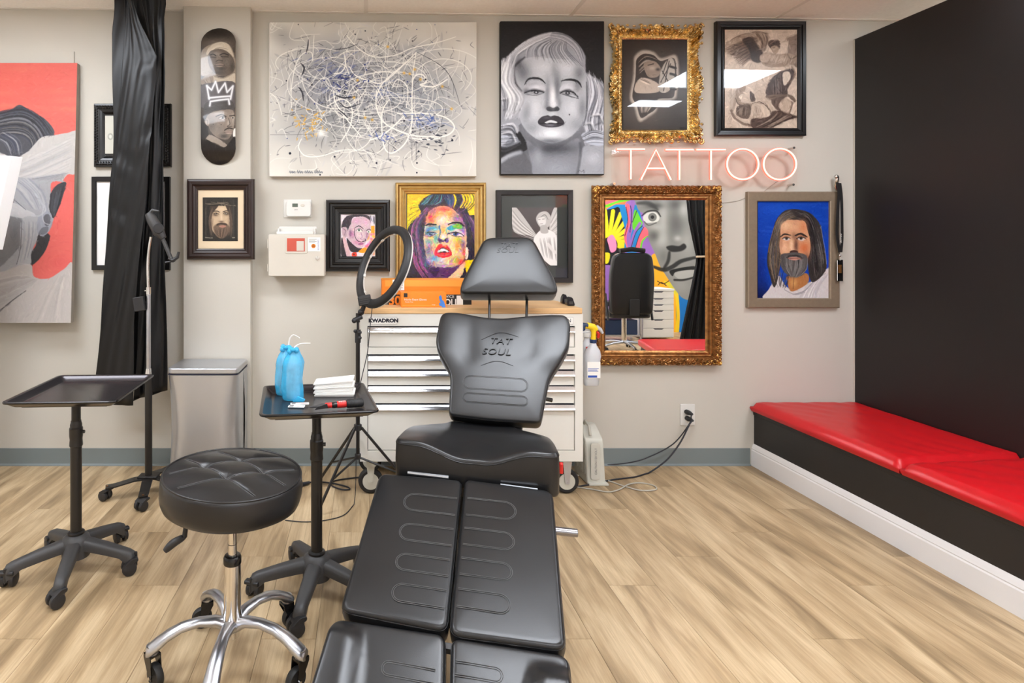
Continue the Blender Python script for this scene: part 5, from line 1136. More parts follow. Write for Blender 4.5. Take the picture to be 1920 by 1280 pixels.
for sx in (-1, 1):
    for sz in (-1, 1):
        qx, qz = (x1 if sx > 0 else x0), (z1 if sz > 0 else z0)
        for dx, dz, R, tt, a0, cw in ((0.016, 0.016, 0.020, 1.2, 0.5, 1), (0.045, 0.010, 0.013, 1.1, 2, -1), (0.010, 0.048, 0.013, 1.1, 4, 1), (0.03, 0.035, 0.014, 1.3, 1, -1), (0.075, 0.014, 0.011, 1.2, 0, 1), (0.014, 0.08, 0.011, 1.2, 3, -1), (0.008, 0.110, 0.008, 1, 3, 1), (0.105, 0.008, 0.008, 1, 3, 1)):
            scroll(b, (qx - sx * dx, qz - sz * dz), R, 0.0042, tt, a0 * sx, cw * sx * sz, yo)
        for k in range(5):
            a = PI / 4 + (k - 2) * 0.36; b.ball((qx - sx * 0.012 + sx * 0.017 * math.cos(a), yo, qz - sz * 0.012 + sz * 0.017 * math.sin(a)), (0.006, 0.006, 0.006), 7, 5)
for sx in (-1, 1):                                    # side cartouches
    qx = x1 if sx > 0 else x0
    for dz in (-0.03, 0, 0.03):
        scroll(b, (qx - sx * 0.010, cz_ + dz), 0.015, 0.004, 1.2, 1 + dz * 40, sx, yo); b.ball((qx - sx * 0.03, yo - 0.004, cz_ + dz * 1.4), (0.011, 0.008, 0.014), 9, 7)
    for k in range(8): b.ball((qx - sx * (0.006 + 0.012 * abs(math.sin(k * 1.3))), yo, cz_ - 0.09 + 0.026 * k), (0.007, 0.006, 0.009), 8, 6)
for sz in (-1, 1):
    qz = z1 if sz > 0 else z0
    for dx in (-0.035, 0.035, -0.09, 0.09):
        scroll(b, (cx_ + dx, qz - sz * 0.012), 0.015, 0.004, 1.2, dx * 40, 1 if dx > 0 else -1, yo)
    for k in range(9):
        a = (k - 4) * 0.3; b.tube([(cx_, yo - 0.004, qz - sz * 0.026), (cx_ + 0.024 * math.sin(a), yo - 0.008, qz - sz * 0.026 + sz * 0.024 * math.cos(a))], [0.002, 0.0042], 6)
for k in range(7):
    for qz, sz in ((z1, 1), (z0, -1)):
        x = x0 + 0.08 + (x1 - x0 - 0.16) * k / 6; b.ball((x, yo, qz - sz * (0.012 + 0.006 * math.cos(k * 2))), (0.011, 0.006, 0.006), 8, 6)
b.build('scrollwork', 'gold', t, world=True, smooth=60)['kind'] = 'stuff'
quad(t, 'backing', 'frame_black', ix0 - 0.01, ix1 + 0.01, iz0 - 0.01, iz1 + 0.01, W - 0.014, 0.01)
sheet('picture', art_goldframe(), t, 'paint_gloss', W - 0.016)
quad(t, 'glass', 'glass', ix0 - 0.004, ix1 + 0.004, iz0 - 0.004, iz1 + 0.004, W - 0.021, 0.0015)

# ---- the big mirror
O, I = (1111, 347, 1354.5, 686), (1133, 372, 1320.5, 658)
t = wall_thing('wall_mirror', 'large mirror in a carved antique gold frame below the neon lettering', 'mirror', *O)
y = W - 0.045; x0, x1, z0, z1 = wx(O[0], y), wx(O[2], y), wz(O[3], y), wz(O[1], y)
def rel_m(k, s, l, L, u):
    v = 0
    if 0.06 < u < 0.52:
        q = (u - 0.06) / 0.46
        v = 0.0075 * abs(math.sin(PI * l / 0.026 + 4.2 * math.sin(q * 5))) + 0.003 * math.sin(260 * l + 30 * q) * math.sin(190 * l - 26 * q) + 0.002 * math.sin(520 * l + 9 * q)
    elif 0.9 < u < 0.98: v = 0.002 * (math.sin(2 * PI * l / 0.008) > 0)
    return v
mw = 0.088
carved(t, x0, x1, z0, z1, mw, [(0, 0.03), (0.05, 0.042), (0.3, 0.05), (0.52, 0.04), (0.56, 0.03), (0.68, 0.034), (0.72, 0.026), (0.86, 0.028), (0.9, 0.022), (1, 0.018)], rel_m, lambda k, s, l, L: 0.0015 * math.sin(l * 200), 'bronze', ns=230, nt=26)
b = MB(); yo = W - 0.048
for sx in (-1, 1):
    for sz in (-1, 1):
        if (sx, sz) == (-1, 1): sc = 0.7
        else: sc = 1.0
        qx, qz = (x1 if sx > 0 else x0), (z1 if sz > 0 else z0)
        for k in range(11):                           # acanthus leaves fanning from the corner along both arms
            for arm in (0, 1):
                d = (0.016 + 0.0125 * k) * sc; w = 0.011 - 0.0006 * k
                dx, dz = (d, 0.022 + 0.009 * math.sin(k * 1.9)) if arm else (0.022 + 0.009 * math.sin(k * 1.9), d)
                a = (0.9 if k % 2 else -0.5)
                ux, uz = (math.cos(a), math.sin(a)) if arm else (math.sin(a), math.cos(a))
                p = (qx - sx * dx, yo, qz - sz * dz)
                b.tube([(p[0] - sx * ux * 0.013, yo + 0.004, p[2] - sz * uz * 0.013), (p[0], yo - 0.004, p[2]), (p[0] + sx * ux * 0.013, yo + 0.002, p[2] + sz * uz * 0.013)], [0.002, w * 0.55, 0.0015], 6)
        scroll(b, (qx - sx * 0.02, qz - sz * 0.02), 0.014, 0.004, 1.2, 0.6 * sx, sx * sz, yo)
b.build('corner_leaves', 'bronze_gold', t, world=True, smooth=60)['kind'] = 'stuff'
ix0, ix1, iz0, iz1 = x0 + mw - 0.008, x1 - mw + 0.008, z0 + mw - 0.008, z1 - mw + 0.008
quad(t, 'backing', 'frame_black', x0 + 0.01, x1 - 0.01, z0 + 0.01, z1 - 0.01, W - 0.012, 0.011)
MB().box(ix0, ix1, W - 0.019, W - 0.013, iz0, iz1).build('mirror_glass', 'mirror', t, world=True, smooth=0)

# ---- coral canvas leaning forward at its foot, and the white board in front of it
t = thing('canvas_painting', 'large coral red canvas of a bowed grey head draped in white cloth', 'painting', (-2.1, W, wz(605)))
ytop, ybot = W - 0.04, W - 0.115
def tilt(px, py):
    f = (py - 118) / (605 - 118); yy = ytop + (ybot - ytop) * f
    return Vector((wx(px - 0.0 - 13.5 * max(0, min(1, f)) * 0 , yy), yy, wz(py, yy)))
xr = wx(145, ytop)
def tiltx(px, py):
    v = tilt(px, py); return (v.x * 1.0, v.y, v.z)
xl = wx(-70, ytop)
def sheetfn(px, py):
    f = (py - 118) / (605 - 118); yy = ytop + (ybot - ytop) * f
    return (xl + (xr - xl) * (px + 70) / 215.0, yy - 0.0008, wz(py, yy))
zt, zb = wz(118, ytop), wz(605, ybot)
MB().add([(xl, ybot, zb), (xr, ybot, zb), (xr, ybot + 0.034, zb), (xl, ybot + 0.034, zb), (xl, ytop, zt), (xr, ytop, zt), (xr, ytop + 0.034, zt), (xl, ytop + 0.034, zt)],
         [(0, 1, 5, 4), (1, 2, 6, 5), (2, 3, 7, 6), (3, 0, 4, 7), (4, 5, 6, 7), (0, 3, 2, 1)]).build('stretched_canvas', 'canvas_edge', t, world=True, bevel=0.003)
sheet('painted_face', art_coral(), t, 'paint', fn=sheetfn, gain=0.66)
t = thing('white_board', 'blank white canvas board standing tilted at the left picture edge', 'board', (-2.1, 3.0, 0.9))
yb_ = 3.0
p = [at(20, 292, yb_), at(-18, 468, yb_), at(-160, 440, yb_), at(-120, 288, yb_)]
vs = [tuple(v) for v in p] + [(v.x + 0.034, v.y + 0.05, v.z) for v in p]
MB().add(vs, [(0, 1, 2, 3), (7, 6, 5, 4), (0, 4, 5, 1), (1, 5, 6, 2), (2, 6, 7, 3), (3, 7, 4, 0)]).build('board', 'white_trim', t, world=True, bevel=0.002)
hk = at(-60, 440, yb_)
MB().box(hk.x - 0.25, hk.x + 0.05, 2.99, 3.03, 0.0, hk.z + 0.02).build('board_support', 'frame_black', t, world=True)

# ---- skateboard deck
t = wall_thing('skateboard_deck', 'skateboard deck painted with two grey portraits and a white sprayed crown', 'skateboard', 376, 48, 441, 307, W - 0.065)
yd = W - 0.065
def deck_pt(px, py, off=0.0):
    cxp = 408.5; yy = 177.5; v = (py - yy) / 129.5; u = (px - cxp) / 32.5
    kick = max(0, abs(v) - 0.62) ** 2 * 0.28
    d = 0.03 + kick - 0.006 * u * u + off
    Y = yd - 0.045 + (kick) - 0.0 + 0.006 * u * u - off
    return (wx(px, yd - 0.045), Y, wz(py, yd - 0.045))
def deck_mask(cv):
    u = (cv.X - 408.5) / 32.8; v = (cv.Y - 177.5) / 129.8
    vv = np.clip((np.abs(v) - 0.75) / 0.25, 0, None)
    return np.abs(u) <= np.sqrt(np.clip(1 - vv ** 2, 0, 1)) + 1e-3
cv = art_skateboard()
out = []
for k in range(96):
    a = 2 * PI * k / 96; ca, sa = math.cos(a), math.sin(a)
    v = (0.75 + 0.25 * abs(sa)) * (1 if sa > 0 else -1) if abs(sa) > 1e-6 else 0
    out.append((408.5 + 32.5 * ca, 177.5 + 129.5 * v))
n = len(out)
front = [deck_pt(a, c_) for a, c_ in out]; back = [(x_, y_ + 0.011, z_) for x_, y_, z_ in front]
cen = [(408.5, 177.5 + 129 * s_ * 0.9) for s_ in (-1, -.75, -.5, 0, .5, .75, 1)]
b = MB(); b.loft([[deck_pt(408.5 + (a - 408.5) * s_, 177.5 + (c_ - 177.5) * (0.2 + 0.8 * s_), -0.0004) for a, c_ in out] for s_ in (0.05, 0.5, 1.0)] + [[(x_, y_ + 0.011, z_) for x_, y_, z_ in front]])
b.build('deck', 'canvas_edge', t, world=True, smooth=50)
sheet('deck_graphic', cv, t, 'paint_gloss', fn=lambda a, c_: deck_pt(a, c_, 0.0008), mask=deck_mask(cv))
MB().box(wx(400, yd), wx(417, yd), yd - 0.034, yd, wz(110, yd), wz(96, yd)).box(wx(400, yd), wx(417, yd), yd - 0.034, yd, wz(262, yd), wz(248, yd)).build('wall_bracket', 'black_metal', t, world=True)

# ---- neon lettering on clear acrylic
ya = W - 0.045; yn = W - 0.055
t = thing('neon_sign', 'coral neon lettering TATTOO on a clear acrylic panel above the mirror', 'sign', (wx(1321), W, wz(350)))
MB().box(wx(1147, ya), wx(1495, ya), ya, ya + 0.005, wz(350, ya), wz(277, ya)).build('acrylic_panel', 'acrylic', t, world=True, smooth=0)
for px, py in ((1153, 283), (1489, 277), (1152, 344), (1488, 346)):
    MB().cyl(at(px, py, ya - 0.004), (wx(px, ya), W, wz(py, ya)), 0.007, n=14).build('standoff', 'chrome', t, world=True)
def letter(nm, strokes):
    core = MB(); side = MB()
    for st, closed in strokes:
        P = [at(a, c_, yn) for a, c_ in st]
        side.tube(P, 0.0078, 8, closed)
        core.tube([v + Vector((0, -0.0045, 0)) for v in P], 0.0052, 8, closed)
    o = side.build(nm, 'neon_side', t, world=True, smooth=60)
    core.build('lit_core', 'neon_core', o, world=True, smooth=60)
def circ(cx0, cy0, rx, ry, n=40): return [(cx0 + rx * math.cos(2 * PI * k / n), cy0 + ry * math.sin(2 * PI * k / n)) for k in range(n)]
letter('neon_letter_t', [([(1156, 280), (1208, 280)], False), ([(1182, 282), (1182, 336)], False)])
letter('neon_letter_a', [([(1201, 337), (1229, 281), (1257, 337)], False), ([(1213, 316), (1246, 316)], False)])
letter('neon_letter_t', [([(1247, 281), (1299, 281)], False), ([(1273, 283), (1273, 337)], False)])
letter('neon_letter_t', [([(1305, 281), (1359, 281)], False), ([(1332, 283), (1332, 337)], False)])
letter('neon_letter_o', [(circ(1391.5, 308, 29.5, 28.5), True)])
letter('neon_letter_o', [(circ(1461, 308, 30.5, 29), True)])
tag(MB().tube(catmull([at(1459, 339, W - 0.04), at(1450, 345, W - 0.012), at(1434, 358, W - 0.004), at(1420, 372, W - 0.004), at(1404, 369, W - 0.003), at(1380, 377, W - 0.003), at(1340, 382, W - 0.005), at(1300, 390, W - 0.008)], 6), 0.0016, 6).build('sign_cable', 'cord_grey', smooth=60), 'thin cable running from the neon sign behind the blue portrait to the mirror', 'cable')

# ---- thermostat
t = wall_thing('thermostat', 'white wall thermostat with a small grey display above the sharps cabinet', 'thermostat', 532, 374, 585, 409)
MB().box(wx(532), wx(584), W - 0.006, W, wz(408), wz(374)).build('wall_plate', 'white_plastic', t, world=True, bevel=0.003)
y = W - 0.03
MB().prism(rounded(rect(wx(583, y) - wx(536, y), wz(376, y) - wz(406, y)), 0.02, 6), 0, 0.024, frame_mat((wx(559.5, y), W - 0.006, wz(391, y)), (1, 0, 0), (0, 0, 1), (0, -1, 0))).build('housing', 'white_plastic', t, world=True, bevel=0.004, smooth=50)
quad(t, 'display', 'lcd', wx(548, y), wx(558.5, y), wz(388, y), wz(381.5, y), W - 0.0312)
MB().prism(circ(0, 0, .012, .008, 20), 0, 0.003, frame_mat((wx(567.5, y), W - 0.03, wz(385, y)), (1, 0, 0), (0, 0, 1), (0, -1, 0))).build('button', 'cream_plastic', t, world=True, bevel=0.001)
text('20/20', 'printing', 'ink_soft', t, WALLTXT(wx(555, y), W - 0.0308, wz(393, y)), 0.009, 0.0002)
# ---- sharps cabinet
t = wall_thing('sharps_cabinet', 'cream wall cabinet for sharps with a red window and biohazard label', 'cabinet', 503, 425, 609, 519)
y = W - 0.13
X0, X1, Z0, Z1 = wx(503, y), wx(609, y), wz(518, y), wz(439, y)
MB().box(X0, X1, y, W - 0.001, Z0, Z1).build('cabinet_body', 'cream_plastic', t, world=True, bevel=0.009, seg=3)
MB().box(X0 + 0.002, X1 - 0.002, y - 0.006, y + 0.002, Z0 + 0.002, Z1 - 0.003).build('door', 'cream_plastic', t, world=True, bevel=0.003)
MB().prism(rounded(rect(wx(577, y) - wx(534.5, y), wz(442.5, y) - wz(475, y)), 0.012, 5), 0, 0.003, frame_mat((wx(555.7, y), y - 0.006, wz(458.7, y)), (1, 0, 0), (0, 0, 1), (0, -1, 0))).build('window_bezel', 'cream_plastic', t, world=True, bevel=0.001)
quad(t, 'window_pane', 'sharps_red', wx(538.5, y), wx(572, y), wz(471, y), wz(446.5, y), y - 0.0102)
quad(t, 'inner_label', 'cream_plastic', wx(556.5, y), wx(570, y), wz(470, y), wz(452, y), y - 0.0112, 0.001)
lb = quad(t, 'warning_label', 'paper', wx(577.5, y), wx(601, y), wz(471, y), wz(445, y), y - 0.0075, 0.0015)
MB().prism(circ(0, 0, .0125, .0125, 24), 0, 0.0005, WALLTXT(wx(588, y), y - 0.0077, wz(461, y))).build('hazard_disc', 'orange', t, world=True)
b = MB()
for k in range(3):
    a = PI / 2 + k * 2 * PI / 3; b.torus((0.0042 * math.cos(a), 0.0042 * math.sin(a), 0.0006), 0.0038, 0.0009, 16, 5, WALLTXT(wx(588, y), y - 0.008, wz(461, y)))
b.build('hazard_symbol', 'ink', t, world=True)
for k in range(4): quad(t, 'label_print', 'ink_soft', wx(579.5, y), wx(594 - 3 * (k % 2), y), wz(448.7 + 2 * k, y), wz(448 + 2 * k, y), y - 0.0078, 0.0003)
text('BIOHAZARD', 'label_print', 'blue_ink', t, WALLTXT(wx(597, y), y - 0.0078, wz(459, y)) @ RZ(PI / 2), 0.011, 0.0002)
MB().cyl((wx(595.5, y), y - 0.012, wz(484, y)), (wx(595.5, y), y, wz(484, y)), 0.0105, n=20).build('lock', 'chrome', t, world=True, bevel=0.001)
for k in range(5): MB().cyl((X0 - 0.003, y + 0.004, wz(448 + 3.5 * k, y)), (X0 - 0.003, y + 0.004, wz(451 + 3.5 * k, y)), 0.004, n=8).build('hinge_knuckle', 'cream_plastic', t, world=True)
for k in range(4): MB().cyl((X0 - 0.003, y + 0.004, wz(495 + 3.5 * k, y)), (X0 - 0.003, y + 0.004, wz(498 + 3.5 * k, y)), 0.004, n=8).build('hinge_knuckle', 'cream_plastic', t, world=True)
# drop tray on top
y2 = W - 0.1
MB().box(wx(521, y2), wx(592, y2), W - 0.05, W - 0.04, wz(441, y2), wz(424, y2)).box(wx(519, y2), wx(588, y2), y2 - 0.012, y2, Z1, wz(434, y2)).box(wx(520, y2), wx(524, y2), y2, W - 0.05, Z1, wz(428, y2)).box(wx(588, y2), wx(591.5, y2), y2, W - 0.05, Z1, wz(428, y2)).build('deposit_flap', 'white_plastic', t, world=True, bevel=0.003)
# ---- wall outlet with two plugs and their cords
t = wall_thing('wall_outlet', 'white double wall outlet low on the wall', 'outlet', 1275, 757, 1302, 797)
MB().box(wx(1275), wx(1302), W - 0.006, W, wz(797), wz(757)).build('cover', 'white_plastic', t, world=True, bevel=0.002)
for py in (769, 785): MB().prism(circ(0, 0, .017, .014, 20), 0, 0.002, WALLTXT(wx(1289), W - 0.006, wz(py))).build('socket', 'white_plastic', t, world=True, bevel=0.0006)
def cord(name, pts, r, m, label, cat='cord', plug=None):
    t = thing(name, label, cat, tuple(pts[-1]), 0, 'power cords plugged into the wall outlet')
    MB().tube(floorcat(pts, 8), r, 7).build('cord', m, t, world=True, smooth=60)
    if plug is not None:
        MB().tube([plug + Vector((0, 0.02, 0)), plug + Vector((0, 0.0, 0)), plug + Vector((0.004, -0.012, 0)), plug + Vector((0.012, -0.026, -0.004))], [0.014, 0.0145, 0.012, 0.006], 12).build('plug', 'black_plastic', t, world=True, smooth=50)
    return t
pl1 = at(1288, 772, W - 0.012); pl1.y = W - 0.026; pl2 = at(1289, 784, W - 0.012); pl2.y = W - 0.026
cord('extension_cord', [pl1 + Vector((.01, -.02, -.003)), at(1296, 779, W - .05), at(1292, 795, W - .05), at(1262, 832, W - .04), at(1215, 857, W - .03), at(1180, 867, W - .03), onz(1135, 871.5, 0.004), onz(1085, 873, 0.004)], 0.0035, 'cord', 'upper black power cord from the outlet skimming the grey baseboard', plug=pl1)
cord('extension_cord', [pl2 + Vector((.012, -.02, -.003)), at(1293, 795, W - .06), at(1275, 830, W - .07), at(1250, 862, W - .09), onz(1215, 887, .004), onz(1190, 894, .004), onz(1150, 899, .004), onz(1100, 909, .004), onz(1040, 919, .004), onz(985, 930, .004)], 0.0045, 'cord', 'lower black power cord from the outlet looping across the floor', plug=pl2)
tag(MB().tube(floorcat([onz(1066, 889, .004), onz(1110, 894, .004), onz(1140, 901, .004), onz(1170, 911, .004), onz(1200, 919, .004), onz(1229, 918, .004), onz(1226, 910, .004), onz(1200, 905, .004), onz(1178, 908, .008), onz(1160, 918, .004), onz(1140, 922, .004), onz(1110, 917, .004), onz(1075, 912, .004)], 8), 0.0036, 7).build('pale_cord', 'cord_grey', smooth=60), 'pale grey cord curled on the floor beside the cart wheel', 'cord')
# ---- hook with a lanyard and badge
t = wall_thing('wall_hook', 'small chrome wall hook at the corner above the lanyard', 'hook', 1562, 327, 1578, 360)
MB().tube([at(1569, 357, W - .01), at(1566, 348, W - .02), at(1569, 337, W - .03), at(1570, 331, W - .035)], [.006, .012, .011, .009], 10).ball(at(1568, 331, W - .035), .012).ball(at(1569, 345, W - .024), (.011, .01, .013)).build('hook', 'chrome', t, world=True, smooth=60)
t = wall_thing('lanyard', 'black lanyard with a dark badge hanging from the chrome hook', 'lanyard', 1566, 340, 1582, 527)
def strap(pts, w, m, nm='strap'):
    P = catmull(pts, 6); vs = []
    for v in P: vs += [(v.x - w / 2, v.y, v.z), (v.x + w / 2, v.y, v.z), (v.x + w / 2, v.y + .002, v.z), (v.x - w / 2, v.y + .002, v.z)]
    return MB().loft([vs[i * 4:i * 4 + 4] for i in range(len(P))]).build(nm, m, t, world=True, smooth=0)
yl = W - 0.045
strap([at(1570, 342, yl), at(1573, 360, yl), at(1571, 400, yl), at(1570, 440, yl), at(1575, 473, yl)], 0.016, 'cardblack')
strap([at(1575, 343, yl + .006), at(1578, 370, yl + .006), at(1579, 420, yl + .006), at(1579, 450, yl + .006), at(1577, 473, yl + .006)], 0.016, 'cardblack')
MB().ball(at(1575, 479, yl), (.006, .005, .01)).tube([at(1575, 480, yl), at(1575, 488, yl)], .003, 6).build('clip', 'chrome', t, world=True)
MB().box(wx(1569.5, yl), wx(1581, yl), yl, yl + .004, wz(527, yl), wz(487, yl)).build('badge', 'black_gloss', t, world=True, bevel=.0015)
quad(t, 'badge_print', 'bronze', wx(1571.5, yl), wx(1578, yl), wz(512, yl), wz(496, yl), yl - .0006, .0005)
quad(t, 'badge_edge', 'paper', wx(1569.5, yl), wx(1570.5, yl), wz(526, yl), wz(488, yl), yl - .0006, .0005)
text('TATTOO', 'printing', 'paper', t, WALLTXT(wx(1578, yl), yl + .0045, wz(447, yl)) @ RZ(PI / 2), 0.014, .0003)
# ================================================================ FURNITURE
# ---------------------------------------------------------------- tool cart
CY0 = 3.0
t = thing('tool_cart', 'white enamel rolling drawer cart with maple top behind the tattoo chair', 'cart', (wx(883, CY0), 3.2, 0))
X0, X1 = wx(675, CY0), wx(1093, CY0); Z0, Z1 = wz(865, CY0), wz(588, CY0)
CARTT = t
dx0, dx1 = wx(689, CY0), wx(1078, CY0)
b = MB().box(X0, dx0, CY0, 3.41, Z0, Z1).box(dx1, X1, CY0, 3.41, Z0, Z1).box(dx0, dx1, CY0, 3.41, wz(611, CY0), Z1).box(dx0, dx1, CY0, 3.41, Z0, wz(845, CY0)).box(dx0, dx1, 3.39, 3.41, Z0, Z1)
b.box(dx0, dx1, CY0, 3.39, wz(664, CY0), wz(651, CY0))
b.build('cabinet_body', 'cart', t, world=True, smooth=0)
MB().box(dx0 - 0.001, dx1 + 0.001, CY0 + 0.02, CY0 + 0.03, wz(845, CY0), wz(611, CY0)).build('recess', 'cartline', t, world=True, smooth=0)
for a, c_ in ((612, 650), (665.5, 692.5), (694, 722), (723, 756), (757.5, 843.5)):
    d = MB().box(dx0 + 0.003, dx1 - 0.003, CY0 + 0.004, CY0 + 0.02, wz(c_, CY0), wz(a + 9, CY0)).build('drawer', 'cart', t, world=True, smooth=0)
    P = [(0, .003), (-.007, .003), (-.013, -.004), (-.019, -.014), (-.021, -.022), (-.018, -.026), (-.012, -.027), (0, -.026)]
    zt = wz(a + 1.2, CY0) - 0.003
    MB().loft([[(x, CY0 + .006 + p[0], zt + p[1]) for p in P] for x in (dx0 + .004, dx1 - .004)]).build('drawer_pull', 'pull', d, world=True, smooth=40)
top = MB().box(X0 + 0.0, X1 - 0.004, CY0 - 0.004, 3.425, Z1, Z1 + 0.03).build('worktop', 'wood_top', t, world=True, bevel=0.003)
ZT = Z1 + 0.03
for (pa, pb) in ((694, 744), (1055, 1074)):
    pl = MB().box(wx(pa, CY0), wx(pb, CY0), CY0 - 0.002, CY0, wz(607.5, CY0), wz(594.5, CY0)).build('name_plate', 'paper', t, world=True, bevel=0.0006)
    MB().box(wx(pa, CY0) - .001, wx(pb, CY0) + .001, CY0 - 0.0012, CY0 - .0002, wz(608, CY0), wz(594, CY0)).build('plate_rim', 'ink_soft', pl, world=True)
    if pa < 800: text('KWADRON', 'lettering', 'ink', pl, WALLTXT(wx(719, CY0), CY0 - .0024, wz(601, CY0)), 0.026, .0003, sx=1.12, bold=.0016)
    else: text('N', 'lettering', 'ink', pl, WALLTXT(wx(1067, CY0), CY0 - .0024, wz(601, CY0)), 0.027, .0003)
def big_caster(x, y, par, side=-1):
    MB().box(x - .03, x + .03, y - .04, y + .04, Z0 - .008, Z0).build('caster_plate', 'steel', par, world=True, bevel=.001)
    w = MB().lathe([(0.020, -.018), (.050, -.018), (.064, -.012), (.066, 0), (.064, .012), (.05, .018), (.02, .018)], 32, (x, y, .0665), RY(PI / 2) @ Matrix.Identity(4)).build('caster_wheel', 'rubber', par, world=True, smooth=40)
    return w
for px in (695, 1061):
    for y in (3.06, 3.35):
        x = wx(px, 3.06); z = .0665
        MB().box(x - .03, x + .03, y - .04, y + .04, Z0 - .008, Z0).build('caster_plate', 'steel', t, world=True, bevel=.001)
        ax = RX(PI / 2)
        w = MB().lathe([(0.040, -.016), (.056, -.017), (.065, -.010), (.0665, 0), (.065, .010), (.056, .017), (.04, .016)], 32, (x, y, z), ax).build('caster_wheel', 'rubber', t, world=True, smooth=40)
        MB().lathe([(0.001, -.022), (.012, -.022), (.014, -.0185), (.043, -.0185), (.043, .0185), (.014, .0185), (.012, .022), (.001, .022)], 28, (x, y, z), ax).build('wheel_hub', 'hub', w, world=True, smooth=40)
        f = MB()
        for s_ in (-1, 1): f.loft([[(x - .024, y + s_ * .022, Z0 - .008), (x + .024, y + s_ * .022, Z0 - .008), (x + .024, y + s_ * .025, Z0 - .008), (x - .024, y + s_ * .025, Z0 - .008)], [(x - .011, y + s_ * .022, z - .012), (x + .011, y + s_ * .022, z - .012), (x + .011, y + s_ * .025, z - .012), (x - .011, y + s_ * .025, z - .012)]])
        f.box(x - .024, x + .024, y - .025, y + .025, Z0 - .014, Z0 - .008); f.cyl((x, y - .028, z), (x, y + .028, z), .006, n=10)
        f.build('caster_fork', 'hub' if px < 800 else 'steel', t, world=True, smooth=0)

# ---- things on the cart
def carton(name, label, cat, p0, p1, y, depth, m, z=None):
    z = ZT if z is None else z
    t = thing(name, label, cat, ((wx(p0[0], y) + wx(p1[0], y)) / 2, y + depth / 2, z))
    MB().box(wx(p0[0], y), wx(p1[0], y), y, y + depth, z, wz(p0[1], y)).build('box_body', m, t, world=True, bevel=.002)
    return t
yb = 3.17
t = carton('towel_box', 'orange and black carton printed 30 and service roll behind the glove box', 'box', (716, 525), (884, 577), yb, .2, 'orange')
zb0, zb1 = ZT, wz(525, yb)
def patch(t, nm, m, a, b_, c_, d, y, th=.0006): return MB().box(wx(a, y), wx(c_, y), y - th, y, wz(d, y), wz(b_, y)).build(nm, m, t, world=True, smooth=0)
patch(t, 'lid_band', 'orange_pale', 722, 525, 884, 537, yb, .0012)
lid = MB().box(wx(717, yb), wx(884, yb), yb + .0001, yb + .2, zb1, zb1 + .0012).build('lid', 'orange_pale', t, world=True)
patch(t, 'black_band', 'cardblack', 716, 552, 884, 577, yb, .0012)
patch(t, 'shipping_label', 'paper', 736, 524, 758, 544, yb, .0016)
for k in range(4): patch(t, 'label_print', 'ink_soft', 740, 534 + 2.4 * k, 755 - 3 * (k % 2), 535.2 + 2.4 * k, yb, .002)
text('30', 'lettering', 'orange', t, WALLTXT(wx(740, yb), yb - .0016, wz(564, yb)), .068, .0004, sx=1.0, bold=.002)
text('SERVICE', 'lettering', 'paper', t, WALLTXT(wx(838, yb), yb - .0016, wz(556, yb)), .022, .0004)
text('ROLL', 'lettering', 'paper', t, WALLTXT(wx(842, yb), yb - .0016, wz(567, yb)), .05, .0004, sx=.85, bold=.001)
patch(t, 'print_panel', 'paper', 856, 554, 868, 574, yb, .0018)
patch(t, 'print_line', 'paper', 828, 574.5, 853, 575.6, yb, .0018); patch(t, 'grey_roundel', 'ink_soft', 720, 564, 727, 571, yb, .0018)
yb = 3.03
t = carton('glove_box', 'orange carton of blue nitrile gloves at the front of the cart top', 'box', (752, 548), (837, 581), yb, .11, 'orange2')
text('Nitrile Exam Gloves', 'lettering', 'paper', t, WALLTXT(wx(779, yb), yb - .001, wz(561.5, yb)), .0145, .0003)
text('Powder Free', 'lettering', 'paper', t, WALLTXT(wx(767, yb), yb - .001, wz(566, yb)), .008, .0003)
for a, c_ in ((757, 764),): patch(t, 'logo_tile', 'cardblack', a, 549.5, c_, 557, yb, .001)
patch(t, 'print_line', 'orange_pale', 755, 572, 826, 573, yb, .0009); text('100 ct', 'lettering', 'paper', t, WALLTXT(wx(762, yb), yb - .001, wz(577, yb)), .008, .0003); text('Large', 'lettering', 'paper', t, WALLTXT(wx(813, yb), yb - .001, wz(571, yb)), .008, .0003)
g = [(823, 556), (826, 553), (828, 556), (829, 562), (832, 564), (835, 573), (836, 579), (830, 580), (828, 574), (824, 573), (823, 568), (826, 567), (824, 562)]
MB().prism([(wx(a, yb) - wx(829, yb), wz(c_, yb) - wz(567, yb)) for a, c_ in g], 0, .0009, WALLTXT(wx(829, yb), yb - .0002, wz(567, yb))).build('glove_picture', 'blue_glove', t, world=True, smooth=0)
# two small black holders at the right end of the worktop
for a, c_, tp, lab, cat, nm in ((1054, 1067, 551, 'glossy black rounded tape dispenser at the right rear of the cart top', 'dispenser', 'tape_dispenser'), (1063, 1079, 556, 'black stapler standing upright at the right end of the cart top', 'stapler', 'stapler')):
    y = 3.2 if a == 1054 else 3.1
    t = thing(nm, lab, cat, (wx((a + c_) / 2, y), y, ZT))
    pts = [(wx(a, y), ZT), (wx(c_, y), ZT), (wx(c_ - 3, y), wz(tp + 8, y)), (wx(c_ - 5, y), wz(tp + 2, y)), (wx(a + 5, y), wz(tp, y)), (wx(a + 1, y), wz(tp + 6, y))]
    b = MB(); out = rounded(pts, .012, 4); b.loft([[(p[0], y, p[1]) for p in out], [(p[0], y + .035, p[1]) for p in out]]); b.build('body', 'black_gloss', t, world=True, bevel=.002)
    MB().box(wx(a + 4, y), wx(c_ - 5, y), y - .004, y, ZT + .01, wz(tp + 9, y)).build('front_grip', 'grey_plastic', t, world=True, bevel=.001)
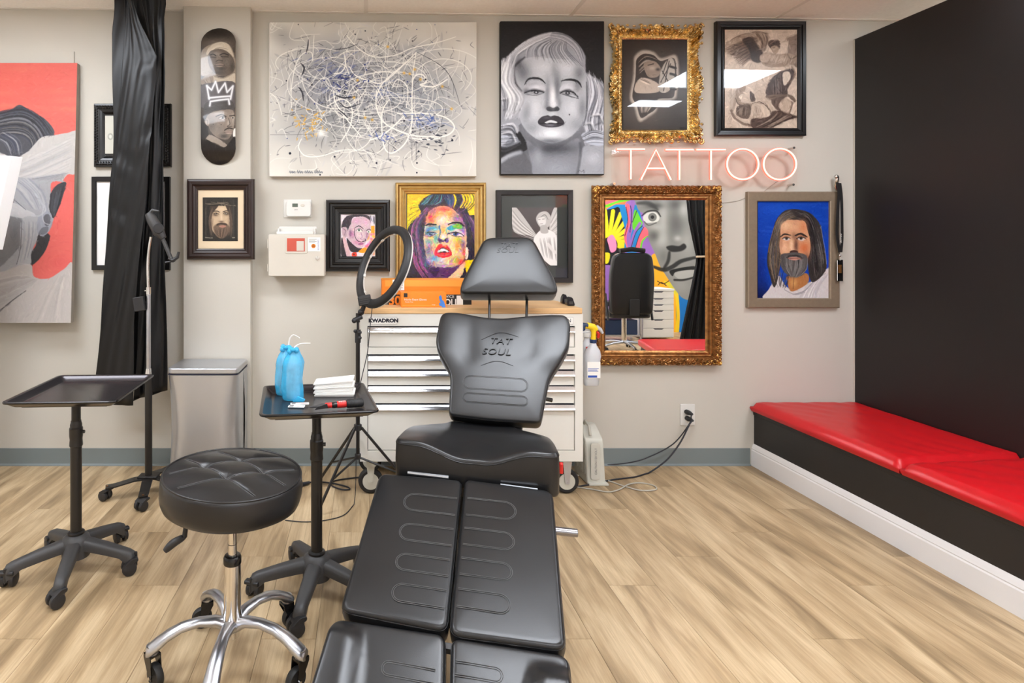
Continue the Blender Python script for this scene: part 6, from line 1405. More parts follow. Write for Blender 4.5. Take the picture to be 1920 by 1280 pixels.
# ---- spray bottle hung on the cart side, another bottle behind it
yb = 3.12
def sprayer(y, dx, label, lab=True):
    X = lambda p: wx(p + dx, y)
    t = thing('spray_bottle', label, 'spray bottle', (X(1110), y, wz(722, y)))
    zb, zn = wz(722, y), wz(642, y); cxx = X(1109.5)
    H = zn - zb
    b = MB(); rings = []
    for f, w, d in ((0, .034, .024), (.02, .038, .028), (.28, .041, .031), (.52, .037, .028), (.7, .043, .032), (.82, .036, .028), (.93, .018, .017), (1.0, .014, .014)):
        rings.append([(cxx + .012 * f - .004 + w * math.copysign(abs(math.cos(a)) ** .7, math.cos(a)), y + d * math.copysign(abs(math.sin(a)) ** .7, math.sin(a)), zb + H * f) for a in [2 * PI * k / 28 for k in range(28)]])
    b.loft(rings).build('bottle', 'milky', t, world=True, smooth=60)
    nx_ = cxx + .008
    MB().cyl((nx_, y, zn - .002), (nx_, y, zn + .018), .018, n=20).build('collar', 'navy', t, world=True, bevel=.002)
    MB().tube([(nx_, y, zn + .016), (nx_ + .002, y, zn + .05), (nx_ + .0, y, zn + .075)], [.014, .012, .018], 14).tube([(nx_ + .02, y, zn + .07), (nx_, y, zn + .082), (nx_ - .03, y, zn + .092), (nx_ - .045, y, zn + .086)], [.012, .02, .017, .012], 12).build('pump_head', 'yellow', t, world=True, smooth=60)
    MB().tube([(nx_ - .03, y - .004, zn + .092), (nx_ - .05, y, zn + .096), (nx_ - .058, y, zn + .08), (nx_ - .05, y, zn + .066)], [.013, .014, .014, .008], 10).build('nozzle', 'navy', t, world=True, smooth=60)
    MB().tube([(nx_ + .016, y, zn + .086), (nx_ + .04, y, zn + .07), (nx_ + .052, y, zn + .05)], [.012, .010, .006], 8).build('hood', 'milky', t, world=True, smooth=60)
    MB().tube([(nx_ + .02, y, zn + .06), (nx_ + .03, y, zn + .045), (nx_ + .026, y, zn + .025)], [.006, .008, .006], 8).build('trigger', 'red', t, world=True, smooth=60)
    if lab:
        f0 = y - .033
        MB().box(X(1097), X(1121), f0, f0 + .001, wz(706, y), wz(676, y)).build('label', 'paper', t, world=True)
        for k, (a, c_) in enumerate(((1098, 1118), (1098, 1115), (1098, 1117))): MB().box(X(a), X(c_), f0 - .0006, f0, wz(689 - 0 + 2.4 * k, y), wz(688 + 2.4 * k, y)).build('label_print', 'blue_ink', t, world=True)
        MB().box(X(1098), X(1115), f0 - .0006, f0, wz(705, y), wz(701, y)).build('label_stripe', 'blue_ink', t, world=True)
    MB().tube([(X1 + .001, y, zn + .055), (nx_ - .012, y, zn + .055), (nx_ - .02, y, zn + .03)], .003, 6).build('hanger', 'steel', t, world=True)
    return t
sprayer(3.12, 0, 'clear spray bottle with yellow and navy trigger head hanging on the cart side')
y = 3.3; t = thing('wash_bottle', 'white plastic bottle behind the yellow headed spray bottle', 'bottle', (wx(1102, y), y, wz(705, y)))
MB().lathe([(.03, 0), (.036, .006), (.036, .15), (.028, .19), (.014, .21), (.014, .225)], 24, (wx(1100, y) , y, wz(705, y))).build('bottle', 'milky', t, world=True, smooth=50)
MB().lathe([(.016, 0), (.022, .004), (.022, .03), (.014, .036)], 20, (wx(1100, y), y, wz(705, y) + .222)).build('cap', 'white_plastic', t, world=True, smooth=50)
MB().box(wx(1094, y), wx(1106, y), y - .0375, y - .0365, wz(664, y), wz(648, y)).build('label_print', 'red', t, world=True)
MB().box(X1 + .0005, wx(1100, y) + .045, y - .045, y + .045, wz(705, y) - .004, wz(705, y)).box(X1, X1 + .003, y - .045, y + .045, wz(705, y) - .03, wz(705, y) + .02).build('side_shelf', 'cart', CARTT, world=True)
# ---- grey power unit on the floor
t = thing('power_unit', 'pale grey plastic power unit standing on the floor beside the cart', 'power unit', (1.27, 3.24, 0))
y = 3.2; U = lambda p: wx(p, y)
zt = wz(803, y)
side = rounded([(3.16, 0.0), (3.36, 0.0), (3.36, zt - .01), (3.30, zt + .0), (3.19, zt - .06)], .018, 4)
MB().loft([[(x, p[0], p[1]) for p in side] for x in (U(1096), U(1130))]).build('housing', 'cream_grey' if 'cream_grey' in M else 'hub', t, world=True, bevel=.006)
MB().box(U(1098), U(1134), 3.145, 3.36, 0, .012).build('foot', 'hub', t, world=True, bevel=.003)
yy = 3.155
MB().prism(rounded(rect(.05, .2), .012, 5), 0, .004, frame_mat((wx(1117, yy), 3.162, .13), (1, 0, 0), (0, 0, 1), (0, -1, 0))).build('front_panel', 'hub', t, world=True, bevel=.001)
text('CAUTION 120 VOLT', 'lettering', 'ink_soft', t, WALLTXT(wx(1118, yy), 3.1575, .13) @ RZ(PI / 2), .016, .0003)
for k in range(5): MB().box(U(1096) - .003, U(1096), 3.19 + .03 * k, 3.20 + .03 * k, .05, zt - .08).build('vent_rib', 'cord_grey', t, world=True)
MB().tube([(U(1107), 3.2, zt - .04), (U(1107), 3.22, zt + .01), (U(1107), 3.28, zt + .02), (U(1107), 3.3, zt - .01)], .008, 8).build('carry_handle', 'cord_grey', t, world=True)

# ---------------------------------------------------------------- trash can
yf = 3.1; x0, x1 = wx(313, yf), wx(446, yf); zt = .652; ybk = 3.372
t = thing('trash_can', 'tall brushed steel trash can with flat lid against the pilaster', 'trash can', ((x0 + x1) / 2, (yf + ybk) / 2, 0))
out = rounded([(x0, yf), (x1, yf), (x1, ybk), (x0, ybk)], .03, 6)
xm, ym = (x0 + x1) / 2, (yf + ybk) / 2
def bow(p, z):
    x_, y_ = p; f = math.sin(PI * z / zt); u = (x_ - xm) / (x1 - xm)
    if y_ < ym: y_ += .055 * f * (abs(u) ** 5)
    return (x_ - .0 * f, y_, z)
fine = []
for p, q in zip(out, out[1:] + out[:1]):
    m_ = max(1, int((Vector(q) - Vector(p)).length / .012)); fine += [(p[0] + (q[0] - p[0]) * j / m_, p[1] + (q[1] - p[1]) * j / m_) for j in range(m_)]
MB().loft([[bow(p, .012 + (zt - .05) * k / 14) for p in fine] for k in range(15)]).build('body', 'steel', t, world=True, smooth=50)
for s_, xx in ():
    b = MB()
    pts = [(xx, yf - .001, .012)] ; n = 14
    col = []
    for k in range(n + 1):
        z = .012 + (zt - .055) * k / n; f = math.sin(PI * k / n)
        col.append([(xx + s_ * .0015, yf + .04, z), (xx + s_ * .0015, yf + .002, z), (xx - s_ * (.008 + .016 * f), yf - .004, z), (xx - s_ * (.012 + .018 * f), yf + .012, z)])
    b.loft(col)
    b.build('corner_trim', 'steel', t, world=True, smooth=60)
    MB().tube([(xx - s_ * (.015 + .019 * math.sin(PI * k / 14)), yf - .0005 + .013 * math.sin(PI * k / 14) ** 2 * .3, .012 + (zt - .055) * k / 14) for k in range(15)], .0022, 6).build('trim_gap', 'cartline', t, world=True)
MB().box(x0 + .004, x1 - .004, yf + .004, ybk - .004, zt - .036, zt - .03).build('rim_gap', 'cartline', t, world=True)
MB().prism(out, zt - .03, zt - .0).build('lid', 'steel', t, world=True, bevel=.006, seg=3)
MB().box(x0 + .006, x1 - .006, yf + .006, ybk - .006, 0, .014).build('plinth', 'black_plastic', t, world=True)
MB().box(xm - .05, xm + .05, yf - .03, yf + .02, .006, .018).build('pedal', 'steel', t, world=True, bevel=.004)

# ---------------------------------------------------------------- curtain
def drape(t, nm, L, R, z0f, z1, yc, amp, nf, ph, ns=70, nz=60, wr=.004, mfn=None):
    vs = []; fs = []
    for j in range(nz + 1):
        v = j / nz
        for i in range(ns + 1):
            s = i / ns
            l, r, = L(v), R(v); z = z1 + (z0f(s) - z1) * v
            fold = math.sin(s * nf * PI + ph + .5 * math.sin(v * 5)) * amp * (0.55 + .45 * v)
            w = wr * math.sin(7 * v * PI + 9 * s) * math.sin(4.1 * s * PI + 3 * v) + wr * .6 * math.sin(23 * v + 15 * s * math.sin(3 * v))
            if mfn: w += mfn(s, v)
            y = yc + fold + w
            x = wx(l + (r - l) * s, yc) + .004 * math.sin(9 * v + 6 * s)
            vs.append((x, y, z))
    for j in range(nz):
        for i in range(ns):
            a = j * (ns + 1) + i; fs.append((a, a + 1, a + ns + 2, a + ns + 1))
    o = MB().add(vs, fs).build(nm, 'satin', t, world=True, smooth=60)
    s = o.modifiers.new('thick', 'SOLIDIFY'); s.thickness = .003
    return o
def lerpf(*kv):
    def f(v):
        for (a, x), (b_, y_) in zip(kv[:-1], kv[1:]):
            if v <= b_: return x + (y_ - x) * (v - a) / (b_ - a)
        return kv[-1][1]
    return f
yc = 3.17
zv = lambda py: (wz(py, yc))
ztop = ceil_z(-1.4) - .001
t = thing('curtain', 'black satin curtain gathered into a bundle hanging from the ceiling', 'curtain', (wx(262, yc), yc, wz(757, yc)))
V = lambda py: (py + 12) / (757 + 12)
drape(t, 'rear_fold', lerpf((0, 214), (V(20), 213), (V(60), 208), (V(300), 212), (V(450), 200), (V(757), 178)), lerpf((0, 300), (V(757), 300)), lambda s: wz(735, yc), ztop, yc + .045, .010, 2.2, 1.0)
drape(t, 'right_fold', lerpf((0, 262), (V(120), 285), (V(757), 250)), lerpf((0, 311), (V(14), 312), (V(40), 309), (V(300), 308), (V(757), 314)), lambda s: wz(752 - 20 * s, yc), ztop, yc + .012, .014, 3.2, .3)
def crease(s, v):
    o = 0
    for (cv_, ss) in ((.16, .95), (.345, .9), (.45, .2), (.58, .3)):
        d = (v - cv_) - .05 * (1 - s) * (1 if ss > .5 else -1); o += .010 * math.exp(-(d / .012) ** 2) * math.exp(-((s - ss) / .4) ** 2) - .008 * math.exp(-((d - .02) / .012) ** 2) * math.exp(-((s - ss) / .4) ** 2)
    return o
drape(t, 'front_fold', lerpf((0, 232), (V(60), 232), (V(300), 218), (V(450), 205), (V(757), 172)), lerpf((0, 243), (V(55), 264), (V(115), 294), (V(250), 285), (V(400), 274), (V(600), 253), (V(757), 251)), lambda s: wz(757 - 2 * s, yc), ztop, yc - .035, .016, 1.4, .6, mfn=crease)
MB().tube([(wx(205, yc), yc + .01, ztop - .004), (wx(318, yc), yc + .01, ztop - .004)], .008, 8).build('curtain_rail', 'black_metal', t, world=True)
0 and drape(t, 'overlap_fold', lerpf((0, 236), (1, 280)), lerpf((0, 300), (.12, 300), (1, 294)), lambda s: wz(110, yc), ztop, yc - .05, .008, 1.2, .2, ns=24, nz=20, wr=.003)

# ---------------------------------------------------------------- casters
def twin_caster(par, x, y, a, r=.028, m='black_plastic', ztop_=.075):
    xf = T(x, y, 0) @ RZ(a)
    b = MB(xf)
    c = MB(xf)
    for s_ in (-1, 1):
        c.lathe([(.001, -.011), (.020, -.011), (r - .002, -.008), (r, 0), (r - .002, .008), (.018, .011), (.001, .011)], 22, (-.012, s_ * .017, r), RX(PI / 2))
    o = c.build('caster', m, par, world=True, smooth=40)
    MB(xf).prism(rounded([(-.02, r + .012), (.004, r + .022), (.02, r + .026), (.02, ztop_), (-.004, ztop_ + .0), (-.03, r + .02)], .006, 3), -.028, .028, frame_mat((0, 0, 0), (1, 0, 0), (0, 0, 1), (0, -1, 0))).build('hood', m, o, world=True, bevel=.002)
    MB(xf).cyl((.012, 0, r), (.012, 0, ztop_ + .012), .008, n=10).build('stem', m, o, world=True)
    return o
def fork_caster(par, x, y, a, r=.03, ztop_=.09):
    xf = T(x, y, 0) @ RZ(a)
    o = MB(xf).lathe([(.001, -.008), (.01, -.009), (.02, -.008), (r - .003, -.011), (r, -.006), (r, .006), (r - .003, .011), (.02, .008), (.01, .009), (.001, .008)], 28, (-.018, 0, r), RX(PI / 2)).build('caster', 'rubber', par, world=True, smooth=40)
    f = MB(xf)
    for s_ in (-1, 1): f.prism([(-.026, r - .008), (-.01, r - .008), (.02, ztop_ - .012), (.02, ztop_), (-.018, ztop_)], s_ * .016 - .0015, s_ * .016 + .0015, frame_mat((0, 0, 0), (1, 0, 0), (0, 0, 1), (0, -1, 0)))
    f.box(-.018, .02, -.017, .017, ztop_ - .006, ztop_)
    f.build('fork', 'black_gloss', o, world=True, smooth=0)
    MB(xf).cyl((-.018, -.022, r), (-.018, .022, r), .0045, n=10).build('axle', 'chrome', o, world=True)
    return o
# ---------------------------------------------------------------- mayo stands
def star_arm(par, cx, cy, a, R, m, zh=.135, zt=.085, wh=.030, wt=.021, nm='leg'):
    xf = T(cx, cy, 0) @ RZ(a)
    rings = []
    for f in (0.0, .12, .3, .55, .8, .93, 1.0, 1.03):
        d = R * f * .98
        z1 = zh + .004 + (zt - zh) * f ** 1.3 + (.0 if f < .95 else -.004 - (.012 if f > 1.01 else 0))
        w = wh + (wt - wh) * f; dp = .046 - .012 * f + (.018 if f > .9 else 0)
        if f > 1.01: w *= .7
        sec = [(-w * .9, -dp), (w * .9, -dp), (w, -dp * .4), (w * .82, -.006), (w * .5, 0), (-w * .5, 0), (-w * .82, -.006), (-w, -dp * .4)]
        rings.append([(d, s_[0], z1 + s_[1]) for s_ in sec])
    return MB(xf).loft(rings).build(nm, m, par, world=True, smooth=45)
def mayo(label, cx, cy, rot, yaw, tcx, tcy, tw, td, zt, ypole_top):
    t = thing('instrument_stand', label, 'instrument stand', (cx, cy, 0), 0, 'instrument stands on five arm bases')
    MB().lathe([(.03, .05), (.052, .06), (.056, .11), (.05, .135), (.036, .146), (.03, .15)], 28, (cx, cy, 0)).build('base_hub', 'grey_plastic', t, world=True, smooth=40)
    for k in range(5):
        a = rot + k * 2 * PI / 5
        lg = star_arm(t, cx, cy, a, .245, 'grey_plastic')
        twin_caster(t, cx + .236 * math.cos(a), cy + .236 * math.sin(a), a + [2.2, .6, -2.0, 3.0, 1.1][k], ztop_=.068)
    MB().lathe([(.024, .13), (.032, .146), (.032, .156), (.024, .16), (.0215, .16), (.0215, .50), (.0215, .501)], 24, (cx, cy, 0)).build('lower_pole', 'black_metal', t, world=True, smooth=40)
    MB().lathe([(.0225, .50), (.0255, .505), (.0245, .52), (.0235, .53), (.0255, .545), (.0255, .575), (.0225, .58), (.0225, .59), (.0195, .60), (.0195, .605)], 24, (cx, cy, 0)).build('clamp_collar', 'black_metal', t, world=True, smooth=30)
    MB().cyl((cx + .02, cy, .56), (cx + .034, cy, .56), .007, n=10).build('clamp_screw', 'black_metal', t, world=True)
    MB().cyl((cx, cy, .59), (cx, cy, zt - .02), .0175, n=22).build('upper_pole', 'black_metal', t, world=True)
    xf = T(tcx, tcy, zt) @ RZ(yaw)
    MB(xf).box(-tw * .38, tw * .38, -td * .4, td * .4, -.026, -.021).build('tray_support', 'black_metal', t, world=True, bevel=.002)
    # pressed tray with a raised rolled rim
    o = lambda e, z: [(p[0], p[1], z) for p in rounded(rect(tw - 2 * e, td - 2 * e), .026 - min(e, .02) * .5, 6)]
    rings = [o(.0, .0), o(-.001, .004), o(.002, .007), o(.008, .0065), o(.012, .002), o(.030, -.015), o(.034, -.0165), o(.036, -.017)]
    b = MB(xf); b.loft(rings, cap0=False); 
    rings = [o(.0, .0), o(.004, -.002), o(.028, -.019), o(.036, -.021)]
    b.loft(rings, cap0=False)
    b.build('tray', 'tray', t, world=True, smooth=50)
    MB(xf).tube([(p[0], p[1], .003) for p in rounded(rect(tw, td), .027, 6)], .0045, 6, closed=True).build('rolled_rim', 'black_gloss', t, world=True, smooth=60)
    return t, xf
mayo('black instrument stand with an empty tray at the left edge', -1.17, 2.33, math.radians(-77), math.radians(3), -1.16, 2.385, .42, .46, .72, .7)
ms, MX = mayo('black instrument stand between the tufted stool and the tattoo chair, tray loaded with supplies', -.184, 2.18, math.radians(-100), math.radians(8), -.187, 2.225, .415, .425, .72, .7)
TZ = .72 - .0165
# ---- wash bottles wrapped in blue film
def wrapped(label, px, y, topy, tip, z0=TZ, w=.034):
    cx_ = wx(px, y); zt_ = wz(topy, y); t = thing('wash_bottle', label, 'wash bottle', (cx_, y, z0), 0, 'film wrapped wash bottles')
    H = zt_ - z0; rings = []; n = 40
    for f, r in ((0, 1.0), (.03, 1.05), (.2, 1.06), (.4, 1.0), (.6, 1.02), (.72, 1.0), (.8, .86), (.88, .6), (.95, .5), (1.0, .42)):
        ring = []
        for k in range(n):
            a = 2 * PI * k / n; q = r * w * (1 + .05 * math.sin(7 * a + 9 * f) * (.4 + f) + .05 * math.sin(13 * a - 20 * f) * f + .02 * math.sin(29 * a + 3 * f))
            ring.append((cx_ + q * math.cos(a) * 1.02 - .004 * math.sin(5 * f), y + q * math.sin(a) * .9, z0 + .001 + H * f))
        rings.append(ring)
    MB().loft(rings).build('blue_film_sleeve', 'blue_film', t, world=True, smooth=70)
    MB().lathe([(.024, .003), (.027, .01), (.027, H * .62), (.018, H * .74), (.013, H * .8), (.013, H * .9)], 20, (cx_, y, z0 + .001)).build('inner_bottle', 'white_plastic', t, world=True, smooth=50)
    b = MB()
    for k in range(9):                                # puckered knots of film
        a = k * .8; b.ball((cx_ + .014 * math.cos(a) * (1 + .4 * math.sin(3 * k)), y - .006 + .014 * math.sin(a), zt_ - .004 - .004 * (k % 3)), (.011, .010, .008 + .003 * (k % 2)), 9, 6)
    b.build('film_knot', 'blue_film', t, world=True, smooth=70)
    MB().tube(catmull(tip, 6), [.0035 - .0018 * k / (len(catmull(tip, 6)) - 1) for k in range(len(catmull(tip, 6)))], 8).build('spout', 'white_plastic', t, world=True, smooth=60)
    return t
y1, y2 = 2.285, 2.362
t = wrapped('front wash bottle wrapped in blue film on the loaded tray', 549.5, y1, 652, [at(550, 655, y1), at(556, 648, y1), at(566, 644, y1), at(582, 643.5, y1)], w=.040)
MB().prism(rounded([(0, 0), (.045, .0), (.05, .008), (.02, .02)], .004, 3), 0, .012, frame_mat((wx(551, y1), y1 - .035, TZ + .001), (1, 0, 0), (0, 0, 1), (0, -1, 0))).build('film_tail', 'blue_film', t, world=True, bevel=.002)
wrapped('rear wash bottle wrapped in blue film, half behind the other one', 536, y2, 648, [at(541, 650, y2), at(543, 636, y2), at(549, 628, y2), at(556, 630, y2), at(562, 634, y2)], w=.038)
# ---- folded paper towels
y0 = 2.315
t = thing('paper_towels', 'stack of folded white paper towels on the loaded tray', 'paper towels', (wx(628, y0), 2.36, TZ))
base = [at(592, 741, y0), at(664, 740, y0)]
xa, xb_ = wx(590, y0), wx(663, y0)
n = 9; hL, hR = .052, .068
for k in range(n):
    f0, f1 = k / n, (k + .9) / n; j = rng.normal() * .0015; dl = (.004 * math.sin(k * 2.1))
    lft, rgt = xa + dl, xb_ + .004 * math.sin(k * 1.7) - .006 * f0
    zl0, zl1, zr0, zr1 = TZ + .001 + hL * f0, TZ + .001 + hL * f1, TZ + .001 + hR * f0, TZ + .001 + hR * f1
    ya_, yb_2 = y0 + j + .0, y0 + .095 + j
    sk = .004
    b = MB(); sec0 = [(lft, zl0 + .0), (lft - .003, (zl0 + zl1) / 2), (lft, zl1), (rgt, zr1), (rgt, zr0)]
    b.loft([[(p[0] + sk * q, ya_ + (yb_2 - ya_) * q, p[1]) for p in sec0] for q in (0, 1)]); b.build('towel', 'paper', t, world=True, bevel=.0008)
# ---- tattoo machine and packets on the tray
y = 2.06
t = thing('tattoo_machine', 'black tattoo machine with a red patterned body lying on the loaded tray', 'tattoo machine', (wx(632, y), y, TZ))
A, B_ = onz(580, 763, TZ + .012), onz(681, 754, TZ + .018)
d = (B_ - A); P = lambda f, o=0: A + d * f + Vector((0, 0, o))
MB().tube([P(.68), P(.70), P(.97), P(1.0)], [.012, .0155, .0165, .012], 20).build('grip', 'rubber', t, world=True, smooth=50)
b = MB()
for k in range(5): b.torus((0, 0, 0), .0162, .0008, 20, 5, frame_mat(P(.74 + .05 * k), (0, 1, 0), (0, 0, 1), d))
b.build('grip_ring', 'black_plastic', t, world=True)
MB().tube([P(.28), P(.30), P(.42), P(.46)], [.006, .010, .010, .008], 16).tube([P(.48), P(.52), P(.66), P(.69)], [.008, .0125, .013, .010], 16).build('body', 'red', t, world=True, smooth=50)
MB().tube([P(.4), P(.44), P(.5), P(.54)], [.0095, .0115, .0115, .0095], 14).build('frame_band', 'black_gloss', t, world=True, smooth=50)
for k in range(4): MB().ball(P(.55 + .035 * k, .0105) + Vector((0, -.004, 0)), (.003, .003, .003), 8, 6).build('skull_detail', 'white_plastic', t, world=True, smooth=60)
MB().tube([P(.0), P(.12), P(.22), P(.29)], [.002, .005, .009, .008], 12).build('needle_tip', 'grey_plastic', t, world=True, smooth=50)
MB().prism([(0, 0), (.05, .003), (.046, .02), (.03, .016), (.008, .01)], 0, .004, frame_mat((A.x + .02, A.y - .004, TZ + .003), (1, 0, .08), (0, .05, 1), (0, -1, 0))).build('clip_arm', 'black_plastic', t, world=True, bevel=.001)
for k, (a, c_, w_, ro, lab) in enumerate(((532, 762, .062, -.05, 'white foil needle packet at the front of the loaded tray, under another'), (538, 757, .07, .12, 'white printed needle packet lying on top at the front of the loaded tray'))):
    q = onz(a + 24, c_, TZ + .002 + .003 * k)
    t = thing('needle_packet', lab, 'packet', tuple(q), ro, 'needle packets on the tray')
    MB().box(-w_ / 2, w_ / 2, -.013, .013, 0, .002).build('sleeve', 'paper', t, bevel=.0008)
    MB().box(-w_ / 2 + .004, -w_ / 2 + .02, -.009, .009, .002, .0024).build('print_patch', 'ink_soft', t)
    MB().box(w_ / 2 - .03, w_ / 2 - .006, -.008, -.004, .002, .0024).build('print_patch', 'red', t)

# ---------------------------------------------------------------- phone stand with boom
cx, cy = -1.187, 3.0
cx = wx(278.5, cy + .05); cy = 3.05
t = thing('phone_stand', 'black and silver rolling floor stand with a phone holder in front of the curtain', 'stand', (cx, cy, 0))
for a, R in ((203, .20), (283, .19), (5, .10), (75, .2)):
    a = math.radians(a); xf = T(cx, cy, 0) @ RZ(a)
    MB(xf).loft([[(d, s_ * w, z + h) for s_, h in ((-1, 0), (1, 0), (1, .008), (-1, .008))] for d, w, z in ((0, .026, .082), (R * .35, .026, .082), (R * .8, .024, .066), (R * 1.04, .023, .064))]).build('leg', 'black_metal', t, world=True, smooth=0, bevel=.001)
    MB(xf).cyl((R, 0, .071), (R, 0, .075), .006, n=10).build('bolt', 'bronze', t, world=True)
    twin_caster(t, cx + R * math.cos(a), cy + R * math.sin(a), a + 2.4, r=.026, ztop_=.062)
MB().box(cx - .05, cx + .05, cy - .03, cy + .03, .086, .100).build('base_plate', 'black_metal', t, world=True, bevel=.003)
zq = lambda py: wz(py, cy)
MB().cyl((cx, cy, .09), (cx, cy, zq(703)), .0185, n=22).build('lower_pole', 'black_metal', t, world=True)
MB().cyl((cx, cy, zq(703)), (cx, cy, zq(690)), .0185, .014, n=22).build('pole_cap', 'chrome', t, world=True)
MB().cyl((cx, cy, zq(690)), (cx, cy, zq(550)), .0115, n=20).build('upper_pole', 'alu', t, world=True)
MB().cyl((cx, cy, zq(551)), (cx, cy, zq(538)), .013, n=20).cyl((cx, cy, zq(546)), (cx - .02, cy, zq(545)), .005, n=8).build('clamp_ring', 'chrome', t, world=True)
MB().tube(catmull([at(278, 540, cy), at(277, 500, cy), at(279, 470, cy), at(283, 444, cy)], 8), .0075, 12).build('gooseneck', 'chrome', t, world=True, smooth=60)
y = cy - .03
h = frame_mat(at(294, 425, y), (at(308, 450, y) - at(280, 402, y)), (0, -1, 0), (at(308, 450, y) - at(280, 402, y)).cross(Vector((0, -1, 0))))
hd = MB().tube([at(278, 400, y), at(284, 410, y), at(298, 435, y), at(307, 447, y)], [.018, .028, .03, .016], 14).build('holder_head', 'grey_plastic', t, world=True, smooth=50)
MB().cyl(at(297, 428, y - .022), at(297, 428, y - .034), .027, n=24).build('magnet_pad', 'black_plastic', hd, world=True, bevel=.003)
MB().tube([at(279, 402, y), at(286, 394, y), at(298, 396, y)], [.009, .009, .006], 8).build('upper_jaw', 'grey_plastic', t, world=True, smooth=40)
MB().tube([at(302, 440, y), at(321, 485, y)], .011, 8).build('arm', 'grey_plastic', t, world=True, smooth=40)
MB().tube([at(316, 484, y), at(324, 488, y), at(333, 482, y), at(335, 472, y)], [.009, .012, .009, .007], 8).tube([at(310, 492, y), at(328, 489, y)], .005, 6).build('lower_jaw', 'black_plastic', t, world=True, smooth=40)
MB().prism(rounded(rect(.055, .075), .006, 3), 0, .03, frame_mat(at(263.5, 569, cy), (1, 0, .15), (-.15, 0, 1), (0, -1, 0))).build('control_box', 'black_plastic', t, world=True, bevel=.003)
MB().cyl(at(266, 569, cy), at(277, 566, cy), .006, n=8).build('box_clamp', 'black_metal', t, world=True)

# ---------------------------------------------------------------- ring light on its tripod
px_, py_ = 2.95, 0
cxp = wx(671, 2.95)
t = thing('ring_light', 'large black ring light on a tripod stand beside the drawer cart', 'ring light', (cxp, 2.95, 0))
cy = 2.95; zq = lambda p: wz(p, cy)
cc = at(718, 499, cy)
mj = (at(752, 424, cy) - at(684, 574, cy)); Rm = mj.length / 2
u = mj.normalized()
nrm = Vector((.86, -.10, .36)); nrm = (nrm - u * nrm.dot(u)).normalized()
# viewed ~60 degrees off axis: normal mostly sideways with a part towards the viewer
side_ = u.cross(Vector((0, 1, 0))).normalized()
th = math.acos(.46)
nrm = (Vector((0, -1, 0)) * math.cos(th) + side_ * math.sin(th)).normalized()
nrm = (nrm - u * nrm.dot(u)).normalized()
v_ = nrm.cross(u).normalized()
fm = frame_mat(cc, u, v_, nrm)
Ro, Ri = Rm, Rm - .045
N = 64
sec = [(Ro, -.006), (Ro - .004, .012), (Ro - .016, .019), (Ri + .012, .018), (Ri + .002, .010), (Ri, -.004)]
rings = [[fm @ Vector((r * math.cos(2 * PI * k / N), r * math.sin(2 * PI * k / N), z)) for r, z in sec] for k in range(N)]
MB().loft(rings, wrap=True, closed=True).build('ring_housing', 'black_plastic', t, world=True, smooth=50)
rings = [[fm @ Vector((r * math.cos(2 * PI * k / N), r * math.sin(2 * PI * k / N), z)) for r, z in [(Ro - .002, -.007), (Ri + .002, -.007), (Ri + .004, -.016), (Ro - .004, -.016)]] for k in range(N)]
MB().loft(rings, wrap=True).build('diffuser_ring', 'white_plastic', t, world=True, smooth=50)
for k in range(10):
    a = 2 * PI * k / 10 + .2
    MB(fm @ RZ(a)).box(Ri - .004, Ri + .006, -.008, .008, -.014, -.002).build('clip', 'white_plastic', t, world=True)
bk = at(685, 563, cy - .03)
MB(frame_mat(bk, (1, 0, .18), (-.18, 0, 1), (0, -1, 0))).box(-.036, .03, -.022, .026, -.02, .026).build('control_box', 'black_plastic', t, world=True, bevel=.005)
for k in range(4): MB(frame_mat(bk, (1, 0, .18), (-.18, 0, 1), (0, -1, 0))).box(-.03, .024, -.016 + .01 * k, -.012 + .01 * k, .026, .028).build('vent_slot', 'grey_plastic', t, world=True)
MB().ball(at(677, 585, cy), .017).cyl(at(683, 572, cy), at(677, 588, cy), .012, n=12).cyl(at(664, 600, cy - .02), at(678, 594, cy), .012, n=12).ball(at(664, 601, cy - .02), .013).build('tilt_joint', 'black_plastic', t, world=True, smooth=50)
MB().cyl((cxp, cy, zq(602)), (cxp, cy, zq(625)), .006, n=12).cyl((cxp, cy, zq(587)), (cxp, cy, zq(604)), .011, n=12).build('spigot', 'black_metal', t, world=True)
MB().cyl((cxp, cy, zq(618)), (cxp, cy, zq(642)), .015, n=16).cyl((cxp, cy - .02, zq(622)), (cxp + .02, cy - .02, zq(622)), .006, n=8).ball((cxp + .01, cy - .02, zq(632)), .01).ball((cxp - .014, cy - .012, zq(620)), .009).build('height_clamp', 'black_plastic', t, world=True, smooth=40)
MB().cyl((cxp, cy, zq(640)), (cxp, cy, zq(800)), .011, n=16).build('upper_pole', 'black_metal', t, world=True)
MB().cyl((cxp, cy, zq(798)), (cxp, cy, zq(856)), .009, n=16).build('lower_pole', 'black_metal', t, world=True)
MB().cyl((cxp, cy, zq(795)), (cxp, cy, zq(806)), .02, n=16).build('leg_collar', 'black_plastic', t, world=True, bevel=.003)
MB().cyl((cxp, cy, zq(850)), (cxp, cy, zq(860)), .016, n=16).build('brace_collar', 'black_plastic', t, world=True, bevel=.003)
for fx, fy in ((-.235, 2.80), (-.262, 3.17), (.30, 2.93)):
    ft = Vector((fx, fy, .008)); hp = Vector((cxp, cy, zq(801))); dv = (ft - hp)
    hp = hp + Vector((dv.x, dv.y, 0)).normalized() * .018
    lg = MB().tube([hp, ft], .0075, 8).build('leg', 'black_metal', t, world=True)
    MB().ball(ft, (.011, .011, .008), 8, 6).build('rubber_foot', 'rubber', lg, world=True)
    MB().tube([Vector((cxp, cy, zq(856))), hp + (ft - hp) * .62], .0055, 6).build('brace', 'black_metal', t, world=True)
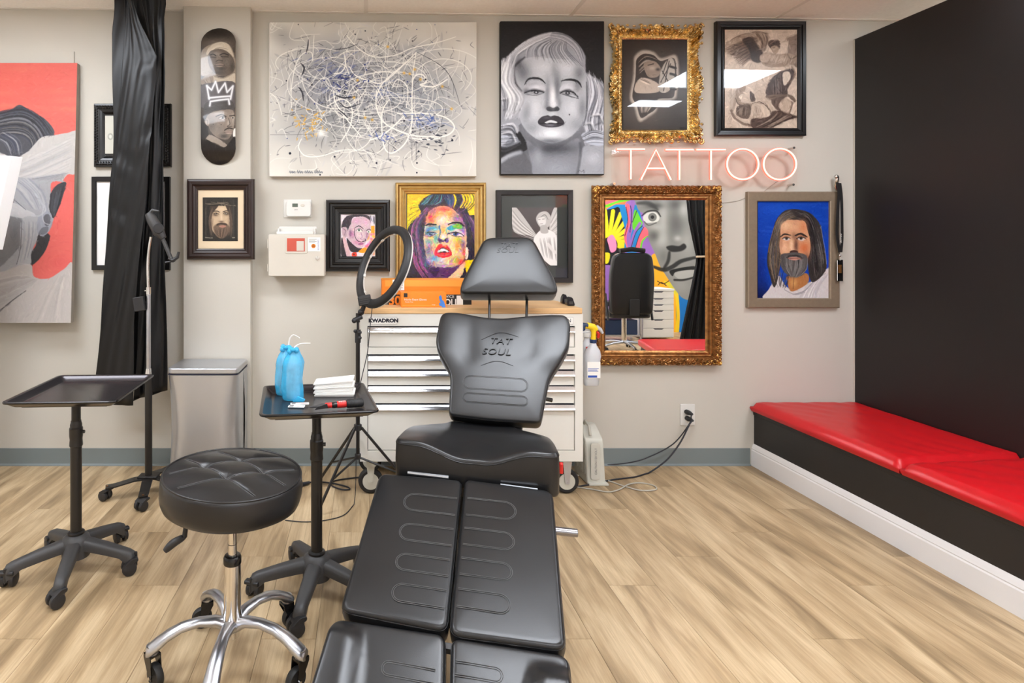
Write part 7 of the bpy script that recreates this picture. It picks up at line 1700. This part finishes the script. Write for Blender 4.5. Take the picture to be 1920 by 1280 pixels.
cl_ = [at(697, 560, 2.92), at(698, 575, 2.91), at(694, 610, 2.91), at(689, 660, 2.91), at(680, 700, 2.92), at(674, 730, 2.93), at(669, 790, 2.93), at(668, 850, 2.93), onz(664, 945, .004), onz(645, 965, .004), onz(610, 975, .004), onz(572, 978, .004), onz(535, 975, .004)]
tag(MB().tube(floorcat(cl_, 8), .0024, 6).build('lamp_cable', 'cord', smooth=60), 'thin black cable running down from the ring light and across the floor', 'cable')
tag(MB().tube(floorcat([onz(565, 907, .006), onz(590, 903, .006), onz(620, 905, .006), onz(650, 912, .006), onz(655, 917, .006), onz(640, 917, .006), onz(622, 910, .006), onz(625, 902, .006), onz(650, 897, .006), onz(690, 893, .006)], 8), .004, 6).tube([onz(566, 908, .012), onz(580, 904, .012)], [.012, .008], 8).build('foot_pedal_cable', 'cord', smooth=60), 'black cable with a plug looped on the floor behind the right instrument stand', 'cable')

# ---------------------------------------------------------------- tufted stool
cx, cy = -.413, 1.79
t = thing('rolling_stool', 'round tufted black stool on a polished five arm base with casters', 'stool', (cx, cy, 0))
R = .212; zb_, zs = .515, .605
xf = T(cx, cy, .56) @ RY(math.radians(3.2)) @ T(-cx, -cy, -.56)
g1, g2 = math.radians(-42), math.radians(30); sp = .056
def seat_top(x, y):
    r = math.hypot(x, y) / R
    z = zs + .022 * (1 - r ** 2.2)
    # tufting: two families of grooves, buttons where they cross
    n1 = (-math.sin(g1), math.cos(g1)); n2 = (-math.sin(g2), math.cos(g2))
    a, b_ = x * n1[0] + y * n1[1], x * n2[0] + y * n2[1]
    d1 = min(abs(a - sp), abs(a + sp)); d2 = min(abs(b_ - sp), abs(b_ + sp))
    fade = max(0, 1 - max(0, r - .7) / .28)
    z += (-.005 * math.exp(-d1 / .02) - .002 * math.exp(-(d1 / .003) ** 2)) * fade + (-.005 * math.exp(-d2 / .02) - .002 * math.exp(-(d2 / .003) ** 2)) * fade
    z -= .006 * math.exp(-(math.hypot(d1, d2) / .018) ** 2)
    z += .004 * (1 - math.exp(-min(d1, d2) / .02)) * fade
    return z
vs = []; fs = []; NR, NA = 70, 220
for i in range(NR + 1):
    r = R * .985 * i / NR
    for k in range(NA):
        a = 2 * PI * k / NA; vs.append((cx + r * math.cos(a), cy + r * math.sin(a), seat_top(r * math.cos(a), r * math.sin(a))))
for i in range(NR):
    for k in range(NA):
        k2 = (k + 1) % NA; fs.append((i * NA + k, i * NA + k2, (i + 1) * NA + k2, (i + 1) * NA + k))
b = MB(xf); b.add(vs, fs)
st = b.build('seat', 'leather2', t, world=True, smooth=70)
rings = []
for z, r in ((zs + .001, R * .985), (zs - .002, R * 1.003), (zs - .012, R * 1.01), (zs - .035, R * 1.02), (zs - .06, R * 1.02), (zb_ + .015, R * 1.0), (zb_ + .003, R * .97), (zb_, R * .92), (zb_, R * .2)):
    rings.append([(cx + (r + .0012 * math.sin(5 * a + z * 90) * (z < zs - .01)) * math.cos(a), cy + (r + .0012 * math.sin(5 * a + z * 90)) * math.sin(a), z) for a in [2 * PI * k / 96 for k in range(96)]])
MB(xf).loft(rings).build('side_band', 'leather2', st, world=True, smooth=60)
MB(xf).torus((cx, cy, zs + .001), R * .99, .0032, 96, 8).build('welt', 'leather2', st, world=True, smooth=60)
for s1 in (-1, 1):
    for s2 in (-1, 1):
        # crossing of the grooves
        n1 = (-math.sin(g1), math.cos(g1)); n2 = (-math.sin(g2), math.cos(g2)); D_ = n1[0] * n2[1] - n1[1] * n2[0]
        x = (s1 * sp * n2[1] - s2 * sp * n1[1]) / D_; y = (n1[0] * s2 * sp - n2[0] * s1 * sp) / D_
        MB(xf).ball((cx + x, cy + y, seat_top(x, y) + .001), (.0055, .0055, .0025), 12, 6).build('tuft_button', 'leather2', st, world=True, smooth=70)
for g, sg in ((g1, 1), (g1, -1), (g2, 1), (g2, -1)):
    for off in (-.0035, .0035):
        pts = []
        for k in range(-20, 21):
            l = k / 20 * math.sqrt(R * R * .8 - sp * sp); x = l * math.cos(g) - (sg * sp + off) * math.sin(g); y = l * math.sin(g) + (sg * sp + off) * math.cos(g)
            pts.append((cx + x, cy + y, seat_top(x, y) + .0002))
        MB(xf).tube(pts, .0008, 5).build('stitch_line', 'stitch', st, world=True)
MB().cyl((cx, cy, .50), (cx, cy, .522), .075, n=24).build('seat_plate', 'black_metal', t, world=True)
MB().cyl((cx, cy, .34), (cx, cy, .51), .0138, n=24).build('gas_rod', 'chrome', t, world=True)
for z in (.425, .49, .385): MB().cyl((cx, cy, z), (cx, cy, z + .0015), .0141, n=24).build('rod_mark', 'black_metal', t, world=True)
MB().lathe([(.014, .352), (.024, .35), (.0275, .344), (.0275, .326), (.024, .322)], 28, (cx, cy, 0)).build('sleeve_cap', 'black_gloss', t, world=True, smooth=40)
MB().lathe([(.025, .33), (.0255, .325), (.0265, .185), (.029, .165), (.03, .135), (.024, .118), (.022, .10), (.012, .098)], 36, (cx, cy, 0.0)).build('column_sleeve', 'chrome', t, world=True, smooth=40)
for k in range(5):
    a = math.radians(-92 + 72 * k)
    xfa = T(cx, cy, 0) @ RZ(a)
    rings = []
    for d, z, w, h in ((.012, .150, .022, .034), (.05, .166, .0165, .024), (.10, .170, .0145, .020), (.15, .163, .016, .021), (.19, .147, .018, .024), (.222, .128, .020, .030), (.240, .116, .0195, .030), (.252, .108, .015, .020)):
        sec = [(w * 1.22 * math.cos(q), z - h * .5 + h * .66 * math.sin(q)) for q in [2 * PI * j / 14 for j in range(14)]]
        rings.append([(d, p[0], p[1]) for p in sec])
    MB(xfa).loft(rings).build('leg', 'alu', t, world=True, smooth=60)
    MB(xfa).cyl((.234, 0, .088), (.234, 0, .115), .0175, n=18).build('leg_foot', 'alu', t, world=True, smooth=40)
    fork_caster(t, cx + .234 * math.cos(a), cy + .234 * math.sin(a), a + [2.6, 1.2, 2.9, -1.9, -1.0][k], r=.034, ztop_=.092)
lp = at(352, 1000, 1.74); lp.z = .508
MB().tube([Vector((cx - .02, cy - .01, .512)), lp], .0045, 8).build('lever_rod', 'black_metal', t, world=True)
e1, e2, e3 = at(346, 1006, 1.73), at(325, 1018, 1.72), at(309, 1033, 1.71)
P3 = catmull([e1, e2, e3], 5)
MB().tube([lp] + P3, [.006] + [.006 + .006 * math.sin(PI * (k + 1) / (len(P3) + 1)) for k in range(len(P3))], 10, sx=1.3).build('lever_paddle', 'black_plastic', t, world=True, smooth=60)

# ---------------------------------------------------------------- TATTOO CHAIR
t = TCH = thing('tattoo_chair', 'black upholstered reclining tattoo chair with split leg rests in the middle', 'tattoo chair', (.42, 2.2, 0))
CAM = Vector((0, 0, CAMZ))
def on_plane(px, py, o, n):
    d = Vector(((px - CX) / F, 1, -(py - CY) / F)); return CAM + d * ((o - CAM).dot(n) / d.dot(n))
def plane(o, yaw, pitch):
    """pitch: angle of the 'up' direction above the horizontal, pointing away from the viewer"""
    r = Vector((math.cos(yaw), -math.sin(yaw), 0)); bk = Vector((math.sin(yaw), math.cos(yaw), 0))
    up = (bk * math.cos(pitch) + Vector((0, 0, 1)) * math.sin(pitch)).normalized()
    n = r.cross(up).normalized()
    return frame_mat(o, r, up, n), n
def outline2(fm, n, pts, rad, seg=6):
    inv = fm.inverted(); o = Vector((fm[0][3], fm[1][3], fm[2][3]))
    P = [inv @ on_plane(a, b_, o, n) for a, b_ in pts]
    return rounded([(p.x, p.y) for p in P], rad, seg)
def resample(P, n):
    P = [Vector((p[0], p[1])) for p in P]; P.append(P[0]); L = [0]
    for a, b_ in zip(P[:-1], P[1:]): L.append(L[-1] + (b_ - a).length)
    out = []; j = 0
    for k in range(n):
        s = L[-1] * k / n
        while L[j + 1] < s: j += 1
        f = (s - L[j]) / max(1e-9, L[j + 1] - L[j]); out.append(P[j].lerp(P[j + 1], f))
    return out
def pad(nm, fm, out, th, parent, puff=.006, er=.012, contour=None, n=150, m='leather', center=None, side_curve=0.0, base='leather'):
    """upholstered cushion: outline in the plane fm, top face at z=0 (towards the viewer side of the normal), body behind it"""
    P = resample(out, n)
    c = Vector(center) if center else sum(P, Vector((0, 0))) / n
    nr = []
    for i in range(n):
        tg = (P[(i + 1) % n] - P[i - 1]).normalized(); nr.append(Vector((-tg.y, tg.x)))
    area = sum(P[i].x * P[(i + 1) % n].y - P[(i + 1) % n].x * P[i].y for i in range(n))
    if area < 0: nr = [-v for v in nr]          # nr points inwards
    K = contour or (lambda x, y: 0.0)
    def ring(ins, z, kk=1.0): return [(P[i].x + nr[i].x * ins, P[i].y + nr[i].y * ins, z + kk * K(P[i].x + nr[i].x * ins, P[i].y + nr[i].y * ins)) for i in range(n)]
    rings = [ring(.012, -th, 0), ring(.002, -th + .004, 0), ring(0, -th + .012, 0), ring(-.002 - side_curve, -th * .5, .5), ring(0, -er * 1.2)]
    for q in range(1, 6):
        a = q / 5 * PI / 2; rings.append(ring(er * (1 - math.cos(a)), -er * 1.2 + er * 1.2 * math.sin(a)))
    inner = [Vector((p[0], p[1])) for p in rings[-1]]
    for s_ in (.96, .9, .8, .68, .55, .42, .3, .18, .08, .01):
        rings.append([(c.x + (p.x - c.x) * s_, c.y + (p.y - c.y) * s_, puff * (1 - s_ ** 4) + K(c.x + (p.x - c.x) * s_, c.y + (p.y - c.y) * s_)) for p in inner])
    b = MB(fm); b.loft(rings)
    o = b.build(nm, m, parent, world=True, smooth=75)
    # seam welts
    MB(fm).tube([(p[0], p[1], p[2]) for p in ring(.001, -er * 1.05)], .0022, 6, closed=True).build('piping', 'seamline', o, world=True, smooth=60)
    return o
def slot(fm, parent, x0, x1, y0, y1, z, open_side=0, r=.0009, gap=.0045):
    """double row of stitching round a long slot; open_side=+1 leaves the right end open, -1 the left, 0 closed"""
    for k in (0, 1):
        g = k * gap; h = (y1 - y0) / 2 - g; ym = (y0 + y1) / 2; pts = []
        if open_side == 1:
            pts = [(x1, ym - h)] + [(x0 + g + h - h * math.sin(a), ym - h * math.cos(a)) for a in [PI * j / 14 for j in range(15)]] + [(x1, ym + h)]; cl = False
        elif open_side == -1:
            pts = [(x0, ym - h)] + [(x1 - g - h + h * math.sin(a), ym - h * math.cos(a)) for a in [PI * j / 14 for j in range(15)]] + [(x0, ym + h)]; cl = False
        else:
            pts = [(x1 - g - h + h * math.sin(a), ym - h * math.cos(a)) for a in [PI * j / 14 for j in range(15)]] + [(x0 + g + h - h * math.sin(a), ym + h * math.cos(a)) for a in [PI * j / 14 for j in range(15)]]; cl = True
        fine = []
        for i in range(len(pts) if cl else len(pts) - 1):
            a, b_ = pts[i], pts[(i + 1) % len(pts)]
            for q in range(6): fine.append((a[0] + (b_[0] - a[0]) * q / 6, a[1] + (b_[1] - a[1]) * q / 6))
        if not cl: fine.append(pts[-1])
        MB(fm).tube([(p[0], p[1], z(p[0], p[1]) if callable(z) else z) for p in fine], r, 5, closed=cl).build('stitching', 'stitch', parent, world=True)
# leg pads lie on one sloping plane
yawL = math.radians(14.5)
O = Vector((.339, 1.99, .50))
fmL, nL = plane(O, yawL, math.radians(21))
pf = .002
left = outline2(fmL, nL, [(712, 885), (866, 898), (838, 1181), (636, 1142)], [.03, .022, .03, .032])
right = outline2(fmL, nL, [(872, 896), (1036, 918), (1062, 1217), (842, 1187)], [.022, .03, .032, .03])
lp_ = pad('leg_pad', fmL, left, .062, TCH, pf); rp_ = pad('leg_pad', fmL, right, .062, TCH, pf)
invL = fmL.inverted()
def loc(fm, n, px, py):
    o = Vector((fm[0][3], fm[1][3], fm[2][3])); return fm.inverted() @ on_plane(px, py, o, n)
for (lx, ly0, ly1), (rx, ry0, ry1) in (((757, 924, 955), (968, 945, 975)), ((749, 980, 1011), (965, 1002, 1032)), ((742, 1036, 1067), (961, 1059, 1090)), ((735, 1092, 1126), (957, 1118, 1153))):
    a = loc(fmL, nL, lx, (ly0 + ly1) / 2); e = loc(fmL, nL, 860 - (ly0 - 924) * .11, ly0 + 16); hh = .5 * abs((loc(fmL, nL, lx + 30, ly0 + 3) - loc(fmL, nL, lx + 30, ly1 + 5)).y)
    slot(fmL, lp_, a.x, e.x - .006, a.y - hh, a.y + hh, pf + .0009, 1)
    a = loc(fmL, nL, rx, (ry0 + ry1) / 2); e = loc(fmL, nL, 872 - (ly0 - 924) * .11, ry0)
    slot(fmL, rp_, e.x + .006, a.x, a.y - hh, a.y + hh, pf + .0009, -1)
# foot pads, a little steeper, each with a raised outer bolster
O2 = on_plane(840, 1192, O, nL) + Vector((0, -.004, -.012))
fmF, nF = plane(O2, yawL, math.radians(24))
lf = [(626, 1156), (835, 1187), (832, 1420), (560, 1372)]
rf = [(846, 1192), (1068, 1226), (1078, 1460), (840, 1428)]
lo, ro = outline2(fmF, nF, lf, [.03, .026, .03, .03]), outline2(fmF, nF, rf, [.026, .03, .03, .03])
lxs = [p[0] for p in lo]; rxs = [p[0] for p in ro]
def sm(x): x = max(0, min(1, x)); return x * x * (3 - 2 * x)
ly_t = max(p[1] for p in lo)
def kl(x, y): return .022 * (1 - sm((x - min(lxs) - .055 + .10 * (y - ly_t)) / .05)) * sm((ly_t - y - .008) / .05)
def kr(x, y): return .022 * sm((x - max(rxs) + .105 - .10 * (y - ly_t)) / .05) * sm((ly_t - y - .028) / .05)
fl_ = pad('foot_pad', fmF, lo, .06, TCH, pf, contour=kl); fr_ = pad('foot_pad', fmF, ro, .06, TCH, pf, contour=kr)
a = loc(fmF, nF, 716, 1248); e = loc(fmF, nF, 820, 1250)
slot(fmF, fl_, a.x, e.x - .004, a.y - .022, a.y + .014, pf + .0006, 1)
a = loc(fmF, nF, 943, 1272); e = loc(fmF, nF, 850, 1256)
slot(fmF, fr_, e.x + .004, a.x, a.y - .014, a.y + .022, pf + .0006, -1)
# seat
yawS = math.radians(15)
Os = on_plane(889, 830, Vector((.39, 2.03, .588)), Vector((0, 0, 1)))
rS = Vector((math.cos(yawS), -math.sin(yawS), 0)); bS = Vector((math.sin(yawS), math.cos(yawS), 0))
fmS = frame_mat((.378, 2.005, .585), rS, bS, (0, 0, 1))
so = rounded([(-.288, 0), (.288, 0), (.262, .26), (.15, .36), (.13, .42), (-.13, .42), (-.15, .36), (-.262, .26)], [.045, .045, .07, .05, .03, .03, .05, .07], 6)
def ks(x, y):
    u = abs(x) / .29; return (.026 * sm((u - .12) / .6) - .020 * (1 - sm((u - .1) / .6))) * (1 - .8 * sm((y - .1) / .2)) - .012 * sm((y - .2) / .2)
st = pad('seat', fmS, so, .125, TCH, .004, er=.014, contour=ks, center=(0, .18), n=200)
# backrest
yawB = math.radians(15)
Ob = Vector((.535, 2.34, .615))
fmB, nB = plane(Ob, yawB, math.radians(52))
bo = outline2(fmB, nB, [(841, 777), (845, 705), (838, 688), (822, 662), (817, 640), (822, 612), (828, 586), (862, 585), (905, 593), (945, 595), (1000, 590), (1062, 590), (1069, 608), (1067, 650), (1052, 676), (1030, 708), (1024, 740), (1014, 792), (925, 787)],
              [.02, .04, .03, .04, .03, .03, .03, .03, .03, .03, .03, .028, .02, .03, .04, .04, .04, .02, .05], 4)
cb = loc(fmB, nB, 932, 680); 
b1, b2 = loc(fmB, nB, 880, 600), loc(fmB, nB, 1010, 600)
bw = abs(b2.x - b1.x)
def kb(x, y):                                         # shoulder wings curl towards the sitter
    yt = (y - cb.y)
    u = (x - cb.x) / .2
    w = sm((yt + .05) / .10)
    return .006 * sm((abs(u) - .7) / .5) * w - .011 * math.exp(-((abs(u) - .62) / .13) ** 2) * w * math.exp(-((yt - .05) / .12) ** 2) * .6 - .004 * math.exp(-(u / .35) ** 2) * sm((yt - .1) / .1)
bk = pad('backrest', fmB, bo, .075, TCH, .004, er=.010, contour=kb, center=(cb.x, cb.y), n=220)
for (a0, a1, q0, q1) in ((868, 990, 700, 732), (868, 990, 733, 756)):
    A_, B2 = loc(fmB, nB, a0, (q0 + q1) / 2), loc(fmB, nB, a1, (q0 + q1) / 2 + 8)
    hh = abs(loc(fmB, nB, 930, q0).y - loc(fmB, nB, 930, q1).y) / 2 * .8
    slot(fmB, bk, A_.x, B2.x, A_.y - hh, A_.y + hh, lambda x, y: .0046 + kb(x, y), 0, r=.0009)
def logo(fm, n, px1, py1, px2, py2, size, parent, z, name='embossed_logo'):
    for body, (px, py), s_ in (('TAT', (px1, py1), size), ('SOUL', (px2, py2), size)):
        p = loc(fm, n, px, py); zz = z(p.x, p.y) if callable(z) else z
        text(body, name, 'seamline', parent, fm @ T(p.x, p.y, zz + .0012), s_, .0022, sx=1.15, shear=.25, spacing=1.05)
logo(fmB, nB, 938, 641, 930, 661, .042, bk, lambda x, y: .0068 + kb(x, y))
for w_, (a, c_), (d_, e_) in ((1, (903, 634), (972, 630)), (1, (902, 682), (962, 684))):
    p, q = loc(fmB, nB, a, c_), loc(fmB, nB, d_, e_)
    MB(fmB).tube(catmull([(p.x, p.y - .01, .005 + kb(p.x, p.y)), ((p.x + q.x) / 2, max(p.y, q.y) + .012, .006 + kb((p.x + q.x) / 2, q.y)), (q.x, q.y - .006, .005 + kb(q.x, q.y))], 6), .0008, 5).build('embossed_flourish', 'seamline', bk, world=True)
# headrest
Oh = Vector((.68, 2.72, 1.06))
fmH, nH = plane(Oh, math.radians(10), math.radians(64))
ho = outline2(fmH, nH, [(862, 549), (866, 528), (909, 444), (998, 443), (1044, 530), (1046, 550)], [.025, .06, .045, .045, .06, .025], 7)
hr = pad('headrest', fmH, ho, .105, TCH, .006, er=.012, n=180)
logo(fmH, nH, 953, 461, 951, 471, .036, hr, .0036)
# second piping below and the underside board
for px in (918, 988):
    tp = on_plane(px, 562, Oh - nH * .05, nH); bt = on_plane(px, 596, Ob - nB * .05, nB)
    MB().tube([tp + (tp - bt) * .6, bt + Vector((0, .012, -.10))], .006, 12).build('headrest_post', 'black_metal', TCH, world=True)
# mechanics: frame under the pads, pedestal, bars
MB(fmL).box(-.20, -.05, -.50, .02, -.085, -.060).box(.05, .20, -.50, .02, -.085, -.060).build('leg_frame', 'black_metal', TCH, world=True, bevel=.003)
for a, c_ in (((765, 884), (842, 893)), ((940, 908), (1010, 917))):
    p, q = on_plane(a[0], a[1], O, nL), on_plane(c_[0], c_[1], O, nL)
    MB().tube([p + Vector((0, .012, -.008)), q + Vector((0, .012, -.008))], .006, 8).build('hinge_bar', 'steel', TCH, world=True)
MB(fmL).box(-.27, .27, -.566, -.55, -.05, -.03).build('cross_bar', 'grey_plastic', TCH, world=True)
h0 = on_plane(1042, 994, O - nL * .03, nL)
MB().cyl(h0 + Vector((-.05, .01, 0)), at(1083, 999, h0.y - .01), .0125, n=18).build('handle_bar', 'chrome_dark', TCH, world=True, bevel=.002)
MB(fmS).box(-.2, .2, .05, .40, -.175, -.125).build('seat_frame', 'black_metal', TCH, world=True, bevel=.004)
MB(fmS @ T(0, .25, 0)).loft([[(s_ * w, q * w * .9, z) for s_, q in ((-1, -1), (1, -1), (1, 1), (-1, 1))] for z, w in ((-.17, .12), (-.3, .07), (-.5, .08), (-.545, .13))]).build('pedestal', 'black_metal', TCH, world=True, bevel=.008, smooth=30)
MB(fmS @ T(0, .25, 0)).prism(rounded(rect(.44, .62), .06, 6), -.5835, -.545).build('base_plate', 'black_metal', TCH, world=True, bevel=.008)
pb = on_plane(1012, 750, Ob - nB * .06, nB)
MB().tube([pb + Vector((-.06, .01, 0)), at(1024, 748, pb.y), at(1035, 750, pb.y)], [.006, .008, .009], 12).build('recline_lever', 'black_gloss', TCH, world=True, smooth=50)
MB(fmS).box(.286, .299, .06, .078, -.062, -.026).build('release_latch', 'red', TCH, world=True, bevel=.003)
MB(fmB).box(-.14, .10, -.04, .30, -.105, -.074).build('back_frame', 'black_metal', TCH, world=True, bevel=.004)
MB().tube([on_plane(905, 800, Ob - nB * .09, nB), fmS @ Vector((-.06, .38, -.15))], .014, 10).tube([on_plane(965, 806, Ob - nB * .09, nB), fmS @ Vector((.08, .38, -.15))], .014, 10).build('back_strut', 'black_metal', TCH, world=True)
# ================================================================ BEHIND THE VIEWER, seen in the mirror
def vx(px, Yv): return wx(px, Yv)                     # the mirror shows real depth Y as if it stood at 2W - Y
def vy(Yv): return 2 * W - Yv
Yv = 2 * W - YB - .004
cvm = art_mural()
t = thing('mural', 'graffiti mural of flowing bright shapes round a giant grey face, seen in the mirror', 'mural', (4.0, YB, 0))
def mfn(a, c_): return (wx(a, Yv), YB + .004, max(.0, wz(c_, Yv)))
sheet('painted_wall_area', cvm, t, 'paint', fn=mfn)
# white drawer unit
Yv = 8.1; y = vy(Yv); x0, x1 = wx(1203, Yv), wx(1261, Yv); zt = wz(541, Yv)
t = thing('drawer_unit', 'white six drawer unit reflected in the mirror behind the office chair', 'drawer unit', ((x0 + x1) / 2, y - .2, 0))
MB().box(x0, x1, y - .4, y - .016, .03, zt - .03).build('carcass', 'white_plastic', t, world=True, bevel=.002)
MB().box(x0 - .004, x1 + .004, y - .41, y + .004, zt - .03, zt).build('top', 'white_plastic', t, world=True, bevel=.003)
zz = [.04, .165, .29, .415, .50, .585, zt - .032]
for a, c_ in zip(zz[:-1], zz[1:]):
    d = MB().box(x0 + .003, x1 - .003, y - .016, y, a + .002, c_ - .002).build('drawer', 'white_plastic', t, world=True, bevel=.001)
    MB().prism([(-.075, 0), (.075, 0), (.05, -.016), (-.05, -.016)], 0, .001, frame_mat(((x0 + x1) / 2, y + .0005, c_ - .003), (1, 0, 0), (0, 0, 1), (0, -1, 0))).build('finger_notch', 'cartline', d, world=True)
t = thing('clear_bottle', 'small clear bottle standing on the reflected drawer unit', 'bottle', (wx(1224, Yv), y - .1, zt))
MB().lathe([(.024, 0), (.026, .01), (.026, .1), (.012, .14), (.012, .17)], 18, (wx(1224, Yv), y - .1, zt)).build('bottle', 'milky', t, world=True, smooth=50)
MB().box(wx(1224, Yv) - .018, wx(1224, Yv) + .018, y - .1 + .026, y - .1 + .027, zt + .03, zt + .07).build('label', 'blue_ink', t, world=True)
# office chair seen from behind
Yv = 7.1; y = vy(Yv); X = lambda p: wx(p, Yv); Z = lambda p: wz(p, Yv)
cx = X(1181)
t = thing('office_chair', 'high backed black office chair reflected at the left of the mirror', 'office chair', (cx, y, 0))
ot = rounded([(X(1142), Z(588)), (X(1219), Z(588)), (X(1223), Z(520)), (X(1218), Z(474)), (X(1148), Z(474)), (X(1141), Z(520))], [.05, .05, .1, .09, .09, .1], 6)
fmO = frame_mat((cx, y, 0), (1, 0, 0), (0, 0, 1), (0, -1, 0))
out = [(p[0] - cx, p[1]) for p in ot]
bk = pad('backrest', frame_mat((cx, y + .04, 0), (-1, 0, 0), (0, 0, 1), (0, 1, 0)), [(-a, c_) for a, c_ in out], .09, t, .02, er=.02)
MB().box(X(1174), X(1192), y + .05, y + .066, Z(590), Z(560)).build('back_bracket', 'black_plastic', t, world=True, bevel=.004)
MB().tube([(X(1158), y + .02, Z(470)), (X(1180), y + .02, Z(467)), (X(1204), y + .02, Z(470))], .03, 10).build('neck_roll', 'leather2', t, world=True, smooth=60)
MB().prism(rounded(rect(.5, .48), .08, 6), Z(596), Z(580), T(cx, y - .22, 0)).build('seat', 'leather2', t, world=True, bevel=.02)
for s_, a in ((-1, 1139), (1, 1222)):
    MB().tube([(X(a), y - .02, Z(600)), (X(a), y - .1, Z(552)), (X(a), y - .3, Z(550))], [.014, .016, .022], 8).build('armrest', 'black_plastic', t, world=True, smooth=50)
MB().cyl((cx, y - .2, .1), (cx, y - .2, Z(598)), .03, n=16).build('gas_lift', 'chrome', t, world=True)
for k in range(5):
    a = .3 + k * 2 * PI / 5
    MB(T(cx, y - .2, 0) @ RZ(a)).tube([(0, 0, .11), (.16, 0, .10), (.3, 0, .075)], [.022, .018, .013], 8).build('leg', 'alu', t, world=True, smooth=50)
    twin_caster(t, cx + .3 * math.cos(a), y - .2 + .3 * math.sin(a), a, ztop_=.062)
# second black curtain tied back
def drape2(t, nm, Lf, Rf, z0, z1, y, amp, nf):
    vs = []; fs = []; ns, nz = 50, 40
    for j in range(nz + 1):
        v = j / nz
        for i in range(ns + 1):
            s = i / ns; vs.append((Lf(v) + (Rf(v) - Lf(v)) * s, y + amp * math.sin(s * nf * PI) * (.5 + .5 * v), z1 + (z0 - z1) * v))
    for j in range(nz):
        for i in range(ns): a = j * (ns + 1) + i; fs.append((a, a + 1, a + ns + 2, a + ns + 1))
    o = MB().add(vs, fs).build(nm, 'satin', t, world=True, smooth=60); s_ = o.modifiers.new('th', 'SOLIDIFY'); s_.thickness = .004; return o
Yv = 6.5; y = vy(Yv)
t = thing('curtain', 'black curtain tied back with a pale cord, seen at the right of the mirror', 'curtain', (3.9, y, .02))
zc = ceil_z(3.8) - .002
drape2(t, 'drape', lerpf((0, wx(1270, Yv)), (.4, wx(1287, Yv)), (.55, wx(1301, Yv)), (.58, wx(1301, Yv)), (.7, wx(1290, Yv)), (1, wx(1262, Yv))), lerpf((0, wx(1380, Yv)), (.57, wx(1340, Yv)), (1, wx(1360, Yv))), .02, zc, y, .02, 12)
MB().tube([(wx(1299, Yv), y + .03, wz(481, Yv)), (wx(1341, Yv), y + .03, wz(480, Yv))], .011, 8).build('tie_cord', 'mat_cream', t, world=True)
# red padded bench that shows along the mirror's bottom edge
t = thing('padded_bench', 'low red padded bench reflected along the bottom edge of the mirror', 'bench', (3.35, 1.5, 0))
z = .40
o2 = [(2.70, .98), (3.75, .98), (3.75, 1.40), (3.08, 1.40)]
P2 = [Vector(onz(1191, 634, z)), Vector(onz(1345, 634, z)), Vector(onz(1345, 654, z)), Vector(onz(1222, 654, z))]
P2 = [(p.x, 2 * W - p.y) for p in P2]
out = rounded(P2, [.05, .05, .02, .04], 6)
MB().prism(out, z - .06, z).build('cushion', 'red_vinyl', t, world=True, bevel=.015, seg=3)
cxm = sum(p[0] for p in P2) / 4; cym = sum(p[1] for p in P2) / 4
MB().prism([(cxm + (p[0] - cxm) * .93, cym + (p[1] - cym) * .93) for p in out], 0, z - .06).build('bench_box', 'black_paint', t, world=True)
# dark lower cabinet run with a chrome rail behind the office chair
Yv = 7.9; y = vy(Yv)
t = thing('storage_rack', 'dark metal storage rack reflected low behind the office chair', 'rack', (wx(1165, Yv), y, 0))
for zz_ in (.08, .33): MB().box(wx(1120, Yv), wx(1200, Yv), y - .3, y, zz_, zz_ + .02).build('rack_shelf', 'steel', t, world=True)
for px in (1121, 1198): 
    for dy in (0, -.28): MB().box(wx(px, Yv), wx(px, Yv) + .02, y + dy - .02, y + dy, 0, .62).build('rack_post', 'steel', t, world=True)
MB().box(wx(1124, Yv), wx(1196, Yv), y - .26, y - .04, .10, .30).build('storage_bin', 'navy', t, world=True, bevel=.01)
MB().box(wx(1124, Yv), wx(1196, Yv), y - .26, y - .04, .35, .55).build('storage_bin', 'cardblack', t, world=True, bevel=.01)
